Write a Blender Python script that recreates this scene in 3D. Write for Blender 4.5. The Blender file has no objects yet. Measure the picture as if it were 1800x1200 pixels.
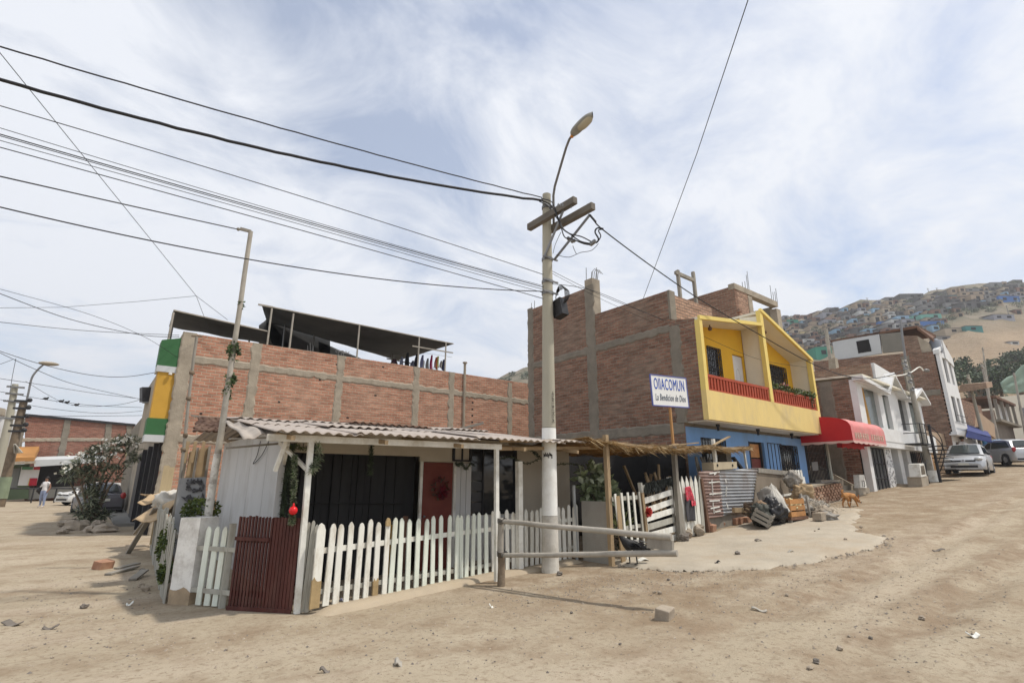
import bpy, bmesh, math, random
from math import sin, cos, tan, pi, radians, sqrt, exp, log, atan2
from mathutils import Vector, Matrix, noise
random.seed(11)
S = bpy.context.scene
COL = S.collection

# ------------------------------------------------------------------ camera
FPX, HEAD, EYE = 912.0, radians(38.3), 1.6          # lens in photo pixels, heading, eye height
PITCH = math.atan(248 / FPX)
cd = bpy.data.cameras.new('camera'); cam = bpy.data.objects.new('camera', cd); COL.objects.link(cam)
cam.location = (0, 0, EYE); cam.rotation_euler = (pi / 2 + PITCH, 0, -HEAD)
cd.sensor_width = 36; cd.lens = 36 * FPX / 1800; cd.clip_start = 0.05; cd.clip_end = 3000
S.camera = cam

# ------------------------------------------------------------------ sky, sun, exposure
SUN_H = Vector((0.72, -0.69)).normalized(); SUN_EL = radians(62)
w = bpy.data.worlds.new('World'); S.world = w; w.use_nodes = True
nt = w.node_tree; nt.nodes.clear()
def N(t, **k):
    n = nt.nodes.new(t)
    for a, b in k.items(): setattr(n, a, b)
    return n
L = nt.links.new
sky = N('ShaderNodeTexSky', sky_type='NISHITA', sun_disc=False, sun_elevation=SUN_EL,
        sun_rotation=atan2(SUN_H.x, SUN_H.y), air_density=1.0, dust_density=1.2, ozone_density=1.0)
tc = N('ShaderNodeTexCoord'); sep = N('ShaderNodeSeparateXYZ'); L(tc.outputs['Generated'], sep.inputs[0])
den = N('ShaderNodeMath', operation='ADD'); L(sep.outputs[2], den.inputs[0]); den.inputs[1].default_value = 0.30
dmx = N('ShaderNodeMath', operation='MAXIMUM'); L(den.outputs[0], dmx.inputs[0]); dmx.inputs[1].default_value = 0.05
dx = N('ShaderNodeMath', operation='DIVIDE'); L(sep.outputs[0], dx.inputs[0]); L(dmx.outputs[0], dx.inputs[1])
dy = N('ShaderNodeMath', operation='DIVIDE'); L(sep.outputs[1], dy.inputs[0]); L(dmx.outputs[0], dy.inputs[1])
cmb = N('ShaderNodeCombineXYZ'); L(dx.outputs[0], cmb.inputs[0]); L(dy.outputs[0], cmb.inputs[1])
mp = N('ShaderNodeMapping'); L(cmb.outputs[0], mp.inputs[0])
mp.inputs['Rotation'].default_value = (0, 0, radians(35)); mp.inputs['Scale'].default_value = (1.0, 1.35, 1); mp.inputs['Location'].default_value = (7.9, 4.1, 0)
n1 = N('ShaderNodeTexNoise'); L(mp.outputs[0], n1.inputs['Vector'])
n1.inputs['Scale'].default_value = 2.2; n1.inputs['Detail'].default_value = 9; n1.inputs['Roughness'].default_value = 0.62; n1.inputs['Distortion'].default_value = 0.6
n2 = N('ShaderNodeTexNoise'); L(mp.outputs[0], n2.inputs['Vector'])
n2.inputs['Scale'].default_value = 0.7; n2.inputs['Detail'].default_value = 3
mixn = N('ShaderNodeMath', operation='MULTIPLY_ADD'); L(n2.outputs['Fac'], mixn.inputs[0]); mixn.inputs[1].default_value = 0.6
h1 = N('ShaderNodeMath', operation='MULTIPLY'); L(n1.outputs['Fac'], h1.inputs[0]); h1.inputs[1].default_value = 0.6; L(h1.outputs[0], mixn.inputs[2])
rmp = N('ShaderNodeValToRGB'); L(mixn.outputs[0], rmp.inputs[0])
rmp.color_ramp.elements[0].position = 0.44; rmp.color_ramp.elements[0].color = (0.30, 0.30, 0.30, 1)
rmp.color_ramp.elements[1].position = 0.61; rmp.color_ramp.elements[1].color = (1.0, 1.0, 1.0, 1)
mixc = N('ShaderNodeMix', data_type='RGBA'); L(rmp.outputs[0], mixc.inputs[0])
L(sky.outputs[0], mixc.inputs[6]); mixc.inputs[7].default_value = (5.45, 5.65, 6.05, 1)
bg = N('ShaderNodeBackground'); L(mixc.outputs[2], bg.inputs[0]); bg.inputs[1].default_value = 0.15
out = N('ShaderNodeOutputWorld'); L(bg.outputs[0], out.inputs[0])
sl = bpy.data.lights.new('sun', 'SUN'); so = bpy.data.objects.new('sun', sl); COL.objects.link(so)
sl.energy = 3.4; sl.angle = radians(2.0); sl.color = (1.0, 0.93, 0.83)
sd = Vector((SUN_H.x * cos(SUN_EL), SUN_H.y * cos(SUN_EL), sin(SUN_EL)))
so.rotation_euler = sd.to_track_quat('Z', 'Y').to_euler(); so.location = (0, 0, 60)
S.view_settings.view_transform = 'Standard'; S.view_settings.look = 'None'
S.view_settings.exposure = 0.12; S.view_settings.gamma = 1.0

# ------------------------------------------------------------------ survey: pixel of the photo -> point on a real plane
FW = Vector((sin(HEAD) * cos(PITCH), cos(HEAD) * cos(PITCH), sin(PITCH)))
RT = Vector((cos(HEAD), -sin(HEAD), 0)); UP = RT.cross(FW)
CAM = Vector((0, 0, EYE))
def ray(px, py): return RT * ((px - 900) / FPX) - UP * ((py - 600) / FPX) + FW
def onx(px, py, x): d = ray(px, py); return CAM + d * (x / d.x)
def ony(px, py, y): d = ray(px, py); return CAM + d * (y / d.y)
def onz(px, py, z): d = ray(px, py); return CAM + d * ((z - EYE) / d.z)
def sp(s): return s if s > 30 else log(1 + exp(s)) if s > -30 else 0.0
def gz(x, y):
    z = 0.07 * (1.2 * sp((x - 7.0) / 1.2) - 4 * sp((x - 75) / 4))
    z += 0.007 * (3 * sp((y - 14) / 3) - 3 * sp((y - 80) / 3))
    return z
def ong(px, py, f=gz, tmax=500, st=0.02):
    d = ray(px, py); t = 0.5
    while t < tmax:
        p = CAM + d * t
        if p.z < f(p.x, p.y): return p
        t += st * (1 + t * 0.02)
    return CAM + d * t
def on_line(px, py, a, b):
    """point where the ray meets the vertical plane through ground points a, b"""
    a = Vector(a[:2]).to_3d(); b = Vector(b[:2]).to_3d()
    n = Vector((-(b - a).y, (b - a).x, 0)); d = ray(px, py)
    return CAM + d * (n.dot(a - CAM.xy.to_3d()) / n.dot(d))

# ------------------------------------------------------------------ materials
def newmat(name):
    m = bpy.data.materials.new(name); m.use_nodes = True
    return m, m.node_tree, m.node_tree.nodes['Principled BSDF']
def M(name, col, rough=0.85, var=0.18, scale=3.0, bump=0.15, bscale=30.0, dirt=None, damt=0.5, dscale=1.5, metal=0.0, stretch=(1, 1, 1), spec=0.3):
    m, t, b = newmat(name); n = t.nodes; l = t.links.new
    co = n.new('ShaderNodeTexCoord'); ma = n.new('ShaderNodeMapping'); l(co.outputs['Object'], ma.inputs[0]); ma.inputs['Scale'].default_value = stretch
    a = n.new('ShaderNodeTexNoise'); l(ma.outputs[0], a.inputs['Vector']); a.inputs['Scale'].default_value = scale; a.inputs['Detail'].default_value = 6; a.inputs['Roughness'].default_value = 0.65
    r = n.new('ShaderNodeValToRGB'); l(a.outputs['Fac'], r.inputs[0])
    r.color_ramp.elements[0].position = 0.3; r.color_ramp.elements[1].position = 0.7
    r.color_ramp.elements[0].color = tuple(c * (1 - var) for c in col) + (1,)
    r.color_ramp.elements[1].color = tuple(min(1, c * (1 + var)) for c in col) + (1,)
    res = r.outputs[0]
    if dirt:
        d = n.new('ShaderNodeTexNoise'); l(ma.outputs[0], d.inputs['Vector']); d.inputs['Scale'].default_value = dscale; d.inputs['Detail'].default_value = 9; d.inputs['Roughness'].default_value = 0.7
        q = n.new('ShaderNodeMapRange'); l(d.outputs['Fac'], q.inputs[0]); q.inputs[1].default_value = 0.48; q.inputs[2].default_value = 0.68; q.inputs[4].default_value = damt
        x = n.new('ShaderNodeMix'); x.data_type = 'RGBA'; l(q.outputs[0], x.inputs[0]); l(res, x.inputs[6]); x.inputs[7].default_value = tuple(dirt) + (1,)
        res = x.outputs[2]
    l(res, b.inputs['Base Color']); b.inputs['Roughness'].default_value = rough; b.inputs['Metallic'].default_value = metal
    b.inputs['Specular IOR Level'].default_value = spec
    if bump:
        e = n.new('ShaderNodeTexNoise'); l(ma.outputs[0], e.inputs['Vector']); e.inputs['Scale'].default_value = bscale; e.inputs['Detail'].default_value = 5
        u = n.new('ShaderNodeBump'); l(e.outputs['Fac'], u.inputs['Height']); u.inputs['Strength'].default_value = bump; u.inputs['Distance'].default_value = 0.02
        l(u.outputs[0], b.inputs['Normal'])
    return m
def brick(name, c1, c2, mortar, axis, bw=0.27, bh=0.105, msize=0.016, stain=(0.2, 0.17, 0.14), samt=0.5, bump=0.9):
    """courses run along x (axis 'x') or along y (axis 'y'); heights along z"""
    m, t, b = newmat(name); n = t.nodes; l = t.links.new
    co = n.new('ShaderNodeTexCoord'); s = n.new('ShaderNodeSeparateXYZ'); l(co.outputs['Object'], s.inputs[0])
    # wavy hand-laid courses
    wv = n.new('ShaderNodeTexNoise'); l(co.outputs['Object'], wv.inputs['Vector']); wv.inputs['Scale'].default_value = 2.2; wv.inputs['Detail'].default_value = 4
    wz = n.new('ShaderNodeMath'); wz.operation = 'MULTIPLY_ADD'; l(wv.outputs['Fac'], wz.inputs[0]); wz.inputs[1].default_value = 0.07; l(s.outputs[2], wz.inputs[2])
    c = n.new('ShaderNodeCombineXYZ'); l(s.outputs[0 if axis == 'x' else 1], c.inputs[0]); l(wz.outputs[0], c.inputs[1])
    k = n.new('ShaderNodeTexBrick'); l(c.outputs[0], k.inputs['Vector'])
    k.inputs['Color1'].default_value = c1 + (1,); k.inputs['Color2'].default_value = c2 + (1,); k.inputs['Mortar'].default_value = mortar + (1,)
    k.inputs['Scale'].default_value = 1; k.inputs['Mortar Size'].default_value = msize; k.inputs['Mortar Smooth'].default_value = 0.3
    k.inputs['Brick Width'].default_value = bw; k.inputs['Row Height'].default_value = bh; k.inputs['Bias'].default_value = -0.1
    d = n.new('ShaderNodeTexNoise'); l(co.outputs['Object'], d.inputs['Vector']); d.inputs['Scale'].default_value = 0.55; d.inputs['Detail'].default_value = 8; d.inputs['Roughness'].default_value = 0.68
    q = n.new('ShaderNodeMapRange'); l(d.outputs['Fac'], q.inputs[0]); q.inputs[1].default_value = 0.45; q.inputs[2].default_value = 0.72; q.inputs[4].default_value = samt
    x = n.new('ShaderNodeMix'); x.data_type = 'RGBA'; l(q.outputs[0], x.inputs[0]); l(k.outputs['Color'], x.inputs[6]); x.inputs[7].default_value = stain + (1,)
    # blotches the size of single bricks, drawn out along the courses
    ms = n.new('ShaderNodeMapping'); l(co.outputs['Object'], ms.inputs[0]); ms.inputs['Scale'].default_value = (2.2, 2.2, 9)
    d2 = n.new('ShaderNodeTexNoise'); l(ms.outputs[0], d2.inputs['Vector']); d2.inputs['Scale'].default_value = 1.1; d2.inputs['Detail'].default_value = 3
    q2 = n.new('ShaderNodeMapRange'); l(d2.outputs['Fac'], q2.inputs[0]); q2.inputs[1].default_value = 0.3; q2.inputs[2].default_value = 0.7; q2.inputs[3].default_value = 0.72; q2.inputs[4].default_value = 1.3
    hv = n.new('ShaderNodeHueSaturation'); l(q2.outputs[0], hv.inputs['Value']); l(x.outputs[2], hv.inputs['Color'])
    l(hv.outputs[0], b.inputs['Base Color']); b.inputs['Roughness'].default_value = 0.95; b.inputs['Specular IOR Level'].default_value = 0.15
    e = n.new('ShaderNodeTexNoise'); l(co.outputs['Object'], e.inputs['Vector']); e.inputs['Scale'].default_value = 30; e.inputs['Detail'].default_value = 4
    g = n.new('ShaderNodeMath'); g.operation = 'MULTIPLY_ADD'; l(e.outputs['Fac'], g.inputs[0]); g.inputs[1].default_value = 0.5
    iv = n.new('ShaderNodeMath'); iv.operation = 'SUBTRACT'; iv.inputs[0].default_value = 1; l(k.outputs['Fac'], iv.inputs[1]); l(iv.outputs[0], g.inputs[2])
    u = n.new('ShaderNodeBump'); l(g.outputs[0], u.inputs['Height']); u.inputs['Strength'].default_value = bump; u.inputs['Distance'].default_value = 0.02
    l(u.outputs[0], b.inputs['Normal'])
    return m
def glassy(name, col, rough=0.08):
    m, t, b = newmat(name); b.inputs['Base Color'].default_value = col + (1,); b.inputs['Roughness'].default_value = rough; b.inputs['Specular IOR Level'].default_value = 0.6
    return m
def translucent(m, amt):
    t = m.node_tree; n = t.nodes; b = n['Principled BSDF']; o = n['Material Output']
    tr = n.new('ShaderNodeBsdfTranslucent'); src = b.inputs['Base Color'].links[0].from_socket; t.links.new(src, tr.inputs[0])
    x = n.new('ShaderNodeMixShader'); x.inputs[0].default_value = amt; t.links.new(b.outputs[0], x.inputs[1]); t.links.new(tr.outputs[0], x.inputs[2]); t.links.new(x.outputs[0], o.inputs[0])
    return m
def leafmat(name, c, var=0.45):
    m, t, b = newmat(name); n = t.nodes; l = t.links.new
    co = n.new('ShaderNodeTexCoord'); a = n.new('ShaderNodeTexWhiteNoise'); a.noise_dimensions = '3D'
    sn = n.new('ShaderNodeVectorMath'); sn.operation = 'SNAP'; l(co.outputs['Object'], sn.inputs[0]); sn.inputs[1].default_value = (0.12,) * 3
    l(sn.outputs[0], a.inputs['Vector'])
    r = n.new('ShaderNodeValToRGB'); l(a.outputs['Value'], r.inputs[0])
    r.color_ramp.elements[0].color = tuple(v * (1 - var) for v in c) + (1,); r.color_ramp.elements[1].color = tuple(v * (1 + var) for v in c) + (1,)
    l(r.outputs[0], b.inputs['Base Color']); b.inputs['Roughness'].default_value = 0.6; b.inputs['Specular IOR Level'].default_value = 0.35
    return m

# ------------------------------------------------------------------ mesh builder
class MB:
    def __init__(s): s.v = []; s.f = []; s.m = []; s.s = []
    def add(s, vs, fs, m=0, sm=False):
        o = len(s.v); s.v += [tuple(v) for v in vs]
        for f in fs: s.f.append([o + i for i in f]); s.m.append(m); s.s.append(sm)
        return s
    def box(s, x0, x1, y0, y1, z0, z1, m=0):
        return s.add([(x0, y0, z0), (x1, y0, z0), (x1, y1, z0), (x0, y1, z0), (x0, y0, z1), (x1, y0, z1), (x1, y1, z1), (x0, y1, z1)],
                     [(3, 2, 1, 0), (4, 5, 6, 7), (0, 1, 5, 4), (1, 2, 6, 5), (2, 3, 7, 6), (3, 0, 4, 7)], m)
    def beam(s, p, q, w, h, m=0, up=None, w2=None, h2=None):
        p = Vector(p); q = Vector(q); d = (q - p).normalized()
        up = Vector(up) if up else (Vector((0, 0, 1)) if abs(d.z) < 0.95 else Vector((0, 1, 0)))
        a = d.cross(up).normalized(); b = a.cross(d)
        w2 = w if w2 is None else w2; h2 = h if h2 is None else h2
        vs = [p + a * (i * w / 2) + b * (j * h / 2) for i, j in ((-1, -1), (1, -1), (1, 1), (-1, 1))] + \
             [q + a * (i * w2 / 2) + b * (j * h2 / 2) for i, j in ((-1, -1), (1, -1), (1, 1), (-1, 1))]
        return s.add(vs, [(0, 1, 2, 3), (7, 6, 5, 4), (4, 5, 1, 0), (5, 6, 2, 1), (6, 7, 3, 2), (7, 4, 0, 3)], m)
    def tube(s, pts, r, n=8, m=0, caps=True, sm=True):
        pts = [Vector(p) for p in pts]; R = r if isinstance(r, (list, tuple)) else [r] * len(pts)
        vs = []; fs = []; a = None
        for i, p in enumerate(pts):
            d = (pts[min(i + 1, len(pts) - 1)] - pts[max(i - 1, 0)]).normalized()
            if a is None:
                a = d.orthogonal().normalized()
            else:
                a = (a - d * a.dot(d)); a = a.normalized() if a.length > 1e-6 else d.orthogonal().normalized()
            b = d.cross(a)
            for k in range(n):
                t = 2 * pi * k / n; vs.append(p + (a * cos(t) + b * sin(t)) * R[i])
        for i in range(len(pts) - 1):
            for k in range(n):
                k2 = (k + 1) % n; fs.append((i * n + k, i * n + k2, (i + 1) * n + k2, (i + 1) * n + k))
        s.add(vs, fs, m, sm)
        if caps:
            s.add(vs[:n], [tuple(range(n))[::-1]], m); s.add(vs[-n:], [tuple(range(n))], m)
        return s
    def grid(s, fn, nu, nv, m=0, sm=True):
        vs = [fn(i / nu, j / nv) for i in range(nu + 1) for j in range(nv + 1)]
        fs = [(i * (nv + 1) + j, (i + 1) * (nv + 1) + j, (i + 1) * (nv + 1) + j + 1, i * (nv + 1) + j + 1) for i in range(nu) for j in range(nv)]
        return s.add(vs, fs, m, sm)
    def prism(s, pts, off, m=0):
        off = Vector(off); pts = [Vector(p) for p in pts]; n = len(pts)
        return s.add(pts + [p + off for p in pts], [tuple(range(n)), tuple(range(2 * n - 1, n - 1, -1))] + [((i + 1) % n, i, i + n, (i + 1) % n + n) for i in range(n)], m)
    def sph(s, c, r, nu=12, nv=8, m=0, jit=0.0, seed=0, sm=True):
        c = Vector(c); r = r if isinstance(r, (tuple, list)) else (r, r, r)
        def fn(u, v):
            t = 2 * pi * u; p = pi * v; d = Vector((sin(p) * cos(t), sin(p) * sin(t), cos(p)))
            k = 1 + jit * noise.noise(d * 1.7 + Vector((seed * 3.1, seed * 1.7, seed)))
            if jit: k += jit * 0.4 * noise.noise(d * 4.1 + Vector((seed, seed * 2.3, 5)))
            return c + Vector((d.x * r[0] * k, d.y * r[1] * k, d.z * r[2] * k))
        return s.grid(fn, nu, nv, m, sm)
    def leaf(s, p, d, ln, wd, m=0):
        d = Vector(d).normalized(); a = d.cross(Vector((random.gauss(0, 1), random.gauss(0, 1), random.gauss(0, 1)))).normalized() * (wd / 2)
        p = Vector(p); q = p + d * ln * 0.5
        return s.add([p, q + a, p + d * ln, q - a], [(0, 1, 2, 3)], m)
    def build(s, name, mats, parent=None, label=None, mirror=None):
        me = bpy.data.meshes.new(name); me.from_pydata(s.v, [], s.f)
        mats = mats if isinstance(mats, (list, tuple)) else [mats]
        for k in mats: me.materials.append(k)
        if len(mats) > 1: me.polygons.foreach_set('material_index', s.m)
        me.polygons.foreach_set('use_smooth', s.s); me.update()
        o = bpy.data.objects.new(name, me); COL.objects.link(o)
        if parent:
            base = parent.matrix_basis if parent.parent is None else parent.parent.matrix_basis @ parent.matrix_parent_inverse @ parent.matrix_basis
            o.parent = parent; o.matrix_parent_inverse = base.inverted()
        if label: o['label'] = label
        return o
def tag(o, label, cat=None, group=None, kind=None):
    if label: o['label'] = label
    if cat: o['category'] = cat
    if group: o['group'] = group
    if kind: o['kind'] = kind
    return o
def thing(name, label, cat, loc, group=None):
    o = bpy.data.objects.new(name, None); COL.objects.link(o); o.location = loc; o.empty_display_size = 0.3
    return tag(o, label, cat, group)
def solo(mb, name, mats, label, cat, group=None, kind=None):
    """a thing that is one mesh: its origin goes to the middle of its foot"""
    xs = [v[0] for v in mb.v]; ys = [v[1] for v in mb.v]; zs = [v[2] for v in mb.v]
    c = Vector(((min(xs) + max(xs)) / 2, (min(ys) + max(ys)) / 2, min(zs)))
    mb.v = [(v[0] - c.x, v[1] - c.y, v[2] - c.z) for v in mb.v]
    o = mb.build(name, mats); o.location = c
    return tag(o, label, cat, group, kind)
def text_mb(txt, size, mat4, ext=0.004, shear=0.0, sx=1.0, mb=None, bold=0.0):
    cu = bpy.data.curves.new('lettering', 'FONT'); cu.body = txt; cu.size = size; cu.extrude = ext; cu.shear = shear; cu.offset = bold; cu.align_x = 'CENTER'; cu.align_y = 'CENTER'; cu.resolution_u = 3; cu.space_character = 1.12
    o = bpy.data.objects.new('lettering', cu); COL.objects.link(o)
    dg = bpy.context.evaluated_depsgraph_get(); me = bpy.data.meshes.new_from_object(o.evaluated_get(dg))
    mb = mb or MB(); T = mat4 @ Matrix.Diagonal((sx, 1, 1, 1))
    mb.add([T @ v.co for v in me.vertices], [tuple(p.vertices) for p in me.polygons])
    bpy.data.objects.remove(o); bpy.data.curves.remove(cu); bpy.data.meshes.remove(me)
    return mb
def frame(o, xdir, zdir=(0, 0, 1)):
    """4x4 whose local x runs along xdir, local y along zdir"""
    x = Vector(xdir).normalized(); y = Vector(zdir); y = (y - x * y.dot(x)).normalized(); z = x.cross(y)
    return Matrix((( x.x, y.x, z.x, o[0]), (x.y, y.y, z.y, o[1]), (x.z, y.z, z.z, o[2]), (0, 0, 0, 1)))
def skin_figure(name, pts, edges, root=0, sub=2):
    """one continuous body grown round a skeleton; pts = [(x,y,z,r[,r2])]"""
    me = bpy.data.meshes.new(name); me.from_pydata([p[:3] for p in pts], edges, [])
    o = bpy.data.objects.new(name, me); COL.objects.link(o)
    o.modifiers.new('skin', 'SKIN'); o.modifiers.new('sub', 'SUBSURF').levels = sub
    for i, p in enumerate(pts):
        sv = me.skin_vertices[0].data[i]; sv.radius = (p[3], p[4] if len(p) > 4 else p[3]); sv.use_root = (i == root)
    dg = bpy.context.evaluated_depsgraph_get(); m2 = bpy.data.meshes.new_from_object(o.evaluated_get(dg))
    mb = MB(); mb.add([v.co for v in m2.vertices], [tuple(p.vertices) for p in m2.polygons], 0, True)
    bpy.data.objects.remove(o); bpy.data.meshes.remove(me); bpy.data.meshes.remove(m2)
    return mb
def paint(mb, fn):
    for i, f in enumerate(mb.f):
        c = Vector((0, 0, 0))
        for k in f: c += Vector(mb.v[k])
        mb.m[i] = fn(c / len(f))
    return mb
def xf(mb, mat):
    mb.v = [tuple(mat @ Vector(v)) for v in mb.v]; return mb
def copy_thing(root, offset):
    r = root.copy(); COL.objects.link(r); r.location = root.location + Vector(offset)
    for ch in root.children:
        c = ch.copy(); COL.objects.link(c); c.parent = r
        for g in ch.children:
            d = g.copy(); COL.objects.link(d); d.parent = c
    return r

# ------------------------------------------------------------------ shared materials
DUST = (0.36, 0.29, 0.205)
m_white = M('white_paint', (0.74, 0.74, 0.69), 0.75, 0.12, 4, 0.1, 40, dirt=(0.36, 0.31, 0.22), damt=0.65, dscale=2.2)
m_whiteb = M('white_board', (0.62, 0.62, 0.61), 0.75, 0.06, 1.2, 0.05, 20, dirt=(0.3, 0.27, 0.22), damt=0.5, dscale=0.9, stretch=(1, 1, 0.35))
m_facade = M('white_facade', (0.68, 0.69, 0.69), 0.8, 0.06, 1.5, 0.08, 40, dirt=(0.5, 0.48, 0.44), damt=0.4, dscale=0.8)
m_cream = M('cream_plaster', (0.74, 0.70, 0.58), 0.85, 0.06, 1.2, 0.05)
m_beige = M('beige_board', (0.52, 0.47, 0.385), 0.85, 0.08, 1.5, 0.05)
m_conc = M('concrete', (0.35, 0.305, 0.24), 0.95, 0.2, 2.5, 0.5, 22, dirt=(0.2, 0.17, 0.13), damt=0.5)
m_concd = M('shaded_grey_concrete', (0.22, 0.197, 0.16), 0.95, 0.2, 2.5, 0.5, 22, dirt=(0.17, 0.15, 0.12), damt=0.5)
m_concp = M('pole_concrete', (0.38, 0.36, 0.29), 0.9, 0.1, 3, 0.2, 40, dirt=(0.27, 0.25, 0.2), damt=0.5, stretch=(1, 1, 0.3))
m_wood = M('raw_wood', (0.34, 0.25, 0.15), 0.85, 0.25, 5, 0.2, 30, stretch=(1, 1, 0.25))
m_greyw = M('grey_weathered_wood', (0.27, 0.25, 0.215), 0.9, 0.22, 4, 0.3, 30, dirt=(0.14, 0.12, 0.1), damt=0.5, stretch=(1, 1, 0.3))
m_dustw = M('dusty_grey_rail', (0.36, 0.335, 0.29), 0.9, 0.18, 4, 0.3, 30, dirt=(0.2, 0.18, 0.15), damt=0.5)
m_tan = M('tan_plywood', (0.36, 0.26, 0.15), 0.85, 0.15, 3, 0.1, dirt=(0.22, 0.17, 0.11), damt=0.4)
m_black = M('black_cable', (0.02, 0.02, 0.022), 0.6, 0.1, 3, 0)
m_steel = M('dull_steel', (0.22, 0.22, 0.22), 0.5, 0.15, 4, 0.05, metal=0.6)
m_iron = M('black_iron', (0.025, 0.025, 0.028), 0.55, 0.2, 4, 0)
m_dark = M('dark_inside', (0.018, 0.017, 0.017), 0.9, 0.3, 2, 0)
m_glass = glassy('dark_glass', (0.02, 0.022, 0.025))
m_rust = M('rusty_sheet', (0.16, 0.09, 0.06), 0.9, 0.35, 3, 0.3, 20, dirt=(0.08, 0.05, 0.04), damt=0.6)
m_red = M('red_paint', (0.5, 0.05, 0.04), 0.6, 0.12, 3, 0.05)
m_leaf = leafmat('mid_green_leaves', (0.06, 0.095, 0.035))
m_leafd = leafmat('dark_green_leaves', (0.055, 0.075, 0.04))
m_leafg = leafmat('grey_green_leaves', (0.2, 0.22, 0.145))
m_moss = leafmat('yellow_green_leaves', (0.09, 0.12, 0.02))
m_flower = M('white_petals', (0.8, 0.79, 0.72), 0.7, 0.05, 5, 0)
m_bark = M('bark', (0.17, 0.13, 0.09), 0.95, 0.3, 5, 0.5, 20)
m_stone = M('dusty_stone', (0.33, 0.28, 0.22), 0.95, 0.3, 3, 0.6, 12)
m_stoned = M('dark_stone', (0.17, 0.15, 0.13), 0.95, 0.3, 3, 0.6, 12)
m_brickp = M('loose_brick', (0.36, 0.2, 0.13), 0.95, 0.3, 4, 0.5, 15, dirt=(0.34, 0.28, 0.21), damt=0.6)
m_blackp = M('black_plastic', (0.02, 0.02, 0.022), 0.4, 0.2, 4, 0.2, 12)
m_cloth = M('grey_cloth', (0.3, 0.28, 0.25), 0.95, 0.2, 5, 0.4, 10)
m_sack = M('white_sack', (0.50, 0.48, 0.43), 0.85, 0.12, 4, 0.3, 20)
m_card = M('cardboard', (0.42, 0.31, 0.19), 0.9, 0.1, 3, 0.05)
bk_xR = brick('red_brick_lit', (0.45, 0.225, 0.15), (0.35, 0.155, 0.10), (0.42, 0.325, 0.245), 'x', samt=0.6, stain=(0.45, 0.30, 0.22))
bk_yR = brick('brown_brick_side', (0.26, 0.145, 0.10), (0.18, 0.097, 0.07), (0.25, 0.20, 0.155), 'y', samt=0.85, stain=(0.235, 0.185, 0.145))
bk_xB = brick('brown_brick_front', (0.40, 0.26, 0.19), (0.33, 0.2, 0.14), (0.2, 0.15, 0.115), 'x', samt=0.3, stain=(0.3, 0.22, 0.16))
# ================================================================== GROUND
def lines(a, b, fine, lo, hi, grow=1.18):
    v = [a]; s = fine
    x = a
    while x < b: x += fine; v.append(x)
    s = fine; x = v[-1]
    while x < hi: s *= grow; x += s; v.append(x)
    s = fine; x = a; pre = []
    while x > lo: s *= grow; x -= s; pre.append(x)
    return pre[::-1] + v
def micro(x, y):
    d = min(1.0, max(0.0, (7.0 - y) / 1.2)) if x > 1.2 else min(1.0, max(0.0, (1.0 - x) / 0.6))
    z = 0.02 * noise.noise(Vector((x * 0.9, y * 0.9, 0))) + 0.012 * noise.noise(Vector((x * 2.7, y * 2.7, 3))) + 0.012 * noise.noise(Vector((x * 5.2, y * 5.2, 7))) - 0.012 * abs(noise.noise(Vector((x * 3.4, y * 3.4, 11))))
    # wheel ruts along the side street
    for yc, wd, dp in ((2.1, 0.22, 0.06), (3.35, 0.2, 0.05), (0.6, 0.25, 0.05)):
        q = (y - yc - 0.12 * sin(x * 0.35) - 0.1 * noise.noise(Vector((x * 0.5, yc, 0)))) / wd
        f = min(1, max(0, (x - 4) / 4))
        z += f * dp * (-exp(-q * q) + 0.7 * exp(-(abs(q) - 1.7) ** 2 * 3)) * (0.7 + 0.6 * noise.noise(Vector((x * 1.5, yc * 3, 1))))
    return z * d
xs = lines(-3.0, 16.0, 0.11, -700, 900); ys = lines(0.0, 9.5, 0.11, -120, 900)
gm = MB(); nx, ny = len(xs), len(ys)
gm.v = [(x, y, gz(x, y) + (micro(x, y) if abs(x) < 60 and abs(y) < 60 else 0)) for x in xs for y in ys]
gm.f = [(i * ny + j, (i + 1) * ny + j, (i + 1) * ny + j + 1, i * ny + j + 1) for i in range(nx - 1) for j in range(ny - 1)]
gm.m = [0] * len(gm.f); gm.s = [True] * len(gm.f)
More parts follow.
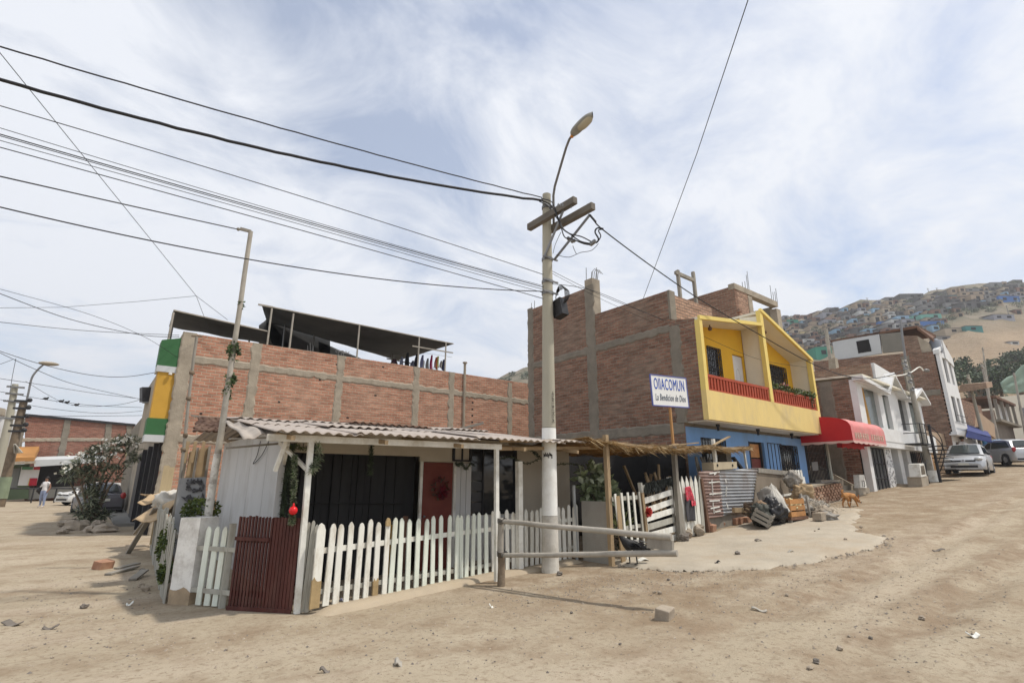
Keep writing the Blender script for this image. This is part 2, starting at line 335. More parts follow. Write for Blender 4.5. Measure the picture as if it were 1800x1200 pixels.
def ground_mat():
    m, t, b = newmat('sandy_ground'); n = t.nodes; l = t.links.new
    co = n.new('ShaderNodeTexCoord')
    def nz(sc, det=6, st=(1, 1, 1), rough=0.6, loc=(0, 0, 0)):
        ma = n.new('ShaderNodeMapping'); l(co.outputs['Object'], ma.inputs[0]); ma.inputs['Scale'].default_value = st; ma.inputs['Location'].default_value = loc
        a = n.new('ShaderNodeTexNoise'); l(ma.outputs[0], a.inputs['Vector']); a.inputs['Scale'].default_value = sc; a.inputs['Detail'].default_value = det; a.inputs['Roughness'].default_value = rough
        return a.outputs['Fac']
    def mr(x, a, bb, c=0.0, d=1.0):
        q = n.new('ShaderNodeMapRange'); l(x, q.inputs[0]); q.inputs[1].default_value = a; q.inputs[2].default_value = bb; q.inputs[3].default_value = c; q.inputs[4].default_value = d; return q.outputs[0]
    def mix(f, a, bb):
        x = n.new('ShaderNodeMix'); x.data_type = 'RGBA'; l(f, x.inputs[0])
        for s_, v in ((6, a), (7, bb)):
            if isinstance(v, tuple): x.inputs[s_].default_value = v + (1,)
            else: l(v, x.inputs[s_])
        return x.outputs[2]
    c = mix(mr(nz(0.35, 7), 0.35, 0.65), (0.415, 0.355, 0.265), (0.35, 0.29, 0.208))
    c = mix(mr(nz(1.1, 8, (1, 1, 1), 0.7, (5, 2, 0)), 0.47, 0.66, 0, 0.85), c, (0.255, 0.19, 0.128))     # scuffed darker earth
    c = mix(mr(nz(0.5, 6, (0.25, 1.6, 1), 0.65), 0.48, 0.66, 0, 0.75), c, (0.45, 0.38, 0.295))             # pale tracks drawn out along the street
    sy = n.new('ShaderNodeSeparateXYZ'); l(co.outputs['Object'], sy.inputs[0])
    # loose darker soil thrown up between the wheel tracks of the side street
    wob = n.new('ShaderNodeMath'); wob.operation = 'MULTIPLY_ADD'; l(nz(0.7, 5), wob.inputs[0]); wob.inputs[1].default_value = 1.5; l(sy.outputs[1], wob.inputs[2])
    sn_ = n.new('ShaderNodeMath'); sn_.operation = 'SINE'; wm_ = n.new('ShaderNodeMath'); wm_.operation = 'MULTIPLY'; l(wob.outputs[0], wm_.inputs[0]); wm_.inputs[1].default_value = 4.6; l(wm_.outputs[0], sn_.inputs[0])
    bx_ = mr(sy.outputs[0], 3.5, 7.0); by_ = mr(sy.outputs[1], 4.6, 3.6); tr_ = n.new('ShaderNodeMath'); tr_.operation = 'MULTIPLY'; l(bx_, tr_.inputs[0]); l(by_, tr_.inputs[1])
    t2_ = n.new('ShaderNodeMath'); t2_.operation = 'MULTIPLY'; l(tr_.outputs[0], t2_.inputs[0]); l(mr(sn_.outputs[0], 0.1, 0.8), t2_.inputs[1])
    t3_ = n.new('ShaderNodeMath'); t3_.operation = 'MULTIPLY'; l(t2_.outputs[0], t3_.inputs[0]); l(mr(nz(2.2, 8, rough=.75), .40, .58), t3_.inputs[1])
    c = mix(t3_.outputs[0], c, (0.265, 0.20, 0.138))
    # disturbed brown earth in front of the pole and the slab
    e1_ = n.new('ShaderNodeMath'); e1_.operation = 'MULTIPLY'; l(mr(sy.outputs[0], 3.8, 5.6), e1_.inputs[0]); l(mr(sy.outputs[1], 3.4, 4.6), e1_.inputs[1])
    e2_ = n.new('ShaderNodeMath'); e2_.operation = 'MULTIPLY'; l(e1_.outputs[0], e2_.inputs[0]); l(mr(nz(1.7, 9, rough=.72, loc=(2, 7, 0)), .38, .60, 0, .9), e2_.inputs[1])
    c = mix(e2_.outputs[0], c, (0.25, 0.185, 0.122))
    c = mix(mr(nz(14, 5), 0.52, 0.70, 0, 0.7), c, (0.22, 0.165, 0.112))
    v = n.new('ShaderNodeTexVoronoi'); l(co.outputs['Object'], v.inputs['Vector']); v.inputs['Scale'].default_value = 26
    vv = n.new('ShaderNodeMath'); vv.operation = 'MULTIPLY_ADD'; l(nz(5, 4), vv.inputs[0]); vv.inputs[1].default_value = -0.5; l(v.outputs['Distance'], vv.inputs[2])
    peb = mr(vv.outputs[0], -0.16, -0.10, 0.8, 0)
    c = mix(peb, c, (0.17, 0.135, 0.095))
    l(c, b.inputs['Base Color']); b.inputs['Roughness'].default_value = 0.97; b.inputs['Specular IOR Level'].default_value = 0.12
    s1 = n.new('ShaderNodeMath'); s1.operation = 'MULTIPLY_ADD'; l(nz(9, 10, rough=0.75), s1.inputs[0]); s1.inputs[1].default_value = 1.5
    l(mr(vv.outputs[0], -0.16, -0.05, 0.25, 0), s1.inputs[2])
    u = n.new('ShaderNodeBump'); l(s1.outputs[0], u.inputs['Height']); u.inputs['Strength'].default_value = 0.6; u.inputs['Distance'].default_value = 0.05
    l(u.outputs[0], b.inputs['Normal'])
    return m
m_ground = ground_mat()
gr = gm.build('ground', m_ground); tag(gr, 'bare sandy dirt ground of the street corner', kind='structure')

# pale dusty slab in front of the junk
ap = [(8.2, 7.35), (8.0, 6.5), (8.6, 5.5), (9.4, 4.75), (10.4, 4.5), (11.6, 4.25), (12.7, 4.1), (13.5, 4.3), (14.0, 5.0), (15.5, 5.6), (18.5, 6.4), (18.6, 7.7), (15.0, 7.75), (11.2, 7.6)]
m_slab = M('dusty_slab', (0.385, 0.34, 0.27), 0.95, 0.14, 1.6, 0.6, 22, dirt=(0.36, 0.295, 0.215), damt=1.0, dscale=0.75)
sm_ = MB(); poly = []
for i in range(len(ap)):
    a = Vector(ap[i]); b = Vector(ap[(i + 1) % len(ap)]); k = max(2, int((b - a).length / 0.05))
    for j in range(k):
        p = a.lerp(b, j / k); q = 0.16 * noise.noise(Vector((p.x * 2.2, p.y * 2.2, 9))) + 0.07 * noise.noise(Vector((p.x * 9, p.y * 9, 2))) + .05 * noise.noise(Vector((p.x * 23, p.y * 23, 5))); poly.append(p + Vector((q, q * 0.8)))
def slab_edge(x, y):
    """signed distance to the outline: positive inside"""
    ins = False; dm = 1e9; n = len(ap)
    for i in range(n):
        (x1_, y1_), (x2_, y2_) = ap[i], ap[(i + 1) % n]
        if (y1_ > y) != (y2_ > y) and x < (x2_ - x1_) * (y - y1_) / (y2_ - y1_) + x1_: ins = not ins
        t = max(0, min(1, ((x - x1_) * (x2_ - x1_) + (y - y1_) * (y2_ - y1_)) / ((x2_ - x1_) ** 2 + (y2_ - y1_) ** 2))); dm = min(dm, math.hypot(x - x1_ - t * (x2_ - x1_), y - y1_ - t * (y2_ - y1_)))
    return dm if ins else -dm
st_s = 0.07; i0, i1, j0, j1 = int(7.6 / st_s), int(19.0 / st_s), int(3.8 / st_s), int(8.0 / st_s); idx = {}
for i in range(i0, i1):
    for j in range(j0, j1):
        x, y = i * st_s, j * st_s; d = slab_edge(x, y) + .13 * noise.noise(Vector((x * 1.6, y * 1.6, 3))) + .07 * noise.noise(Vector((x * 5, y * 5, 6))) + .04 * noise.noise(Vector((x * 13, y * 13, 8)))
        if d > -.10:
            h = .052 * min(1, max(0, (d + .03) / .09)) - .035 * min(1, max(0, -d / .08)) + .008 * noise.noise(Vector((x * 2.2, y * 2.2, 1))) + .004 * noise.noise(Vector((x * 9, y * 9, 2)))
            idx[i, j] = len(sm_.v); sm_.v.append((x, y, gz(x, y) + h))
for (i, j), k in idx.items():
    if (i + 1, j) in idx and (i, j + 1) in idx and (i + 1, j + 1) in idx: sm_.f.append((k, idx[i + 1, j], idx[i + 1, j + 1], idx[i, j + 1]))
sm_.m = [0] * len(sm_.f); sm_.s = [True] * len(sm_.f)
tag(sm_.build('pavement', m_slab), 'pale dusty concrete apron with a crumbled edge', kind='structure')
# grey walk along the left street
wk = MB(); wk.grid(lambda u, v: (1.02 + v * 0.72, 24.3 + u * 60, gz(1.4, 24.3 + u * 60) + 0.10), 30, 1)
wk.grid(lambda u, v: (1.02, 24.3 + u * 60, gz(1.4, 24.3 + u * 60) + 0.10 - v * 0.2), 30, 1); wk.grid(lambda u, v: (1.02 + u * 0.72, 24.3, gz(1.4, 24.3) + 0.10 - v * 0.2), 2, 1)
tag(wk.build('sidewalk', M('grey_walk', (0.2, 0.195, 0.18), 0.9, 0.15, 2, 0.2)), 'grey concrete walk along the left street', kind='structure')

# ------------------------------------------------------------------ hillside far behind
def hill(t, D):
    K = ((-.6, 0.0), (-.3, .06), (-.06, .192), (.03, .228), (.51, .319), (.95, .402), (2, .46)); c = K[-1][1]
    for (a, ca), (b, cb) in zip(K[:-1], K[1:]):
        if t < b: c = ca + (cb - ca) * max(0, (t - a)) / (b - a); break
    c = max(c, 0.0) + 0.006 * noise.noise(Vector((t * 9, 0, 4))) + 0.003 * noise.noise(Vector((t * 31, 0, 2)))
    Dc = 235.0; s = (D - 62) / (Dc - 62)
    z = 3.2 + (c * Dc - 3.2) * (max(0, s) ** 1.12 if s < 1 else 1 + (s - 1) * 0.1)
    if s < 0: z = 3.2 + 14 * s
    z += min(1, max(0, s * 5)) * (2.2 * noise.noise(Vector((t * 12, D * 0.03, 0))) + 0.9 * noise.noise(Vector((t * 40, D * 0.09, 5))))
    return z
FH = Vector((sin(HEAD), cos(HEAD), 0)); RH = Vector((cos(HEAD), -sin(HEAD), 0))
def hill_xyz(t, D): p = FH * D + RH * (t * D); return Vector((p.x, p.y, hill(t, D)))
hm = MB(); hm.grid(lambda u, v: hill_xyz(-0.55 + 2.2 * u, 55 + 420 * v ** 1.5), 150, 90)
def hill_mat():
    m, t, b = newmat('hill_soil'); n = t.nodes; l = t.links.new; co = n.new('ShaderNodeTexCoord')
    def nz(sc, det=7):
        a = n.new('ShaderNodeTexNoise'); l(co.outputs['Object'], a.inputs['Vector']); a.inputs['Scale'].default_value = sc; a.inputs['Detail'].default_value = det; a.inputs['Roughness'].default_value = .68; return a.outputs['Fac']
    def mr(x, a, bb, c=0., d=1.):
        q = n.new('ShaderNodeMapRange'); l(x, q.inputs[0]); q.inputs[1].default_value = a; q.inputs[2].default_value = bb; q.inputs[3].default_value = c; q.inputs[4].default_value = d; return q.outputs[0]
    def mix(f, a, bb):
        x = n.new('ShaderNodeMix'); x.data_type = 'RGBA'; l(f, x.inputs[0])
        for k, v in ((6, a), (7, bb)):
            if isinstance(v, tuple): x.inputs[k].default_value = v + (1,)
            else: l(v, x.inputs[k])
        return x.outputs[2]
    s = n.new('ShaderNodeSeparateXYZ'); l(co.outputs['Object'], s.inputs[0])
    # scrub grows on the northern part of the hill (y larger), bare sand to the south
    q = n.new('ShaderNodeMath'); q.operation = 'MULTIPLY_ADD'; l(nz(.02), q.inputs[0]); q.inputs[1].default_value = 70; 
    r = n.new('ShaderNodeMath'); r.operation = 'MULTIPLY_ADD'; l(s.outputs[2], r.inputs[0]); r.inputs[1].default_value = 1.35; l(s.outputs[1], r.inputs[2]); l(r.outputs[0], q.inputs[2])
    c = mix(mr(nz(.06), .35, .65), (.36, .275, .19), (.29, .22, .15))
    c2 = mix(mr(nz(.09), .4, .62), (.25, .215, .165), (.13, .125, .085))
    c = mix(mr(q.outputs[0], 118, 150), c, c2)
    c = mix(mr(nz(.35), .55, .7, 0, .6), c, (.16, .135, .10))
    l(c, b.inputs['Base Color']); b.inputs['Roughness'].default_value = .97; b.inputs['Specular IOR Level'].default_value = .1
    u = n.new('ShaderNodeBump'); l(nz(.5), u.inputs['Height']); u.inputs['Strength'].default_value = .8; u.inputs['Distance'].default_value = 1.5; l(u.outputs[0], b.inputs['Normal'])
    return m
m_hill = hill_mat()
tag(hm.build('hillside', m_hill), 'bare sandy hillside rising behind the town', kind='structure')
def onhill(px, py):
    d = ray(px, py); f = d.dot(FH); t = d.dot(RH) / f; k = d.z / f; D = 62.0
    while D < 300:
        if EYE + k * D < hill(t, D): break
        D += 0.5
    return t, D, hill_xyz(t, D)

# ================================================================== UTILITY POLE
px0, py0 = 6.8, 7.5
pole = thing('utility_pole', 'tall concrete utility pole painted white below, with wooden crossarms and a street lamp', 'utility pole', (px0, py0, 0.04))
PT = Vector((6.80, 7.40, 7.62)); PB = Vector((6.80, 7.5, -0.1))
def pax(z): return PB.lerp(PT, (z + 0.1) / 7.72)
def prad(z): return 0.152 - 0.062 * (z / 7.62)
MB().tube([pax(z) for z in (2.62, 3.5, 4.5, 5.5, 6.5, 7.62)], [prad(z) for z in (2.62, 3.5, 4.5, 5.5, 6.5, 7.62)], 20).build('shaft', m_concp, pole)
m_polew = M('pole_white_paint', (0.80, 0.81, 0.78), 0.7, 0.05, 3, 0.05, 30, dirt=(0.4, 0.36, 0.3), damt=0.35, dscale=3)
sk = MB().tube([pax(z) for z in (1.02, 1.8, 2.61)], [prad(z) + 0.004 for z in (1.02, 1.8, 2.61)], 20); sk.build('painted_band', m_polew, pole)
m_poleg = M('pole_scuffed_grey', (0.52, 0.50, 0.45), 0.85, 0.2, 3, 0.2, 30, dirt=(0.3, 0.26, 0.2), damt=0.7, dscale=2)
MB().tube([pax(z) for z in (-0.1, 0.0, 0.05, 0.5, 1.015)], [0.20, 0.18, prad(0) + 0.008, prad(0.5) + 0.006, prad(1) + 0.005], 20).build('footing', m_poleg, pole, 'scuffed grey foot of the pole')
# stencilled marks on the shaft: short dark strokes that nobody can read
st = MB()
facing = (Vector((0, 0, 0)) - Vector((px0, py0, 0))).normalized(); side = Vector((-facing.y, facing.x, 0))
def on_pole(z, a): d = (facing * cos(a) + side * sin(a)); return pax(z) + d * (prad(z) + 0.007), d
for i in range(13):
    z = 2.72 + i * 0.045
    for a in (0.55, 0.85):
        p, d = on_pole(z + random.uniform(-.008, .008), a + random.uniform(-.05, .05)); s2 = Vector((-d.y, d.x, 0))
        st.beam(p - s2 * random.uniform(.008, .025), p + s2 * random.uniform(.008, .025), 0.008, 0.004)
    if i % 3 == 0:
        p, d = on_pole(z, 0.7); st.beam(p, p + Vector((0, 0, 0.05)), 0.008, 0.004)
for i in range(9):
    a = -0.75 + i * 0.14; p, d = on_pole(2.10 + random.uniform(-.02, .02), a); st.beam(p - Vector((0, 0, random.uniform(.01, .045))), p + Vector((0, 0, .03)), 0.022, 0.004)
st.build('stencil_marks', m_black, pole)
for (p, q, dx) in (((6.665, 7.84, 6.97), (6.665, 6.42, 6.99), 0), ((6.915, 7.62, 6.83), (6.915, 6.18, 6.84), 0)):
    ca = MB().beam(p, q, 0.11, 0.14).build('crossarm', M('dark_grey_timber', (0.15, 0.135, 0.115), 0.9, 0.25, 5, 0.3, 30, stretch=(1, .3, 1)), pole)
    bm_ = MB()
    for z_ in (0.15, 1.3): bm_.tube([(p[0], p[1] - z_, p[2] - .1), (p[0], p[1] - z_, p[2] + .12)], 0.012, 6)
    bm_.build('bolt', m_steel, ca)
MB().beam((6.68, 7.38, 6.1), (6.66, 6.75, 6.92), 0.02, 0.055).build('brace', m_steel, pole)
MB().beam((6.92, 7.34, 6.1), (6.94, 6.3, 6.71), 0.02, 0.055).build('brace', m_steel, pole)
for z in (6.1, 7.3, 5.6, 5.35):
    b = pax(z); MB().tube([(b.x, b.y, z - .03), (b.x, b.y, z + .03)], prad(z) + 0.015, 16).beam((b.x - .2, b.y - .1, z), (b.x + .2, b.y - .1, z), .03, .03).build('clamp_band', m_steel, pole)
m_pipe = M('lamp_pipe', (0.13, 0.12, 0.11), 0.6, 0.2, 4, 0.05)
armp = [(6.86, 7.26, 6.9), (6.86, 7.25, 7.55), (6.86, 7.2, 7.75), (6.86, 7.0, 8.15), (6.86, 6.82, 8.5), (6.86, 6.72, 8.64), (6.86, 6.6, 8.71)]
arm = MB().tube(armp, 0.026, 8).build('lamp_arm', m_pipe, pole)
hd = MB()
def lum(u, v):
    s = u; t = 2 * pi * v; ww = 0.115 * max(0.02, 1 - abs(2 * s - 1) ** 3.5) ** 0.5; hh = (0.055 + 0.05 * sin(pi * min(s * 1.1, 1)))
    c = Vector((6.86, 6.66 - 0.62 * s, 8.70 + 0.15 * s)); return c + Vector((ww * cos(t), 0, hh * sin(t) if sin(t) > 0 else 0.05 * sin(t)))
hd.grid(lum, 14, 16)
head = hd.build('lamp_head', M('lamp_housing', (0.28, 0.28, 0.26), 0.5, 0.15, 5, 0.05), arm)
ln = MB().grid(lambda u, v: Vector((6.86, 6.44 - 0.37 * u, 8.74 + 0.088 * u)) + Vector((0.098 * cos(pi + pi * v) * (max(.02, 1 - abs(2 * u - 1) ** 4) ** .5), 0, -0.035 - 0.06 * sin(pi * v) * sin(pi * (0.05 + 0.9 * u)))), 10, 10)
ln.build('lamp_lens', M('yellowed_lens', (0.42, 0.39, 0.3), 0.3, 0.15, 6, 0), arm)
MB().box(6.80, 6.87, 6.60, 6.64, 8.625, 8.65).build('orange_mark', M('orange_mark', (0.6, 0.22, 0.03), 0.6, 0.1, 5, 0), arm)
jb = MB(); jc = onx(984, 541, 6.98); T = Matrix.Translation(jc) @ Matrix.Rotation(radians(-12), 4, 'X'); j0 = MB().box(-.09, .09, -.13, .13, -.2, .17)
for v in j0.v: pass
xf(j0, T); j0.build('junction_box', m_blackp, pole)
cw = MB()
for k in range(7):
    a0 = onx(976 + k * 1.5, 505, 6.94); c0 = onx(985, 520, 6.97)
    cw.tube([c0 + Vector((0.01 * k, 0.17 * cos(t) * (1 + .07 * k - .2), 0.24 * sin(t) * (1 - .05 * k))) for t in [i * pi / 6 - 0.9 for i in range(13 - k % 3)]], 0.006, 5)
cw.build('wire_coil', m_black, pole)
# slack leads round the crossarm
lw = MB()
def sl_px(pts, x, r=0.012): lw.tube([onx(a, b, x) for a, b in smooth(pts)], r, 6)
def smooth(p, k=5):
    o = []
    for i in range(len(p) - 1):
        p0 = p[max(i - 1, 0)]; p1 = p[i]; p2 = p[i + 1]; p3 = p[min(i + 2, len(p) - 1)]
        for j in range(k):
            t = j / k
            o.append(tuple(0.5 * ((2 * b) + (-a + c) * t + (2 * a - 5 * b + 4 * c - d) * t * t + (-a + 3 * b - 3 * c + d) * t ** 3) for a, b, c, d in zip(p0, p1, p2, p3)))
    o.append(tuple(p[-1])); return o
sl_px([(950, 352), (965, 358), (974, 368), (982, 385), (990, 402), (1003, 412), (1020, 424), (1036, 428)], 6.62, 0.014)
sl_px([(952, 349), (970, 355), (977, 372), (986, 398), (1000, 410), (1022, 416), (1038, 424)], 6.60, 0.012)
sl_px([(948, 354), (962, 361), (972, 374), (984, 392), (992, 416), (1005, 420), (1025, 428), (1036, 430)], 6.64, 0.012)
sl_px([(1048, 427), (1052, 420), (1046, 408), (1050, 401), (1060, 402)], 6.9, 0.016)
sl_px([(1050, 426), (1056, 415), (1052, 405), (1060, 403)], 6.92, 0.012)
sl_px([(978, 448), (1000, 452), (1020, 444), (1040, 440), (1052, 428)], 6.88, 0.006)
sl_px([(986, 408), (976, 430), (972, 446)], 6.85, 0.006)
sl_px([(1007, 432), (1010, 440), (1013, 446)], 6.85, 0.006)
lw.build('slack_leads', m_black, pole)
ins = MB()
for a, b in ((999, 419), (1006, 424), (1009, 423)): c = onx(a, b, 6.8); ins.sph(c, 0.04, 8, 6)
c = onx(1042, 427, 6.88); ins.beam(c + Vector((0, .07, -.01)), c + Vector((0, -.07, .02)), 0.06, 0.06)
for k in range(3): c = onx(982 + 4 * k, 361, 6.62); ins.sph(c, (0.03, 0.03, 0.05), 8, 6)
ins.build('insulator', m_steel, pole)

# ================================================================== OVERHEAD CABLES
cab_n = [0]
def cable(pts, r, label, group='overhead cables', n=40, name='overhead_cable', jig=0.0):
    mb = MB(); mb.tube([Vector(p) + (Vector((0, 0, jig * noise.noise(Vector((i * 0.7, cab_n[0], 0))))) if jig else Vector()) for i, p in enumerate(pts)], r, 6)
    cab_n[0] += 1
    return solo(mb, name, m_black, label, 'cable', group)
def cab3(A, Bpx, Bz, midpx, r, label, ext=1.3, jig=0.0, n=48):
    """hanging cable from A: fixed by a second point at height Bz and the sag the photo shows between"""
    A = Vector(A); B = onz(Bpx[0], Bpx[1], Bz); m = on_line(midpx[0], midpx[1], A, B)
    h = (B - A).xy; Ls = h.length; sm = (m - A).xy.dot(h.normalized()) / Ls
    sag = (A.z + (B.z - A.z) * sm) - m.z; k = sag / (sm * (1 - sm))
    pts = []
    for i in range(n + 1):
        s = ext * i / n; p = A + (B - A) * s; p.z = A.z + (B.z - A.z) * s - k * s * (1 - s); pts.append(p)
    return cable(pts, r, label, jig=jig)
cab3((6.66, 7.4, 7.5), (0, 82), 7.3, (450, 213), 0.012, 'black cable running left from the pole top, uppermost of all', jig=0.012)
cab3((6.66, 7.38, 7.42), (0, 140), 7.0, (480, 266), 0.026, 'thick twisted bundle of black cable running left from the pole top', jig=0.02)
cab3((6.7, 7.44, 5.75), (0, 186), 6.6, (480, 330), 0.007, 'thin single wire just below the thick twisted bundle')
cab3((6.7, 7.44, 5.50), (0, 225), 6.3, (480, 369), 0.005, 'thin wire, top one of the close group of five to the left of the pole')
cab3((6.7, 7.44, 5.47), (0, 236), 6.2, (480, 373), 0.008, 'thin wire, second from top in the close group left of the pole')
cab3((6.7, 7.44, 5.42), (0, 239), 6.15, (480, 376), 0.006, 'thin wire, middle one of the close group left of the pole')
cab3((6.7, 7.44, 5.35), (0, 247), 6.1, (480, 381), 0.005, 'thin wire, fourth from top in the close group left of the pole')
cab3((6.7, 7.44, 5.22), (0, 259), 6.0, (480, 391), 0.007, 'thin wire, lowest of the close group left of the pole')
cab3((6.7, 7.44, 5.38), (0, 364), 5.0, (480, 463), 0.009, 'black wire hanging low in front of the brick wall top, left of the pole')
LPT = ony(440, 405, 9.4)
cab3(ony(418, 403, 9.4), (0, 310), 5.2, (240, 364), 0.009, 'black wire leaving the tip of the leaning wooden post')
q1 = ony(345, 520, 19.0)
cable([onz(-140, -80, 9.5), q1, ony(400, 562, 19.9)], 0.007, 'straight wire slanting down across the sky to the shade roof')
cable([q1, ony(370, 586, 19.98)], 0.007, 'short wire dropping to the brick wall top')
cable([onz(-60, 540, 7), onz(0, 541, 7), ony(110, 540, 24), ony(240, 530, 21), q1], 0.007, 'nearly level wire left of the shade roof')
def farcab(pl, y0, y1, r, label):
    p = smooth(pl, 8); n = len(p) - 1
    return cable([ony(a, b, y0 + (y1 - y0) * i / n) for i, (a, b) in enumerate(p)], r, label, 'cables over the left street')
farcab([(-30, 505), (0, 516), (120, 560), (245, 588), (315, 592)], 16, 19.9, 0.010, 'wire sagging down to the green balcony corner')
farcab([(0, 508), (150, 550), (250, 590), (312, 628)], 18, 19.9, 0.006, 'faint wire ending below the green balcony band')
farcab([(-30, 562), (0, 566), (150, 581), (315, 589)], 18, 19.9, 0.008, 'flat wire meeting the top corner of the brick wall')
farcab([(-20, 608), (0, 617), (80, 642), (160, 659), (220, 662), (276, 654)], 22, 20.6, 0.010, 'wire sagging below the left street lamp head')
farcab([(-20, 612), (0, 620), (60, 648), (130, 675), (250, 702)], 24, 30, 0.011, 'wire crossing behind the left street lamp arm')
farcab([(-20, 660), (0, 665), (60, 674), (160, 690), (250, 701)], 34, 40, 0.013, 'far wire, upper of the wires below the lamp arm')
farcab([(-20, 684), (0, 688), (80, 702), (160, 712), (250, 716)], 36, 40, 0.013, 'far wire with four birds sitting on it')
farcab([(0, 702), (90, 718), (180, 726), (250, 722)], 36, 42, 0.012, 'far wire, lowest one left of the dark roof edge')
farcab([(45, 729), (120, 731), (250, 730)], 38, 44, 0.013, 'level wire along the top of the far brick block')
farcab([(45, 670), (120, 710), (200, 712), (255, 700)], 38, 30, 0.010, 'slack wire between far pole and dark roof edge')
farcab([(28, 630), (22, 660), (17, 692)], 40, 40, 0.013, 'steep guy wire above the far left pole')
farcab([(0, 640), (22, 632)], 40, 40, 0.013, 'short wire at the left edge of the photo')
for a, b in ((80, 702), (107, 706.5), (117, 708.5), (134, 713)):
    p = ony(a, b, 36 + 4 * a / 260.); bb = MB().sph(p + Vector((0, 0, .05)), (0.11, 0.07, 0.07), 8, 6).sph(p + Vector((.09, 0, .11)), .045, 6, 5).beam(p + Vector((-.08, 0, .05)), p + Vector((-.2, 0, 0)), .05, .015)
    solo(bb, 'perched_bird', m_black, 'small dark bird sitting on the far left wire', 'bird', 'birds on the far wire')
# wires leaving to the right
A = onx(1037, 378, 6.94)
cable([A, onx(1047, 390, 6.96)], 0.022, 'dark strain clamp rod at the end of the crossarm', name='strain_clamp')
pr = [(1045, 388), (1060, 404), (1140, 464), (1230, 526), (1330, 585), (1430, 640), (1500, 663), (1555, 662), (1598, 646)]
pp = smooth(pr, 8); n_ = len(pp) - 1
cable([onx(a, b, 6.96 + (29.0 - 6.96) * (i / n_) ** 1.25) for i, (a, b) in enumerate(pp)], 0.016, 'twisted black cable from the crossarm past the yellow house')
for (pl, lab, r) in (([(962, 472), (1060, 520), (1200, 575), (1330, 630), (1440, 650), (1585, 690)], 'thin wire from the pole across the brown brick wall, upper of two', 0.006),
                     ([(960, 498), (1040, 510), (1150, 556), (1260, 602), (1400, 655), (1510, 668)], 'thin wire from the pole across the brown brick wall, lower of two', 0.007),
                     ([(962, 476), (1060, 527), (1180, 580), (1330, 640), (1440, 672)], 'thin wire touching the yellow balcony frame', 0.005)):
    pp = smooth(pl, 8); n_ = len(pp) - 1
    cable([onx(a, b, 6.85 + 20 * (i / n_) ** 1.3) for i, (a, b) in enumerate(pp)], r, lab)
cable([onz(1345, -110, 9), onz(1315, 0, 8.8), onx(1225, 270, 9.5), onx(1131, 524, 13.4)], 0.008, 'single wire rising steeply from the brown brick parapet')
# ================================================================== CORNER SHACK
sh = thing('corner_shack', 'single-storey white board shack with a corrugated porch roof behind the picket fence', 'house', (2.43, 9.2, 0))
MB().box(2.43, 2.47, 9.26, 14.2, 0, 2.5).build('side_wall', m_whiteb, sh)
m_seam = M('seam', (0.45, 0.44, 0.42), 0.9, 0.1, 3, 0)
for y in (10.1, 11.3, 12.5): MB().box(2.427, 2.43, y, y + 0.008, 0.05, 2.4).build('board_seam', m_seam, sh)
MB().beam((2.45, 9.22, 0), (2.45, 9.22, 2.55), 0.10, 0.10).build('corner_post', m_whiteb, sh)
MB().box(2.5, 5.0, 9.2, 9.26, 2.09, 2.48).box(5.0, 6.17, 9.205, 9.265, 1.995, 2.48).box(5.77, 6.17, 9.2, 9.26, 0, 1.995).box(6.17, 7.42, 9.2, 9.26, 0, 0.96).box(7.42, 9.02, 9.2, 9.26, 0, 2.48).box(6.17, 7.42, 9.2, 9.26, 2.36, 2.48).build('front_wall', m_beige, sh)
sp_ = MB()
for i, x in enumerate((5.80, 5.93, 6.06)): sp_.box(x, x + 0.118, 9.175, 9.2, 0.1, 1.98)
for i in range(10): sp_.box(6.17 + i * .125, 6.17 + i * .125 + .115, 9.175, 9.2, 0.1, 0.95)
sp_.build('white_boarding', m_whiteb, sh)
MB().box(2.48, 9.0, 13.9, 13.96, 0, 2.5).box(9.0, 9.05, 9.27, 13.9, 0, 2.6).build('rear_wall', m_beige, sh)
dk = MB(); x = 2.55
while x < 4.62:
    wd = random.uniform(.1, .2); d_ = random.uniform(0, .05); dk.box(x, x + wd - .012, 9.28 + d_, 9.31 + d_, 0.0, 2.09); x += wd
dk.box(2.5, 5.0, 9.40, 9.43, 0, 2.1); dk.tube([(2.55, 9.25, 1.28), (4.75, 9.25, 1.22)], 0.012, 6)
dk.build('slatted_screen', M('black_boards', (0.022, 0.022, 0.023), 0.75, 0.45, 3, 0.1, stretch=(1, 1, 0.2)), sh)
MB().beam((4.48, 9.24, 0.0), (4.50, 9.24, 0.86), 0.13, 0.02).build('ochre_board', M('ochre_board', (0.30, 0.18, 0.04), 0.8, 0.1, 3, 0), sh)
MB().beam((4.75, 9.25, 0.0), (4.77, 9.25, 1.0), 0.10, 0.02).build('brown_board', m_rust, sh)
dr = MB().box(5.07, 5.74, 9.19, 9.235, 0.03, 1.985).build('door', M('brown_red_door', (0.16, 0.034, 0.023), 0.6, 0.15, 3, 0.08, dirt=(0.15, 0.05, 0.03), damt=0.4), sh)
MB().sph((5.12, 9.17, 0.98), 0.025, 8, 6).build('handle', m_steel, dr)
df = MB().box(4.99, 5.045, 9.15, 9.2, 0, 2.0).box(5.745, 5.80, 9.15, 9.2, 0, 2.0); df.build('door_frame', m_white, sh)
tr = MB().box(5.72, 5.76, 9.15, 9.2, 2.02, 2.36).box(6.13, 6.17, 9.15, 9.2, 2.02, 2.36).box(5.76, 6.13, 9.15, 9.2, 2.32, 2.36).box(5.76, 6.13, 9.15, 9.2, 2.02, 2.05).box(5.94, 5.96, 9.16, 9.2, 2.05, 2.32); tr.build('transom_frame', m_iron, sh)
wn = MB().box(6.18, 7.41, 9.27, 9.29, 0.96, 2.36).build('window', m_glass, sh)
lv = MB()
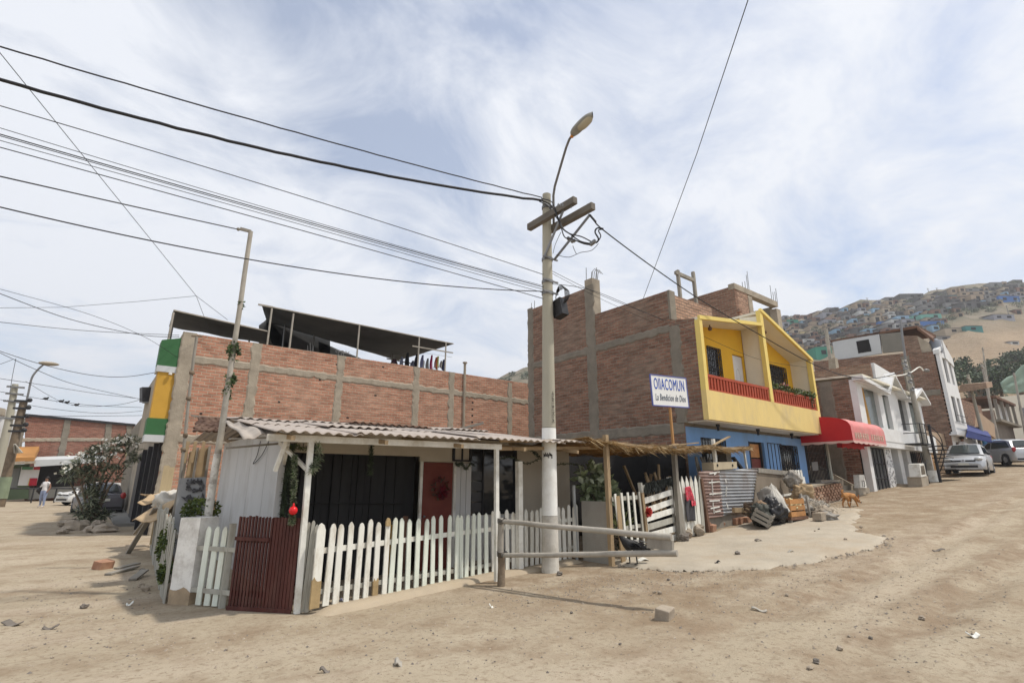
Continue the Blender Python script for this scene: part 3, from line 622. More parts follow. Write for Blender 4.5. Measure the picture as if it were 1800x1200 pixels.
for i in range(4): lv.box(6.24, 6.50, 9.245, 9.262, 1.02 + i * .21, 1.2 + i * .21)
lv.build('louvre_pane', M('grey_pane', (0.05, 0.05, 0.052), 0.3, 0.1, 3, 0), wn)
MB().box(6.50, 6.53, 9.22, 9.27, 0.96, 2.36).box(7.38, 7.42, 9.22, 9.27, 0.96, 2.36).build('window_frame', m_iron, wn)
# things the porch shelters
wr = MB()
for k in range(130):
    t = 2 * pi * k / 130; c = Vector((5.43 + .15 * cos(t), 9.14, 1.5 + .17 * sin(t))); wr.leaf(c, (random.gauss(0, 1), random.gauss(0, .4) - .3, random.gauss(0, 1)), .09, .02, 0 if random.random() < .45 else 1)
for k in range(40): wr.leaf((5.46, 9.13, 1.42), (random.gauss(0, .6), -.4, random.gauss(0, 1)), .16, .05, 0)
solo(wr, 'wreath', [M('red_ribbon', (0.13, 0.008, 0.016), 0.6, 0.2, 5, 0), m_leafd], 'dark red ribbon wreath hung on the red door', 'wreath')
# porch
MB().beam((1.74, 7.35, 2.17), (5.56, 7.35, 2.20), 0.05, 0.09).build('porch_beam', m_white, sh)
MB().beam((5.50, 7.42, 2.17), (8.2, 7.55, 2.30), 0.04, 0.06).beam((5.5, 7.3, 2.30), (7.5, 7.35, 2.40), .04, .05).build('porch_beam', m_wood, sh)
for p, q, wd in (((2.35, 7.38, 0), (2.31, 7.36, 2.13), .068), ((5.50, 7.37, 0.05), (5.47, 7.36, 2.16), .064)):
    MB().beam(p, q, wd, wd).build('porch_post', m_white, sh)
MB().beam((2.3, 8.5, 1.9), (2.05, 7.5, 2.12), .045, .07).beam((2.32, 7.38, 1.75), (2.05, 7.9, 2.15), .04, .05).beam((1.95, 7.6, 1.75), (2.02, 7.5, 2.15), .05, .06).build('knee_brace', m_white, sh)
rf = MB()
for k in range(5): x = 2.0 + 1.3 * k; rf.beam((x, 7.1, 2.16), (x, 11.0, 2.66), .05, .06)
rf.build('rafter', m_wood, sh)
m_corr = M('pale_fibre_sheet', (0.41, 0.36, 0.32), 0.85, 0.12, 2.5, 0.15, 30, dirt=(0.30, 0.25, 0.21), damt=0.7, dscale=2.5)
def sheet(x0, x1, y0, y1, z0, z1, mat, skew=0.0, per=0.15, amp=0.017, drop=None):
    mb = MB(); nu = int((x1 - x0) / per * 8)
    def fn(u, v):
        x = x0 + (x1 - x0) * u; y = y0 + (y1 - y0) * v + skew * u; z = z0 + (z1 - z0) * v + amp * sin(2 * pi * x / per) + 0.012 * noise.noise(Vector((x * .9, y * .7, 3)))
        if drop: z += drop(u, v)
        return (x, y, z)
    mb.grid(fn, nu, 8)
    o = mb.build('roof_sheet', mat, sh); m_ = o.modifiers.new('thick', 'SOLIDIFY'); m_.thickness = 0.009; m_.offset = 1
    return o
xq = 1.78
for i, wd in enumerate((1.05, 0.98, 1.02, 1.0, 0.95)):
    sheet(xq, xq + wd + .1, 7.08 + random.uniform(-.03, .03), 8.55, 2.235 + .02 * i + (.012 if i % 2 else 0), 2.44 + .02 * i, m_corr)
    sheet(xq + random.uniform(-.05, .05), xq + wd + .12, 8.35 + random.uniform(-.22, .25), 9.9, 2.445 + .02 * i, 2.64 + .018 * i, m_corr)
    sheet(xq, xq + wd + .1, 9.6 + random.uniform(-.1, .25), 11.2, 2.64 + .018 * i, 2.78 + .015 * i, m_corr)
    sheet(xq, xq + wd + .1, 11.15, 14.3, 2.77 + .015 * i, 2.55, m_corr)
    xq += wd
sheet(6.75, 7.6, 7.15, 9.0, 2.36, 2.52, m_corr)
sheet(6.2, 9.0, 8.9, 11.2, 2.52, 2.74, m_rust)
sheet(3.7, 5.4, 9.55, 11.4, 2.70, 2.83, m_rust)
sheet(6.0, 9.6, 11.2, 14.3, 2.74, 2.5, m_rust)
# bent sheet and patch of old tiles at the left end
b_ = sheet(1.54, 2.0, 7.7, 9.2, 2.25, 2.52, M('bleached_sheet', (0.36, 0.32, 0.28), 0.8, 0.15, 3, 0.1, dirt=(0.26, 0.23, 0.2), damt=.8, dscale=4), per=.19, amp=.02, drop=lambda u, v: -.12 * (1 - u) ** 2 * (1 - v) + .03 * sin(v * 6))
tq0 = [ony(338, 757, 10.2), ony(394, 758, 10.2), ony(402, 734, 10.6), ony(352, 732, 10.6)]
tl = MB().grid(lambda u, v: tq0[0].lerp(tq0[1], u).lerp(tq0[3].lerp(tq0[2], u), v) + Vector((.02 * sin(v * 20), -.03 * abs(sin(u * 14 + round(v * 4) * 1.5)), .02 * abs(sin(v * 12.5)))), 60, 24)
o = tl.build('tile_patch', M('old_tiles', (0.10, 0.06, 0.045), 0.95, .4, 6, .5, 20, dirt=(0.2, .15, .11), damt=.5, dscale=6), sh); o.modifiers.new('thick', 'SOLIDIFY').thickness = 0.03
for bt_ in ((ony(336, 730, 10.7), ony(398, 739, 10.7), .05, .03), ((1.55, 8.9, 2.10), (2.5, 8.6, 2.22), .03, .03), ((1.5, 8.5, 2.21), (1.95, 8.0, 2.22), .02, .02)): MB().beam(*bt_).build('batten', m_greyw, sh)
hw = MB(); hw.tube([onx(a, b, 2.40) for a, b in smooth([(458, 775), (452, 800), (445, 815), (460, 800), (474, 772)])], .007, 5); hw.build('loose_wire', m_black, sh)
# rubbish lying on the roof
solo(MB().beam(ony(801, 756, 9.9), ony(850, 743, 9.5), .07, .05), 'roof_plank', m_greyw, 'grey plank lying tilted on the corrugated shack roof', 'plank')
# garlands
def garland(pts, r, n, label, mats, wide=0.05):
    mb = MB(); P = smooth([tuple(p) for p in pts], 8); mb.tube(P, .008, 5, 0)
    for k in range(n):
        i = random.randrange(len(P) - 1); c = Vector(P[i]).lerp(Vector(P[i + 1]), random.random())
        d = Vector((random.gauss(0, 1), random.gauss(0, 1), random.gauss(0, 1))).normalized(); mb.leaf(c, d, r * random.uniform(.7, 1.2), .014, random.choice([0, 0, 1]))
    return solo(mb, 'tinsel_garland', mats, label, 'garland', 'garlands on the shack porch')
gG = [m_leafg, m_leaf]
garland([(2.15, 7.50, 1.95), (2.17, 7.44, 1.6), (2.19, 7.45, 1.25), (2.2, 7.47, 1.08)], .055, 1500, 'grey green tinsel hanging beside the leaning porch post', gG)
garland([(2.40, 7.36, 2.1), (2.43, 7.34, 1.95), (2.38, 7.33, 1.82), (2.34, 7.34, 1.75)], .1, 260, 'tuft of grey tinsel tied to the right of the porch post top', gG)
garland([(2.55, 9.12, 2.2), (2.54, 9.12, 1.5), (2.53, 9.12, .6)], .09, 1500, 'dark tinsel running down the shack corner post', [m_leafd, m_leafd])
garland([(2.5, 9.0, 2.2), (2.75, 8.7, 2.12), (2.62, 8.2, 2.12)], .08, 350, 'tinsel looped under the porch roof at the left corner', [m_leafd, m_moss])
garland([(3.85, 8.9, 2.25), (3.86, 8.9, 2.0), (3.86, 8.9, 1.75)], .07, 350, 'short dark tinsel hanging over the middle of the black boards', [m_leafd, m_leafd])
garland([(5.74, 9.1, 1.99), (5.82, 9.1, 1.93), (5.88, 9.1, 1.99), (5.95, 9.1, 1.9), (6.02, 9.1, 1.88), (6.1, 9.1, 1.98), (6.2, 9.1, 1.93)], .045, 350, 'thin tinsel swag over the white boards right of the door', [m_leafd, m_leafd])
garland([(6.35, 8.5, 2.05), (6.7, 8.5, 2.1), (7.1, 8.5, 1.98), (7.5, 8.5, 2.1), (7.7, 8.5, 1.98), (8.2, 8.5, 2.0), (8.5, 8.5, 2.0), (8.8, 8.5, 1.95)], .05, 500, 'tinsel swag strung across behind the utility pole', [m_leafd, m_leafg])
garland([(7.15, 8.5, 2.3), (7.3, 8.5, 2.22), (7.45, 8.5, 2.12)], .06, 200, 'short tinsel end drooping by the window', [m_leafd, m_leafd])
solo(MB().sph((2.17, 7.36, 1.25), .055, 14, 10).tube([(2.17, 7.36, 1.30), (2.17, 7.37, 1.34)], .012, 6), 'christmas_bauble', M('red_bauble', (0.62, 0.015, 0.02), 0.25, 0.05, 3, 0), 'shiny red ball hanging on the tinsel by the porch post', 'bauble')
solo(MB().beam((6.38, 7.85, 0.0), (6.35, 7.83, 1.99), .1, .1), 'yard_post', m_white, 'square white post standing free behind the fence right of the window', 'post')
solo(MB().tube([(7.98, 8.0, 0.1), (7.93, 7.98, 1.55)], .035, 8), 'pipe_post', M('grey_pipe', (0.38, 0.4, 0.4), .6, .1, 3, 0), 'thin grey pipe post beside the low grey wall', 'post')

# ================================================================== FENCES AT THE CORNER
def picket(mb, base, h, wd, th, dirv, lean=(0, 0), m=0, top='round'):
    """board standing on base, pointed top, face along dirv"""
    d = Vector((dirv[0], dirv[1], 0)).normalized(); nn = Vector((-d.y, d.x, 0))
    w2 = wd / 2; q_ = [random.uniform(-.08, .08) * wd for _ in range(6)]; prof = [(-w2, 0), (w2, 0), (w2 * .97, h - wd * .72 + q_[0]), (w2 * .55 + q_[4] * .4, h - wd * .22 + q_[1]), (q_[2], h), (-w2 * .55 + q_[5] * .4, h - wd * .22 + q_[3]), (-w2 * .97, h - wd * .72 - q_[0])]
    if top == 'sharp': prof = [(-w2, 0), (w2, 0), (w2, h - wd * 1.1), (0, h), (-w2, h - wd * 1.1)]
    if top == 'ragged': prof = [(-w2, 0), (w2, 0)] + [(w2 - wd * k / 5, h * (.8 + .3 * random.random())) for k in range(6)]
    if top == 'flat': prof = [(-w2, 0), (w2, 0), (w2 * .97, h), (-w2 * .97, h - random.uniform(-.01, .02))]
    b = Vector(base)
    pts = [b + d * (x + lean[0] * z) + nn * (lean[1] * z - th / 2) + Vector((0, 0, z)) for x, z in prof]
    return mb.prism(pts, nn * th, m)
m_pk = M('picket_white', (0.74, 0.74, 0.68), 0.8, 0.1, 6, 0.3, 40, dirt=(0.33, 0.28, 0.2), damt=0.8, dscale=6, stretch=(1, 1, .3))
m_pkg = M('picket_pale_green', (0.68, 0.73, 0.65), 0.8, 0.1, 6, 0.15, 40, dirt=(0.36, 0.32, 0.24), damt=0.4, dscale=4, stretch=(1, 1, .3))
m_pkr = M('picket_rotten_foot', (0.36, 0.265, 0.14), 0.9, 0.2, 6, 0.2, 30)
m_pkw = M('picket_weathered', (0.38, 0.375, 0.33), 0.9, 0.15, 6, 0.25, 30, dirt=(0.2, 0.17, 0.13), damt=0.6, dscale=4, stretch=(1, 1, .25))
fA = Vector((2.46, 7.20, 0)); fM = Vector((5.45, 7.88, 0)); fB = Vector((8.0, 7.98, 0.08))
fl = thing('picket_fence', 'long white picket fence with pointed boards in front of the shack', 'fence', fA)
tops = [563, 582, 599, 617, 634, 650, 666, 682, 693, 707, 722, 737, 751, 765, 779, 793, 807, 815, 824, 835, 847, 859, 872, 880, 896, 907, 918, 929, 939, 948, 957, 976, 988, 997, 1006, 1015, 1019.5]
def fline(px):
    p = on_line(px, 990, fA, fM)
    if p.x > fM.x: p = on_line(px, 990, fM, fB)
    return Vector((p.x, p.y, 0))
for i, px in enumerate(tops):
    p = fline(px - 4); p.z = 0.07 + gz(p.x, p.y) * .9; h = 1.0 + random.uniform(-.03, .025)
    if i == 22: h += .04
    wd = .125 if i == 0 else .084 + random.uniform(-.006, .006)
    dv = (fM - fA) if p.x < fM.x else (fB - fM)
    mt = m_pk if i < 8 else m_pkg if i < 22 else m_pk
    mb = MB(); picket(mb, p, h, wd, .02, dv, (random.uniform(-.022, .022), random.uniform(-.015, .02)))
    o = mb.build('picket', mt, fl)
    if i in (0, 6):
        ft = MB(); picket(ft, p - Vector((0, 0, .005)), .16 + .1 * random.random() if i else .38, wd + .006, .026, dv, (0, 0), top='ragged'); ft.build('rotten_foot', m_pkr, o)
    if i == 7:
        ft = MB(); picket(ft, p + Vector((0, 0, h - .11)), .115, wd + .005, .026, dv, (0, 0)); ft.build('ochre_tip', m_pkr, o)
nv = Vector((-(fM - fA).y, (fM - fA).x, 0)).normalized() * .035
nv2 = Vector((-(fB - fM).y, (fB - fM).x, 0)).normalized() * .035
MB().beam(fA + nv + Vector((0, 0, .74)), fM + nv + Vector((0, 0, .79)), .03, .07).build('rail', m_pk, fl)
MB().beam(fM + nv2 + Vector((0, 0, .79)), fB + nv2 + Vector((0, 0, .80)), .03, .07).build('rail', m_pk, fl)
MB().beam(fA + nv + Vector((0, 0, .25)), fM + nv + Vector((0, 0, .2)), .03, .06).build('rail', m_pkw, fl)
MB().beam(fM + nv2 + Vector((0, 0, .2)), fB + nv2 + Vector((0, 0, .28)), .03, .06).build('rail', m_pkw, fl)
kb = MB()
m_kerb = M('kerb_strip', (0.40, 0.335, 0.25), 0.95, 0.1, 3, .4, 25, dirt=(.36, .29, .2), damt=.7)
def kerb(u, v):
    p = fA.lerp(fM, u / .55) if u < .55 else fM.lerp(fB, (u - .55) / .45)
    prof = [(-.30, -.06), (-.24, .045), (-.17, .07), (.10, .075), (.16, -.03)]; k = min(3.999, v * 4); i = int(k); f = k - i
    a = prof[i][0] * (1 - f) + prof[i + 1][0] * f; b = prof[i][1] * (1 - f) + prof[i + 1][1] * f
    q = noise.noise(Vector((p.x * 2.4, v * 2, 4))) * .05; b = b * min(1, u / .06 + .05) * min(1, (1 - u) / .05 + .05) + (0 if 0.02 < u < .98 else -.02)
    n_ = (nv if u < .55 else nv2).normalized(); p = p + n_ * (a + q); return (p.x, p.y, gz(p.x, p.y) * .9 + b + q * .3)
kb.grid(kerb, 60, 4); tag(kb.build('kerb', m_kerb), 'low dusty kerb under the picket fence', kind='structure')
# pillar, short pickets, gate
pd = Vector((2.34 - 1.14, 7.39 - 9.0, 0)).normalized()
P0 = Vector((1.13, 9.02, 0)); P1 = P0 + pd * .34
pl = MB(); pn = Vector((-pd.y, pd.x, 0))
def pill(u, v):
    z = 1.12 * v; c = (P0 + P1) / 2 + pn * .17; t = u * 4 % 4; i = int(t); f = t - i
    cs = [(-.17, -.17), (.17, -.17), (.17, .17), (-.17, .17)]; a = cs[i]; b = cs[(i + 1) % 4]
    x = a[0] + (b[0] - a[0]) * f; y = a[1] + (b[1] - a[1]) * f; k = 1 + .03 * noise.noise(Vector((x * 9, y * 9, z * 5)))
    return c + (pd * x + pn * y) * k + Vector((0, 0, z))
pl.grid(pill, 24, 16, sm=False); c_ = (P0 + P1) / 2 + pn * .17
pl.prism([c_ + pd * a + pn * b + Vector((0, 0, 1.1)) for a, b in ((-.168, -.168), (.168, -.168), (.168, .168), (-.168, .168))], (0, 0, .022))
m_pil = M('pillar_paint', (0.76, 0.755, 0.72), .85, .06, 2, .3, 20, dirt=(.34, .31, .27), damt=.8, dscale=1.9)
gp = thing('gate_pillar', 'square white plastered pillar with a stained foot at the fence corner', 'pillar', c_)
pl.build('shaft', m_pil, gp)
ft = MB()
def pfoot(u, v):
    p = pill(u, v * .17 * (1 + .5 * noise.noise(Vector((u * 9, 2, 0))))); d = (p - c_); d.z = 0; return p + d.normalized() * .006
ft.grid(pfoot, 24, 3, sm=False); ft.build('stained_foot', M('bare_render', (0.36, 0.28, 0.19), .95, .2, 5, .4, 20), gp)
sp2 = thing('picket_fence', 'short run of three white pickets between the pillar and the red gate', 'fence', P1)
G0 = Vector((1.70, 8.14, 0)); G1 = Vector((2.30, 7.42, 0))
gdir = (G1 - P0).normalized()
for px in (357, 372, 386):
    p = on_line(px, 1000, P0, G1); mb = MB(); picket(mb, Vector((p.x, p.y, 0.02)), 1.0, .085, .02, gdir, (.01, 0)); mb.build('picket', m_pkg, sp2)
p = on_line(398, 1000, P0, G1); mb = MB(); mb.beam((p.x, p.y, 0), (p.x + .01, p.y, 1.06), .075, .075); mb.build('post', m_pkw, sp2)
for z_ in (.73, .2): MB().beam(P1 + pn * .02 + Vector((0, 0, z_)), G0 + pn * .02 + Vector((0, 0, z_)), .025, .06).build('rail', m_pkw, sp2)
gt = thing('garden_gate', 'dark red slatted wooden gate closed between two white posts', 'gate', G0)
m_gate = M('dark_red_slats', (0.075, 0.023, 0.018), .65, .3, 5, .15, 30, dirt=(.17, .09, .07), damt=.5, dscale=3, stretch=(1, 1, .25))
ns = 19
for i in range(ns):
    f = (i + .5) / ns; p = G0.lerp(G1, f); p.z = .03; mb = MB(); gap = .62 if i < 11 else .86
    picket(mb, p, 1.13 + random.uniform(-.01, .01), (G1 - G0).length / ns * gap, .022, gdir, (0, 0), top='flat'); mb.build('slat', m_gate, gt)
gn = Vector((-gdir.y, gdir.x, 0)) * .03
MB().beam(G0 + gn + Vector((0, 0, .86)), G1 + gn + Vector((0, 0, .86)), .025, .07).beam(G0 + gn + Vector((0, 0, .2)), G1 + gn + Vector((0, 0, .2)), .025, .07).beam(G0 - gn * .9 + Vector((0, 0, .88)), G0.lerp(G1, .55) - gn * .9 + Vector((0, 0, .87)), .012, .045).beam(G0 - gn * .6 + Vector((0, 0, .03)), G1 - gn * .6 + Vector((0, 0, .03)), .02, .05).build('rail', m_gate, gt)
gs = thing('picket_fence', 'pair of grey weathered pickets wedged between the porch post and the long white fence', 'fence', (2.4, 7.3, 0))
for px, h in ((533, 1.08), (541, 1.1), (548, 1.05)):
    p = on_line(px - 8, 1060, G1, fA + Vector((.05, .02, 0))); mb = MB(); picket(mb, Vector((p.x, p.y, .02)), h, .045, .02, (1, -.1), (.03, 0)); mb.build('picket', m_pkw, gs)

# ------------------------------------------------------------------ left side fence, junk behind it
lf = thing('picket_fence', 'grey weathered picket fence leaning along the left side street', 'fence', (1.1, 9.1, 0))
n_ = 42
for i in range(n_):
    y = 9.12 + i * .165; x = 1.08 + .055 * (y - 9) + random.uniform(-.012, .012); h = 1.12 + .05 * noise.noise(Vector((y, 0, 0))) + random.uniform(-.05, .04) - (.12 if i < 3 else 0)
    mb = MB(); picket(mb, (x, y, 0), h, .12, .018, (0, 1), (random.uniform(-.03, .03), random.uniform(.0, .05)), top=random.choice(['sharp', 'flat', 'round'])); mb.build('picket', m_pkw, lf)
MB().beam((1.14, 9.1, .3), (1.52, 16, .3), .03, .06).beam((1.15, 9.1, .85), (1.54, 16, .85), .03, .06).build('rail', m_greyw, lf)
def crown(mb, c, r, n, ln, wd, ms=(0,), out=0.6, clump=None, shell=0.55):
    c = Vector(c); cl = [Vector((random.gauss(0, 1), random.gauss(0, 1), random.gauss(0, 1))).normalized() for _ in range(clump or 14)]
    for k in range(n):
        d = (random.choice(cl) * 1.0 + Vector((random.gauss(0, .38), random.gauss(0, .38), random.gauss(0, .38)))).normalized()
        rr = (shell + (1.05 - shell) * random.random() ** .6)
        p = c + Vector((d.x * r[0], d.y * r[1], d.z * r[2])) * rr
        dd = d * out + Vector((random.gauss(0, .6), random.gauss(0, .6), random.gauss(0, .5) - .1)); mb.leaf(p, dd, ln * random.uniform(.7, 1.3), wd * random.uniform(.7, 1.2), random.choice(ms))
    return mb
for i, (x, y, z, r, lab) in enumerate(((1.12, 9.9, .78, (.06, .2, .2), 'mossy green bush pushing through the left fence, upper one'), (1.10, 9.5, .36, (.07, .14, .16), 'mossy green bush low at the left fence beside the pillar'), (1.16, 10.9, .6, (.07, .2, .24), 'mossy green bush farther along the left fence'), (1.45, 9.6, 1.18, (.24, .24, .2), 'bright mossy bush showing above the white pillar'))):
    t = thing('bush', lab, 'bush', (x + .15, y, 0), 'bushes at the left fence')
    MB().tube([(x + .15, y, 0), (x + .1, y, z * .6), (x, y, z)], [.02, .015, .008], 6).build('stem', m_bark, t)
    mb = MB(); crown(mb, (x, y, z), r, 900, .05, .03, (0, 0, 1), shell=.3); mb.build('foliage', [m_moss, m_leaf], t)
# leaning wooden post with ivy
lp = thing('leaning_post', 'tall crooked wooden post with flaking white paint low down and ivy tufts', 'post', (1.49, 9.4, 0))
pts = [ony(a, b, 9.4) for a, b in ((366, 905), (377, 830), (388, 765), (398, 700), (409, 625), (421, 545), (430, 480), (441, 407))]
base = Vector((1.47, 9.4, 0)); allp = [base] + pts
MB().tube([p + Vector((.012 * noise.noise(Vector((i * 2.2, 0, 0))), 0, 0)) for i, p in enumerate(allp[2:])], [.055, .05, .047, .044, .042, .04, .038], 10).build('shaft', m_dustw, lp)
MB().tube(allp[:3] + [allp[3].lerp(allp[2], .5)], [.062, .06, .058, .056], 10).build('painted_foot', M('flaking_white', (.66, .65, .6), .85, .1, 8, .3, 30, dirt=(.12, .09, .07), damt=.9, dscale=6), lp)
tp = allp[-1]; MB().beam(tp + Vector((0, 0, .0)), ony(422, 402, 9.4), .035, .05).sph(ony(419, 403, 9.4), .03, 8, 6).build('cross_piece', m_greyw, lp)
iv = MB()
for (a, b), n_, r in (((411, 618), 320, .13), ((405, 668), 160, .09), ((401, 690), 120, .08), ((424, 535), 30, .05)):
    crown(iv, ony(a, b, 9.4), (r * .6, r * .6, r * 1.3), n_, .06, .035, (0,), shell=.2)
iv.build('ivy', m_leaf, lp)
# thin pole left of it
tq = [ony(a, b, 12.5) for a, b in ((306, 900), (316, 850), (325, 770), (333, 690), (341, 625), (346, 592))]
t = thing('thin_pole', 'thin grey pole standing against the brick side wall behind the junk', 'pole', tq[0])
MB().tube([tq[0] - Vector((0, 0, 1.0))] + tq, .03, 8).build('shaft', m_greyw, t)
for a, b in ((337, 655), (332, 700), (326, 765), (322, 790)): c = ony(a, b, 12.5); MB().sph(c, (.05, .05, .06), 7, 5, 0, .5, a).build('knot', m_bark, t)
kn = MB(); kn.beam(tq[-1] + Vector((-.1, 0, 0)), tq[-1] + Vector((.1, 0, .03)), .03, .03); kn.build('cross_stick', m_bark, t)
# painted panel
mp = thing('mural_board', 'grey sheet with a dark painted crown and bird shape behind the white pillar', 'panel', (1.62, 10.6, 0))
q = [ony(a, b, 10.6) for a, b in ((306, 925), (371, 925), (362, 838), (316, 840))]
q[0].z = 0.2; q[1].z = .2
MB().prism(q, (0, .03, 0)).build('sheet', M('grey_panel', (.33, .34, .35), .8, .1, 3, .1, dirt=(.16, .16, .16), damt=.5, dscale=3), mp)
mk = MB(); m_ink = M('faded_black_paint', (.07, .07, .075), .9, .4, 12, 0, dirt=(.25, .26, .27), damt=.8, dscale=12)
def el(cx, cy, rx, ry, n=20, a0=0): return [ony(cx + rx * cos(2 * pi * k / n), cy + ry * sin(2 * pi * k / n), 10.59) for k in range(n)]
for k in range(20):
    a = el(343, 854, 14, 8)[k]; b = el(343, 854, 14, 8)[(k + 1) % 20]; mk.beam(a, b, .02, .035 + .02 * (k % 3))
for k in range(5): mk.beam(ony(332 + 5 * k, 848, 10.587), ony(330 + 6 * k, 842 - 2 * (k % 2), 10.587), .015, .03)
mk.prism([ony(a, b, 10.588) for a, b in ((318, 872), (326, 874), (330, 869), (335, 868), (337, 873), (345, 875), (338, 880), (333, 884), (326, 880))], (0, -.006, 0))
mk.prism([ony(a, b, 10.588) for a, b in ((356, 865), (359, 870), (354, 905), (346, 905), (350, 885))], (0, -.006, 0)); mk.build('painted_mark', m_ink, mp)
# yard screen of old boards
yb = thing('board_screen', 'tan and grey board screen against the foot of the brick side wall', 'fence', (2.0, 14.6, 0))
for k, (a0, a1, t0, t1, mt, nm) in enumerate(((322, 331, 797, 794, m_conc, 'board'), (333, 346, 794, 789, m_tan, 'board'), (346, 350, 786, 786, m_dustw, 'stud'), (350, 368, 790, 784, m_tan, 'board'), (367, 372, 784, 783, m_greyw, 'stud'), (331, 333.5, 812, 812, m_dark, 'gap'))):
    yy = 14.6 if nm == 'board' else 14.55 if nm == 'stud' else 14.65
    q = [ony(a0, t0, yy), ony(a1, t1, yy)]; MB().prism([(q[0].x, yy, 0), (q[1].x, yy, 0), q[1], q[0]], (0, .03, 0)).build(nm, mt, yb)
for a in (328, 341, 356): c = ony(a, 783, 14.52); MB().beam((c.x, 14.5, c.z - .4), (c.x + .02, 14.5, c.z + .1), .07, .03).build('stud', m_tan, yb)
for a, b, c, lab in ((299, 860, 4, 'pale yellow board standing against the brick corner, left one'), (308, 858, 7, 'pale yellow board standing against the brick corner, right one')):
    p = ony(a, 770 + c, 15.5); solo(MB().beam((p.x, 15.5, .2), (p.x + .03, 15.6, p.z - .6), .12, .03), 'upright_board', M('pine_board', (.45, .36, .22), .85, .15, 4, .1, stretch=(1, 1, .2)), lab, 'board', 'loose boards by the brick corner')
# rubbish heap over the fence
def crumple(c, r, seed, flat=1.0):
    return MB().sph(c, r, 18, 12, 0, .55, seed)
solo(crumple((1.58, 15.2, 1.16), (.3, .4, .26), 3), 'sack', m_sack, 'white plastic sack on top of the rubbish heap by the left fence', 'sack')
def bent(c, w_, l_, rot, tilt, seed):
    mb = MB(); T = Matrix.Translation(c) @ Matrix.Rotation(rot, 4, 'Z') @ Matrix.Rotation(tilt, 4, 'Y')
    mb.grid(lambda u, v: T @ Vector(((u - .5) * w_, (v - .5) * l_, .12 * noise.noise(Vector((u * 2, v * 2, seed))) - .15 * (u - .5) ** 2)), 10, 10); return mb
for c, w_, l_, r_, tl_, lab in (((1.40, 14.6, 1.05), .9, .9, .3, -.55, 'large sheet of torn cardboard draped over the left fence'), ((1.45, 15.9, 1.25), .7, .6, 1.0, -.2, 'small cardboard sheet at the top of the rubbish heap'), ((1.55, 16.6, 1.32), .8, .5, .2, .1, 'flattened box at the back of the rubbish heap')):
    o = solo(bent(c, w_, l_, r_, tl_, w_ * 10), 'cardboard_sheet', m_card, lab, 'cardboard', 'cardboard in the rubbish heap'); o.modifiers.new('thick', 'SOLIDIFY').thickness = .012
for p, q, lab in (((1.0, 15.6, .02), (1.30, 14.6, 1.05), 'long plank leaning on the left fence, front one'), ((1.08, 16.3, .02), (1.36, 15.4, 1.0), 'long plank leaning on the left fence behind the first'), ((1.2, 17.5, .3), (1.5, 15.5, 1.25), 'plank poking out of the rubbish heap')):
    solo(MB().beam(p, q, .10, .035), 'loose_plank', m_greyw, lab, 'plank', 'planks at the left fence')
hp = MB()
for k in range(14): hp.add(*( (lambda s: (s.v, s.f))(MB().sph((1.95 + random.uniform(-.15, .4), 14.5 + random.uniform(-.8, 2.2), random.uniform(.2, .75)), random.uniform(.2, .42), 9, 7, 0, .7, k)) ))
solo(hp, 'rubbish_heap', m_cloth, 'grey heap of rubbish behind the left fence', 'rubbish heap', kind='stuff')
for p, q, lab in (((.55, 12.3, .03), (1.0, 12.9, .05), 'grey plank lying on the ground by the left fence'), ((.7, 13.0, .03), (1.05, 13.3, .06), 'short dark plank on the ground by the left fence'), ((.86, 11.4, .03), (1.06, 11.9, .1), 'curled bark strip on the ground by the left fence')):
    solo(MB().beam(p, q, .12, .03), 'ground_plank', m_greyw, lab, 'plank', 'planks on the left ground')

# ================================================================== BARRIER
b0 = Vector((5.40, 7.12, 0)); bE = Vector((6.15, 4.40, 0))
br = thing('pole_barrier', 'makeshift barrier of two long dusty poles on a short round post', 'barrier', b0)
MB().tube([b0 + Vector((0, 0, -.1)), b0 + Vector((.01, 0, .3)), b0 + Vector((0, 0, .52))], [.066, .058, .055], 12).build('post', M('bark_post', (.2, .155, .11), .95, .3, 6, .6, 20, dirt=(.34, .28, .2), damt=.5, dscale=4), br)
MB().tube([b0 + Vector((0, .02, .50)), b0 + Vector((0, .01, 1.04))], [.053, .047], 12).build('post_top', m_dustw, br)
def rail(p, q, r0, r1, nm):
    pts = []; 
    for k in range(13):
        f = k / 12; v = p.lerp(q, f); v += Vector((0, 0, .012 * noise.noise(Vector((f * 5, r0 * 90, 0))))); pts.append(v)
    return MB().tube(pts, [(r0 + (r1 - r0) * k / 12) * (1 + .06 * noise.noise(Vector((k * .9, 4, 0)))) for k in range(13)], 12).build(nm, m_dustw, br)
dv = (bE - b0).normalized()
rail(b0 - dv * .04 + Vector((-.02, -.08, 1.0)), bE + Vector((0, 0, .905)), .038, .045, 'rail')
rail(b0 - dv * .02 + Vector((-.02, -.08, .485)), bE + dv * .06 + Vector((0, 0, .715)), .034, .043, 'rail')
e1 = bE + Vector((-.0, .0, .81)); MB().beam(bE - dv * .35 + Vector((.02, 0, .82)), bE - dv * .0 + Vector((.02, 0, .80)), .07, .13).build('spacer_block', m_greyw, br)
for (p, s) in ((b0 + Vector((0, -.03, 1.0)), .085), (b0 + Vector((0, -.03, .5)), .09)):
    w_ = MB()
    for k in range(4): w_.tube([p + Vector((s * cos(t), s * sin(t), .02 * k - .03 + .01 * sin(3 * t))) for t in [i * pi / 7 for i in range(15)]], .005, 5)
    w_.build('wire_lashing', m_black, br)

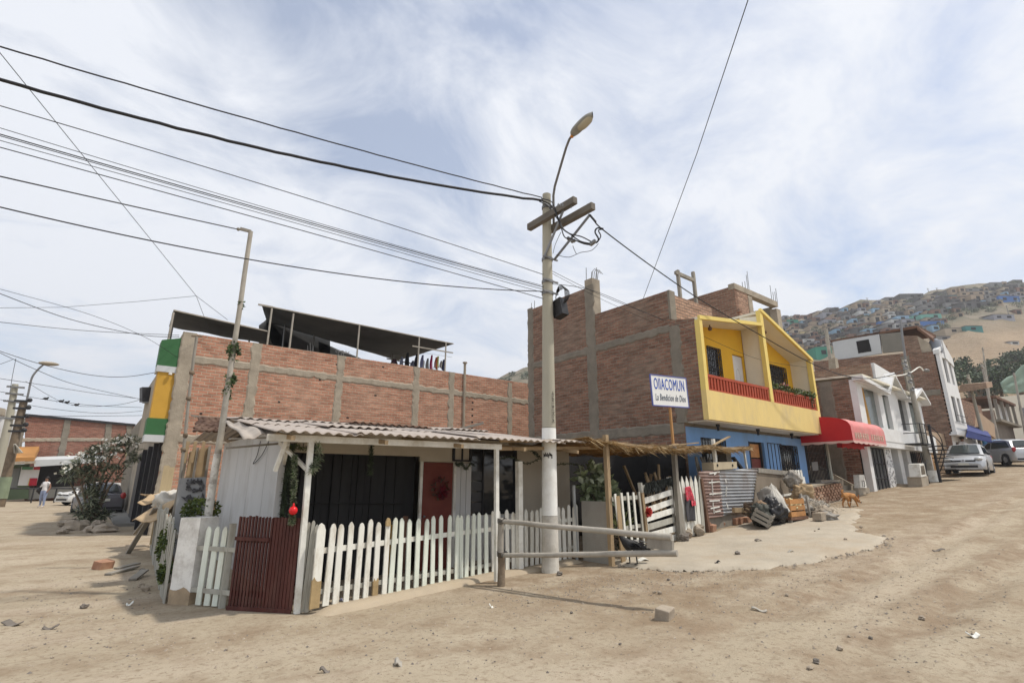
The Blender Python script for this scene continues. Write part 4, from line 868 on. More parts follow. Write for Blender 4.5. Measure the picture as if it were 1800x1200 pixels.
# ================================================================== LOW WALL, THATCH SHADE, SIGN, PALLETS
wA = Vector((8.02, 7.86, .1)); wB = Vector((8.06, 7.16, .1))
lw_ = MB(); lw_.box(8.02, 8.12, 7.16, 7.86, -.05, 1.24); lw_.box(8.12, 8.6, 7.78, 7.88, 0, 1.22)
solo(lw_, 'low_wall', M('dull_grey_render', (.36, .345, .31), .9, .1, 2, .2, 30, dirt=(.26, .22, .18), damt=.5), 'low grey rendered wall right of the utility pole', 'wall')
tc_ = thing('reed_shade', 'sagging roof of brown reed mats on rough wooden posts', 'shade roof', (7.95, 7.06, .1))
m_reed = M('brown_reeds', (.27, .17, .07), .9, .4, 9, .6, 40, dirt=(.12, .08, .045), damt=.5, dscale=5, stretch=(1, .25, 1))
translucent(m_reed, .45)
m_reedp = M('pale_reeds', (.40, .30, .17), .9, .3, 9, .4, 40)
def mat_fn(x0, x1, y0, y1, z0, z1, seed):
    def f(u, v):
        x = x0 + (x1 - x0) * u; y = y0 + (y1 - y0) * v
        return Vector((x, y + .06 * noise.noise(Vector((u * 6, seed, 0))), z0 + (z1 - z0) * u - .10 * v + .11 * noise.noise(Vector((u * 3.4, v * 2, seed))) - .08 * sin(pi * u) * (1 - v) + .02 * noise.noise(Vector((u * 14, v * 5, seed)))))
    return f
for (x0, x1, y0, y1, z0, z1, seed) in ((7.35, 9.75, 6.95, 9.6, 2.45, 2.36, 1), (9.55, 11.5, 7.35, 9.6, 2.40, 2.46, 5), (11.3, 15.3, 7.9, 8.84, 2.50, 2.62, 9)):
    f = mat_fn(x0, x1, y0, y1, z0, z1, seed); mb = MB(); mb.grid(f, 60, 30)
    o = mb.build('reed_mat', m_reed, tc_); so_ = o.modifiers.new('thick', 'SOLIDIFY'); so_.thickness = .025
    st_ = MB()
    for k in range(1500):
        u = random.random(); v = random.random() ** 1.6; p = f(u, v) + Vector((0, 0, random.uniform(-.03, .04))); d = Vector((random.gauss(0, .35), -1, random.gauss(0, .12)))
        if v < .12: d.z -= random.random() * .9
        if random.random() < .3: d = Vector((1, random.gauss(0, .4), random.gauss(0, .12)))
        st_.leaf(p, d, random.uniform(.1, .35), random.uniform(.008, .018), random.choice((0, 0, 1)))
    st_.build('loose_reed', [m_reed, m_reedp], tc_)['kind'] = 'stuff'
for p, q, wd, mt in (((7.95, 7.05, 0), (7.97, 7.08, 2.52), .085, m_wood), ((10.95, 7.6, .2), (10.98, 7.6, 2.45), .1, m_greyw), ((13.62, 8.1, .3), (13.55, 8.08, 2.78), .08, m_white), ((15.5, 8.15, .5), (15.2, 8.1, 2.6), .05, m_white), ((15.1, 8.6, .5), (14.95, 8.6, 2.6), .28, m_concd)):
    MB().beam(p, q, wd, wd).build('post', mt, tc_)
MB().beam((7.4, 7.1, 2.40), (9.7, 7.1, 2.33), .05, .05).beam((9.6, 7.35, 2.33), (11.3, 7.4, 2.36), .05, .05).beam((11.3, 7.95, 2.46), (15.4, 7.95, 2.57), .05, .08).beam((13.4, 8.0, 2.6), (14.1, 7.9, 2.86), .1, .03).beam((10.3, 7.3, 2.42), (11.3, 7.15, 2.52), .1, .025).beam((10.4, 7.25, 2.43), (11.0, 7.5, 2.5), .06, .025).build('pole_beam', m_wood, tc_)
MB().beam((8.20, 6.98, 0.1), (8.14, 7.0, 1.35), .11, .03).build('post_board', m_tan, tc_)
# shed of dark tarps; its black sheets also paint the shade under the reeds
sd_ = thing('dark_shed', 'dark lean-to of black sheets, some added as painted shade under the reed roof', 'shed', (11, 10, .2))
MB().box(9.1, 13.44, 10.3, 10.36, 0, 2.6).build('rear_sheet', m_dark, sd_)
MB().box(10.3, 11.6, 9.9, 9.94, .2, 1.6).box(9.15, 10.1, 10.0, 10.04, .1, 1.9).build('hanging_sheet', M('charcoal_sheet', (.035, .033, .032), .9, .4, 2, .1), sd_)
MB().box(12.3, 13.3, 8.9, 8.94, .3, 2.0).build('shade_side_sheet', m_dark, sd_)
MB().box(13.40, 13.44, 8.95, 10.3, .3, 2.45).build('shade_side_sheet', m_dark, sd_)  # black sheet added over the brick wall to paint in deep shade
for k in range(9):
    a = random.uniform(-.5, .6); p = Vector((10.9 + .09 * k, 8.5 + random.uniform(-.2, .2), .9)); solo(MB().beam(p, p + Vector((a, .1, 1.0 + random.uniform(-.2, .2))), .07, .04), 'stored_timber', m_wood, 'brown timber offcut propped in the shade behind the pallet', 'timber', 'timber offcuts under the reed roof')
for k in range(6):
    p = Vector((13.2 + .14 * k, 8.4, 1.75)); solo(MB().beam(p, p + Vector((random.uniform(-.25, .25), .1, .55)), .06, .04), 'stored_timber', m_greyw, 'thin grey stick standing behind the pale box', 'timber', 'sticks behind the corrugated fence')
solo(MB().beam((14.95, 8.1, 2.0), (14.55, 8.1, 2.3), .1, .06), 'stored_timber', m_iron, 'dark stick poking up right of the pale box', 'timber')
bx = thing('pale_box', 'pale board box with two round holes on the corrugated fence', 'box', (12.6, 7.95, 1.85))
q = [ony(a, b, 7.86) for a, b in ((1255, 826), (1296, 823), (1295, 811), (1254, 812))]
MB().prism(q, (0, .35, 0)).build('board', M('pale_board', (.47, .4, .28), .85, .06, 2, .05), bx)
for a in (1261.5, 1288): c = ony(a, 817.5, 7.85); MB().tube([c + Vector((0, .005, 0)), c + Vector((0, -.004, 0))], .035, 12).build('hole', m_dark, bx)
# sign
sg = thing('shop_sign', 'white board with blue hand-painted lettering on a thin wooden stick', 'sign', (11.05, 7.62, .3))
c4 = [ony(a, b, 7.62) for a, b in ((1145, 659), (1199, 667), (1202, 716), (1147, 711))]
c4[1].y -= .12; c4[2].y -= .12
ctr = sum(c4, Vector()) / 4; xd = ((c4[1] - c4[0]) + (c4[2] - c4[3])).normalized(); zd = ((c4[0] - c4[3]) + (c4[1] - c4[2])).normalized()
sw_ = (c4[1] - c4[0]).length; shh = (c4[0] - c4[3]).length
Tm = frame(ctr, xd, zd)
def locbox(mb, x0, x1, y0, y1, z0, z1):
    b = MB().box(x0, x1, y0, y1, z0, z1); return mb.add([Tm @ Vector(v) for v in b.v], b.f)
m_blue = M('sign_blue', (.03, .09, .42), .6, .12, 8, 0)
locbox(MB(), -sw_ / 2, sw_ / 2, -shh / 2, shh / 2, -.02, 0).build('board', M('sign_white', (.74, .75, .74), .6, .03, 3, .03), sg)
e = MB()
for a in ((-sw_ / 2 - .02, sw_ / 2 + .02, shh / 2, shh / 2 + .025), (-sw_ / 2 - .02, sw_ / 2 + .02, -shh / 2 - .025, -shh / 2), (-sw_ / 2 - .025, -sw_ / 2, -shh / 2, shh / 2), (sw_ / 2, sw_ / 2 + .025, -shh / 2, shh / 2)): locbox(e, *a, -.025, .008)
e.build('border', M('sign_border', (.10, .12, .33), .6, .1, 5, 0), sg)
text_mb('OllACOMUN', .40, Tm @ Matrix.Translation((0, .15, .004)), .003, 0, .425 * sw_ / 1.2, bold=.0).build('lettering', m_blue, sg, 'blue capital lettering reading OllACOMUN')
text_mb('La Bendicion de Dios', .235, Tm @ Matrix.Translation((0, -.17, .004)), .003, .25, .45 * sw_ / 1.2).build('lettering', M('sign_slate', (.10, .12, .16), .6, .1, 8, 0), sg, 'dark slanted lettering reading La Bendicion de Dios')
bt = ctr - zd * (shh / 2 + .02); MB().beam((11.07, 7.64, .3), tuple(bt + Vector((.0, .03, .3))), .05, .05).build('stick', M('orange_wood', (.42, .23, .09), .8, .2, 5, .1, stretch=(1, 1, .3)), sg)
# fences along the reed roof
def wallpts(pxs, a, b): return [on_line(x, y, a, b) for x, y in pxs]
gA = Vector((8.1, 7.0)); gB = Vector((9.45, 7.35))
g1 = thing('picket_fence', 'small pale picket panel beside the pallet under the reed roof', 'fence', (8.3, 7.05, .12))
gd = (gB - gA).to_3d()
for i, (tx, ty, bx_, by) in enumerate(((1081, 868, 1096, 996), (1092, 866, 1103, 985), (1103, 865, 1113, 975), (1113, 865, 1123, 968), (1123, 864, 1134, 966))):
    tp = on_line(tx, ty, gA, gB); bp = on_line(bx_, by, gA, gB); bp.z = gz(bp.x, bp.y)
    MB().beam(bp, tp, .075, .02, up=gd.cross(Vector((0, 0, 1)))).build('picket', m_pkw if i == 4 else m_pk, g1)
MB().beam(on_line(1078, 877, gA, gB) + Vector((0, .03, 0)), on_line(1127, 873, gA, gB) + Vector((0, .03, 0)), .02, .08).beam(on_line(1088, 930, gA, gB) + Vector((0, .03, 0)), on_line(1130, 923, gA, gB) + Vector((0, .03, 0)), .02, .07).build('rail', m_pkw, g1)
MB().beam((9.5, 7.4, .15), on_line(1126, 866, gA, gB) + Vector((.1, .05, 0)), .07, .07).build('post', m_wood, g1)
pA = Vector((9.55, 7.42)); pB = Vector((11.12, 7.74))
pa = thing('pallet_gate', 'white slatted pallet standing as a gate with a dark fringe over its top', 'pallet', (10.3, 7.55, .2))
for i, (l, r) in enumerate(((862, 846), (883, 867), (901, 883), (915, 899), (930, 915), (945, 931), (958, 946), (972, 962))):
    MB().beam(on_line(1130 + i * 1.6, l - 3, pA, pB), on_line(1180 + i * 1.9, r - 3, pA, pB), .02, .125 if i else .14).build('slat', m_white if i != 4 else m_pkw, pa)
MB().beam(on_line(1128, 848, pA, pB) + Vector((0, .05, 0)), on_line(1146, 978, pA, pB) + Vector((0, .05, 0)), .05, .09).beam(on_line(1178, 838, pA, pB) + Vector((0, .05, 0)), on_line(1196, 955, pA, pB) + Vector((0, .05, 0)), .05, .09).build('stringer', m_white, pa)
fr = MB()
for k in range(700):
    f = random.random(); p = on_line(1130 + 48 * f, 851 - 10 * f + random.uniform(-4, 3), pA, pB) + Vector((-.0, -.05, 0)); dr_ = random.uniform(.05, .28 if f > .35 and f < .6 or f < .3 else .16)
    fr.leaf(p, (random.gauss(0, .2), random.gauss(0, .1) - .05, -1), dr_, .035)
fr.build('fringe_cover', M('black_fringe', (.03, .035, .032), .8, .5, 9, 0), pa)
cf = MB(); c = on_line(1134, 899, pA, pB) + Vector((0, -.05, 0))
for k in range(70): cf.leaf(c, (random.gauss(0, 1), random.gauss(0, .6) - .3, random.gauss(0, 1)), .13, .07)
solo(cf, 'paper_flower', m_red, 'red paper flower pinned to the left edge of the white pallet', 'flower')
kA = Vector((11.2, 7.76)); kB = Vector((12.45, 7.86))
pk = thing('picket_fence', 'tall white picket panel with sharp points between pallet and corrugated fence', 'fence', (11.8, 7.8, .35))
for i in range(6):
    bp = on_line(1208 + 5.9 * i, 945, kA, kB); bp.z = gz(bp.x, bp.y) + .02; tp = on_line(1190 + 7.9 * i, 836, kA, kB)
    mb = MB(); picket(mb, bp, tp.z - bp.z, .15, .02, (kB - kA), ((tp - bp).to_2d().dot((kB - kA).normalized()) / (tp.z - bp.z), 0), top='sharp'); mb.build('picket', m_pk if i < 5 else m_pkw, pk)
MB().beam(Vector((11.15, 7.8, .85)), Vector((12.4, 7.88, .85)), .03, .07).beam(Vector((11.15, 7.8, 1.45)), Vector((12.4, 7.88, 1.45)), .03, .07).build('rail', m_pkw, pk)
MB().beam((11.25, 7.7, .2), (11.1, 7.7, 1.72), .1, .09).build('post', m_greyw, pk); MB().beam((12.55, 7.85, .3), (12.4, 7.85, 1.7), .09, .09).build('post', m_rust, pk)
MB().beam((11.17, 7.7, 1.7), (11.2, 7.75, 2.0), .05, .05).build('post_stub', m_greyw, pk)
hc = thing('hanging_cloth', 'red floral cloth over a dark grey garment on the white pickets', 'cloth', (11.6, 7.7, .6))
def clothq(px4, off, nm, mt):
    q = [on_line(a, b, kA, kB) + Vector((.0, -off, 0)) for a, b in px4]
    o = MB().grid(lambda u, v: q[0].lerp(q[1], u).lerp(q[3].lerp(q[2], u), v) + Vector((0, -.03 * sin(u * 9 + v) * v, 0)), 16, 14).build(nm, mt, hc); o.modifiers.new('thick', 'SOLIDIFY').thickness = .012
clothq(((1199, 856), (1208, 854), (1217, 878), (1201, 880)), .07, 'floral_cloth', M('red_floral', (.45, .02, .05), .8, .6, 22, 0, dirt=(.6, .35, .35), damt=.6, dscale=24))
clothq(((1201, 878), (1216, 877), (1220, 914), (1203, 916)), .05, 'grey_garment', M('charcoal_cloth', (.06, .058, .065), .9, .2, 6, .2))
clothq(((1209, 879), (1216, 879), (1217, 888), (1209, 889)), .09, 'floral_cloth', M('red_floral_small', (.5, .03, .06), .8, .6, 22, 0, dirt=(.6, .4, .4), damt=.6, dscale=24))
# corrugated fence (sheets laid with ribs level)
cA = Vector((12.5, 7.9)); cB = Vector((14.95, 7.92))
cf_ = thing('sheet_fence', 'fence of grey and rusty corrugated sheets with white scribbles, ribs level', 'fence', (13.7, 7.9, .5))
def csheet(p0, p1, top0, top1, bot0, bot1, mt, nm, off=0):
    mb = MB()
    def fn(u, v):
        a = on_line(p0[0] + (p0[1] - p0[0]) * v, top0 + (bot0 - top0) * v, cA, cB); b = on_line(p1[0] + (p1[1] - p1[0]) * v, top1 + (bot1 - top1) * v, cA, cB)
        p = a.lerp(b, u); p.y += .02 * sin(p.z * 2 * pi / .085) - off + .02 * noise.noise(Vector((p.x, p.z, 2))); return p
    mb.grid(fn, 10, 110); o = mb.build(nm, mt, cf_); o.modifiers.new('thick', 'SOLIDIFY').thickness = .004; return o
m_galv = M('galvanised_sheet', (.36, .37, .38), .55, .15, 2.5, .1, 20, dirt=(.23, .17, .14), damt=.75, dscale=1.8, metal=.35)
m_rb = M('rust_brown_sheet', (.25, .165, .14), .8, .2, 3, .1, 20, dirt=(.36, .33, .31), damt=.5, dscale=3)
csheet((1226, 1241), (1262, 1270), 829, 826, 912, 906, m_rb, 'corrugated_sheet', .02)
csheet((1258, 1266), (1331, 1320), 827, 822, 907, 895, m_galv, 'corrugated_sheet')
wm = MB()
for (pts_) in ([(1243, 848), (1262, 846)], [(1248, 842), (1250, 870)], [(1244, 868), (1266, 866)], [(1244, 880), (1262, 879)], [(1250, 882), (1252, 902)], [(1272, 842), (1274, 848)], [(1274, 855), (1273, 872)], [(1274, 884), (1277, 894)], [(1254, 899), (1264, 897)], [(1244, 832), (1262, 829)], [(1246, 893), (1262, 890)], [(1252, 834), (1258, 829)]):
    for a, b in zip(pts_[:-1], pts_[1:]): wm.beam(on_line(*a, cA, cB) + Vector((0, -.05, 0)), on_line(*b, cA, cB) + Vector((0, -.05, 0)), .012, .03)
wm.build('scribble', m_white, cf_)
MB().beam((12.5, 7.98, .4), (12.5, 7.98, 1.8), .06, .06).beam((14.9, 7.98, .5), (14.9, 7.98, 2.0), .06, .06).build('post', m_greyw, cf_)
MB().prism([(12.5, 7.96, .3), (14.9, 7.96, .45), (14.9, 7.96, .95), (12.5, 7.96, .75)], (0, .03, 0)).build('base_board', m_greyw, cf_)
pw = thing('plywood_panel', 'weathered brown plywood sheet standing behind the junk heap', 'panel', (15.8, 7.95, .6))
yA = Vector((14.98, 7.9)); yB = Vector((17.2, 8.1))
q = wallpts(((1324, 905), (1394, 900), (1389, 829), (1331, 823)), yA, yB); MB().prism(q, (0, .04, 0)).build('sheet', M('weathered_ply', (.20, .165, .125), .9, .15, 2, .15, dirt=(.3, .26, .21), damt=.4, dscale=1.2), pw)
q = wallpts(((1331, 830), (1390, 836), (1389, 828), (1331, 822)), yA, yB); MB().prism([p + Vector((0, -.01, 0)) for p in q], (0, -.03, 0)).build('top_rail', m_greyw, pw)
rA = Vector((17.2, 8.05)); rB = Vector((18.9, 8.1))
p2 = thing('picket_fence', 'narrow white picket panel right of the plywood sheet', 'fence', (18, 8.1, .8))
for i in range(6):
    bp = on_line(1402 + 4.3 * i, 890, rA, rB); bp.z = gz(bp.x, bp.y); tp = on_line(1389 + 4.6 * i if i < 5 else 1412, 826 if i < 5 else 838, rA, rB)
    MB().beam(bp, tp, .13, .02, up=(0, 1, 0)).build('picket', m_white, p2)
MB().beam((17.2, 8.1, 1.2), (18.7, 8.15, 1.3), .02, .06).build('rail', m_white, p2)
# pierced brick wall
bw = MB(); hh = .095
for r in range(7):
    z0 = gz(20, 8) - .06 + r * hh
    for k in range(11):
        x = 18.95 + k * .245 + (.12 if r % 2 else 0) + random.uniform(-.012, .012)
        bw.box(x, x + .15, 7.95 + random.uniform(-.012, .012), 8.12, z0 + (x - 20) * .055, z0 + hh - .012 + (x - 20) * .055)
m_pb = M('pierced_brick', (.36, .215, .145), .95, .3, 4, .4, 20, dirt=(.40, .33, .24), damt=.7, dscale=3)
pbw = thing('pierced_brick_wall', 'low openwork wall of staggered bricks by the foot of the outer stair', 'wall', (20.2, 8.0, .9))
bw.build('bricks', m_pb, pbw)
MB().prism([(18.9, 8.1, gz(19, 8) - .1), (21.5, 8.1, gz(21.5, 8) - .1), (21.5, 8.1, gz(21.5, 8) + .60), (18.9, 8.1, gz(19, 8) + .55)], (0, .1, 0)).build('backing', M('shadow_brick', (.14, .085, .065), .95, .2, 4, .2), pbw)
MB().prism([(18.85, 7.94, gz(19, 8) + .57), (21.5, 7.94, gz(21.5, 8) + .63), (21.5, 7.94, gz(21.5, 8) + .69), (18.85, 7.94, gz(19, 8) + .63)], (0, .26, 0)).build('coping', m_conc, pbw)
MB().tube([(17.9, 7.9, 1.55), (21.0, 7.85, 1.62)], .02, 6).tube([(17.9, 7.9, 1.45), (18.6, 7.9, 1.48)], .015, 6).build('iron_rod', m_iron, pbw)
# fig plant and yucca
fg = thing('potted_fig', 'broad-leaved green plant rising behind the low grey wall', 'plant', (8.7, 8.1, .2))
MB().tube([(8.75, 8.1, .1), (8.7, 8.08, .9), (8.55, 8.05, 1.6)], [.03, .025, .012], 6).tube([(8.72, 8.1, .7), (8.95, 8.1, 1.3)], [.02, .01], 6).build('stem', m_bark, fg)
fm = MB()
for c, r, n_ in (((8.42, 8.0, 1.72), (.24, .2, .3), 110), ((8.6, 8.05, 1.4), (.28, .22, .25), 120), ((9.0, 8.05, 1.35), (.26, .2, .2), 100), ((8.75, 8.0, 1.62), (.2, .2, .2), 60)):
    crown(fm, c, r, n_, .19, .13, (0, 0, 1), out=1.0, shell=.3)
fm.build('foliage', [leafmat('fig_leaf', (.17, .21, .11), .35), leafmat('fig_leaf_pale', (.32, .36, .25), .3)], fg)
yc = thing('spiky_plant', 'spiky yellow-green plant behind the small picket panel', 'plant', (8.75, 7.5, .15)); ym = MB()
for k in range(46): ym.leaf((8.72 + random.gauss(0, .04), 7.45, .72 + random.uniform(-.08, .12)), (random.gauss(0, 1), random.gauss(0, .7), random.gauss(.2, .8)), .36, .035)
ym.build('foliage', leafmat('yucca_leaf', (.17, .19, .06), .4), yc); MB().tube([(8.75, 7.5, .1), (8.72, 7.46, .75)], .025, 6).build('stem', m_bark, yc)
vn = MB(); 
for k in range(5): crown(vn, (9.0 + .12 * k, 7.75, .4 + .2 * (k % 4)), (.14, .1, .2), 60, .08, .05, (0,), shell=.2)
solo(vn, 'climbing_plant', m_leafd, 'dark climbing leaves just behind the small picket panel', 'plant')
# ================================================================== LEFT BRICK BUILDING
def rough_strip(mb, a, b, wd, th, axis_out, along, seed, n=None):
    """cast-in-place member with ragged mortar edges; a..b its centre line, along = in-plane cross direction"""
    a = Vector(a); b = Vector(b); al = Vector(along).normalized(); ou = Vector(axis_out).normalized(); ln = (b - a).length; n = n or max(6, int(ln / .10))
    vs = []
    for i in range(n + 1):
        c = a.lerp(b, i / n)
        e0 = .06 * noise.noise(Vector((i * .35, seed, 1))) + .06 * noise.noise(Vector((i * 1.3, seed, 4))); e1 = .06 * noise.noise(Vector((i * .35, seed, 7))) + .06 * noise.noise(Vector((i * 1.3, seed, 9)))
        for s, e in ((-wd / 2 - .02 + e0, 0), (-wd / 2 + .02 + e0, th), (wd / 2 - .02 + e1, th), (wd / 2 + .02 + e1, 0)): vs.append(c + al * s + ou * e)
    fs = [(i * 4 + j, i * 4 + j + 1, (i + 1) * 4 + j + 1, (i + 1) * 4 + j) for i in range(n) for j in range(3)]
    fs += [(3, 2, 1, 0), (n * 4, n * 4 + 1, n * 4 + 2, n * 4 + 3)]
    return mb.add(vs, fs)
YL = 20.0
lb = thing('brick_house', 'long two-storey red brick house with concrete frame and a green and yellow front', 'house', (1.75, YL, 0))
def xl(px, py): return ony(px, py, YL).x
x0 = 1.72; x1 = 17.6; zt = 6.48
MB().box(x0, x1, YL, YL + .25, -.2, zt).build('side_wall', bk_xR, lb)
MB().box(x0, x0 + .25, YL + .25, YL + 14, 0, zt).box(x0 + .25, x1, YL + 13.75, YL + 14, 0, zt).box(x1 - .25, x1, YL + .25, YL + 13.75, 0, zt).build('outer_wall', m_conc, lb)
MB().box(x0 + .25, x1 - .25, YL + .25, YL + 13.75, 5.5, 5.7).build('roof_slab', m_conc, lb)
for i, (px, py, wd, z0, z1) in enumerate(((450, 625, .30, 0, zt + .0), (597, 660, .28, 0, zt), (731, 690, .28, 0, zt), (793, 700, .28, 0, zt), (896, 720, .24, 0, zt - .1))):
    x = xl(px, py); mb = MB(); rough_strip(mb, (x, YL, z0), (x, YL, z1), wd, .03, (0, -1, 0), (1, 0, 0), i * 3.3); mb.build('column', m_conc, lb)
mb = MB(); rough_strip(mb, (x0 + .18, YL, 0), (x0 + .18, YL, zt + .02), .38, .035, (0, -1, 0), (1, 0, 0), 31); mb.build('corner_column', m_conc, lb)
mb = MB(); rough_strip(mb, (x0, YL, 5.60), (x1, YL, 5.52), .22, .024, (0, -1, 0), (0, 0, 1), 41); mb.build('floor_beam', m_conc, lb)
mb = MB(); rough_strip(mb, (x0, YL, 2.98), (x1, YL, 2.95), .24, .024, (0, -1, 0), (0, 0, 1), 43); mb.build('floor_beam', m_conc, lb)
xp = xl(815, 700); mb = MB(); mb.tube([(xp, YL - .04, 2.5), (xp, YL - .04, zt + .55)], .06, 8).tube([(xp, YL - .04, zt + .5), (xp, YL - .04, zt + .56)], .11, 8); mb.build('drain_pipe', m_conc, lb)
for k in range(14):
    x = random.uniform(x0 + .6, x1 - 4); z = random.uniform(3.2, 6.3); MB().box(x, x + random.uniform(.05, .12), YL - .006, YL + .01, z, z + .06).build('putlog_hole', m_dark, lb)
for k in range(6): x = xl(829, 720); MB().box(x, x + .09, YL - .006, YL + .01, 5.15 - .3 * k, 5.23 - .3 * k).build('putlog_hole', m_dark, lb)
def ys(pxs, y, th=.15): return [ony(a, b, y) for a, b in pxs], (0, th, 0)
def slabp(name, pxs, y, mat, th, par): q, o = ys(pxs, y, th); return MB().prism(q, (0, th, 0)).build(name, mat, par)
m_green = M('dark_green_paint', (.035, .125, .045), .7, .1, 2, .05); m_yel = M('mustard_paint', (.52, .30, .045), .75, .08, 2, .05); m_gw = M('grey_white_paint', (.5, .52, .53), .8, .05, 2, .05)
xo = 1.16
def fr_box(name, z0, z1, mat, y0=YL + .02, xa=xo, xb=x0): MB().box(xa, xb, y0, YL + .7, z0, z1).build(name, mat, lb)
MB().prism([(1.16, YL + .02, 5.28), (1.70, YL + .02, 5.28), (1.70, YL + .02, 6.28), (1.16, YL + .02, 6.12)], (0, .68, 0)).build('balcony_band', m_green, lb)
fr_box('white_trim', 5.08, 5.28, m_gw); fr_box('white_trim', 2.84, 3.06, m_gw); fr_box('balcony_band', 3.06, 3.58, m_green)
MB().box(1.22, x0, YL + .06, YL + .7, 3.58, 5.08).build('yellow_end_wall', m_yel, lb)
MB().tube([(1.55, YL - .02, 5.0), (1.55, YL - .02, 5.06)], .05, 8).build('lamp', m_white, lb)
for y in (20.6, 22.6, 25): MB().box(1.5, 1.66, y, y + .16, 0, 2.84).build('porch_post', m_iron, lb)
MB().box(1.62, 1.72, YL + .3, YL + 9, 0, 2.84).build('shutter', m_iron, lb)
rb_ = MB()
for px in (540, 595, 760):
    for k in range(3): x = xl(px, 640) + .1 * k; rb_.tube([(x, YL + .1, zt), (x + random.uniform(-.05, .05), YL + .1, zt + random.uniform(.15, .4))], .01, 5)
rb_.tube([(xl(605, 620) + .35 * sin(t * 2.2) * (.3 + t * .12), YL + .1, zt + .12 + .12 * abs(sin(t * 3))) for t in [i * .25 for i in range(22)]], .012, 5)
rb_.build('rebar', m_steel, lb)
# shade roof of dark netting on posts
sr = thing('shade_canopy', 'dark grey shade netting stretched on thin posts above the red brick house', 'shade roof', (6, YL + 1, zt))
m_net = M('dark_net', (.052, .054, .056), .9, .25, .7, .1, dirt=(.10, .10, .10), damt=.5, dscale=.5)
def netq(c, nm='net', sag=.15):
    c = [Vector(k) for k in c]
    o = MB().grid(lambda u, v: c[0].lerp(c[1], u).lerp(c[3].lerp(c[2], u), v) + Vector((0, 0, -sag * sin(pi * u) * sin(pi * v) + .05 * noise.noise(Vector((u * 5, v * 4, c[0].x))))), 24, 12).build(nm, m_net, sr)
    o.modifiers.new('thick', 'SOLIDIFY').thickness = .02
YB = YL + 5.5
F = lambda a, b: ony(a, b, YL + .15); B = lambda a, b, y=YB: ony(a, b, y)
netq((F(305, 545), F(470, 582), B(480, 606), B(297, 574)))
netq((F(460, 536), F(797, 604), ony(700, 633, YL + 5), B(470, 566)), sag=.25)
netq((B(455, 572), B(470, 560), B(520, 620), B(455, 608)), sag=0.05)
netq((B(468, 560), B(580, 585), B(580, 640), B(468, 610)), sag=.05)
netq((B(560, 600), B(660, 640), B(660, 690), B(560, 640)), sag=.05)
for a, t, b in ((305, 549, 592), (478, 542, 590), (516, 551, 600), (632, 571, 625), (737, 593, 640), (784, 602, 650)):
    p = F(a, t); MB().tube([(p.x, p.y, p.z), (p.x - .01, p.y, 5.75)], .035, 8).build('post', m_dustw, sr)
for a, t in ((303, 575), (440, 585), (502, 565), (553, 580), (690, 615)):
    p = B(a, t, YL + 4); MB().tube([(p.x, p.y, p.z), (p.x, p.y, 5.75)], .035, 8).build('post', m_steel, sr)
MB().beam(F(454, 535), F(480, 540), .06, .06).beam(F(725, 608), F(796, 620), .05, .05).beam(B(680, 630, YL + 3), B(735, 641, YL + 3), .05, .05).beam(F(305, 545), F(470, 582), .04, .04).beam(F(460, 536), F(797, 604), .04, .04).build('rail', m_dustw, sr)
# washing
solo(MB().tube([ony(a, b, YL + 1.5) for a, b in smooth([(684, 622), (720, 623), (750, 621), (795, 628)])], .006, 5), 'clothesline', m_black, 'thin line carrying the washing above the red brick wall', 'line')
for px, t, wd, h, col, lab in ((694, 631, 16, .5, (.05, .02, .03), 'dark maroon garment at the left end of the washing line'), (707, 627, 7, .6, (.2, .22, .3), 'grey blue garment hanging between two dark ones'), (717, 620, 9, .85, (.012, .015, .02), 'long black garment pinned by one corner'), (726, 634, 9, .4, (.11, .12, .17), 'slate garment low beside the post'), (733, 622, 8, .8, (.013, .013, .02), 'black garment just left of the post'), (743, 624, 8, .75, (.2, .22, .38), 'blue and white garment just right of the post'), (745, 634, 5, .5, (.7, .7, .7), 'small white garment below the blue one'), (752, 630, 7, .6, (.25, .26, .26), 'pale grey garment beside the crimson one'), (759, 624, 6, .85, (.42, .02, .12), 'crimson garment hanging long on the line'), (767, 628, 6, .6, (.3, .08, .03), 'rust and green garment beside the lime one'), (770, 626, 6, .6, (.35, .4, .12), 'lime green garment right of the crimson one'), (769, 640, 4, .35, (.7, .7, .66), 'small white garment under the lime one'), (776, 634, 6, .4, (.3, .3, .29), 'grey striped garment near the right end'), (780, 632, 6, .6, (.02, .022, .06), 'dark navy garment at the right end of the line')):
    p = ony(px, t, YL + 1.5 + random.uniform(-.1, .1)); ww = wd * .024; mt = M('washing', col, .95, .2, 5, .2, 10)
    mb = MB(); mb.grid(lambda u, v: p + Vector(((u - .5) * ww * (.35 + .65 * min(1, v * 2.2)), .05 * sin(u * 7 + v * 3), -h * v * (1 - .18 * abs(u - .6)))), 8, 8)
    o = solo(mb, 'hanging_garment', mt, lab, 'garment', 'washing on the roof line'); o.modifiers.new('thick', 'SOLIDIFY').thickness = .015

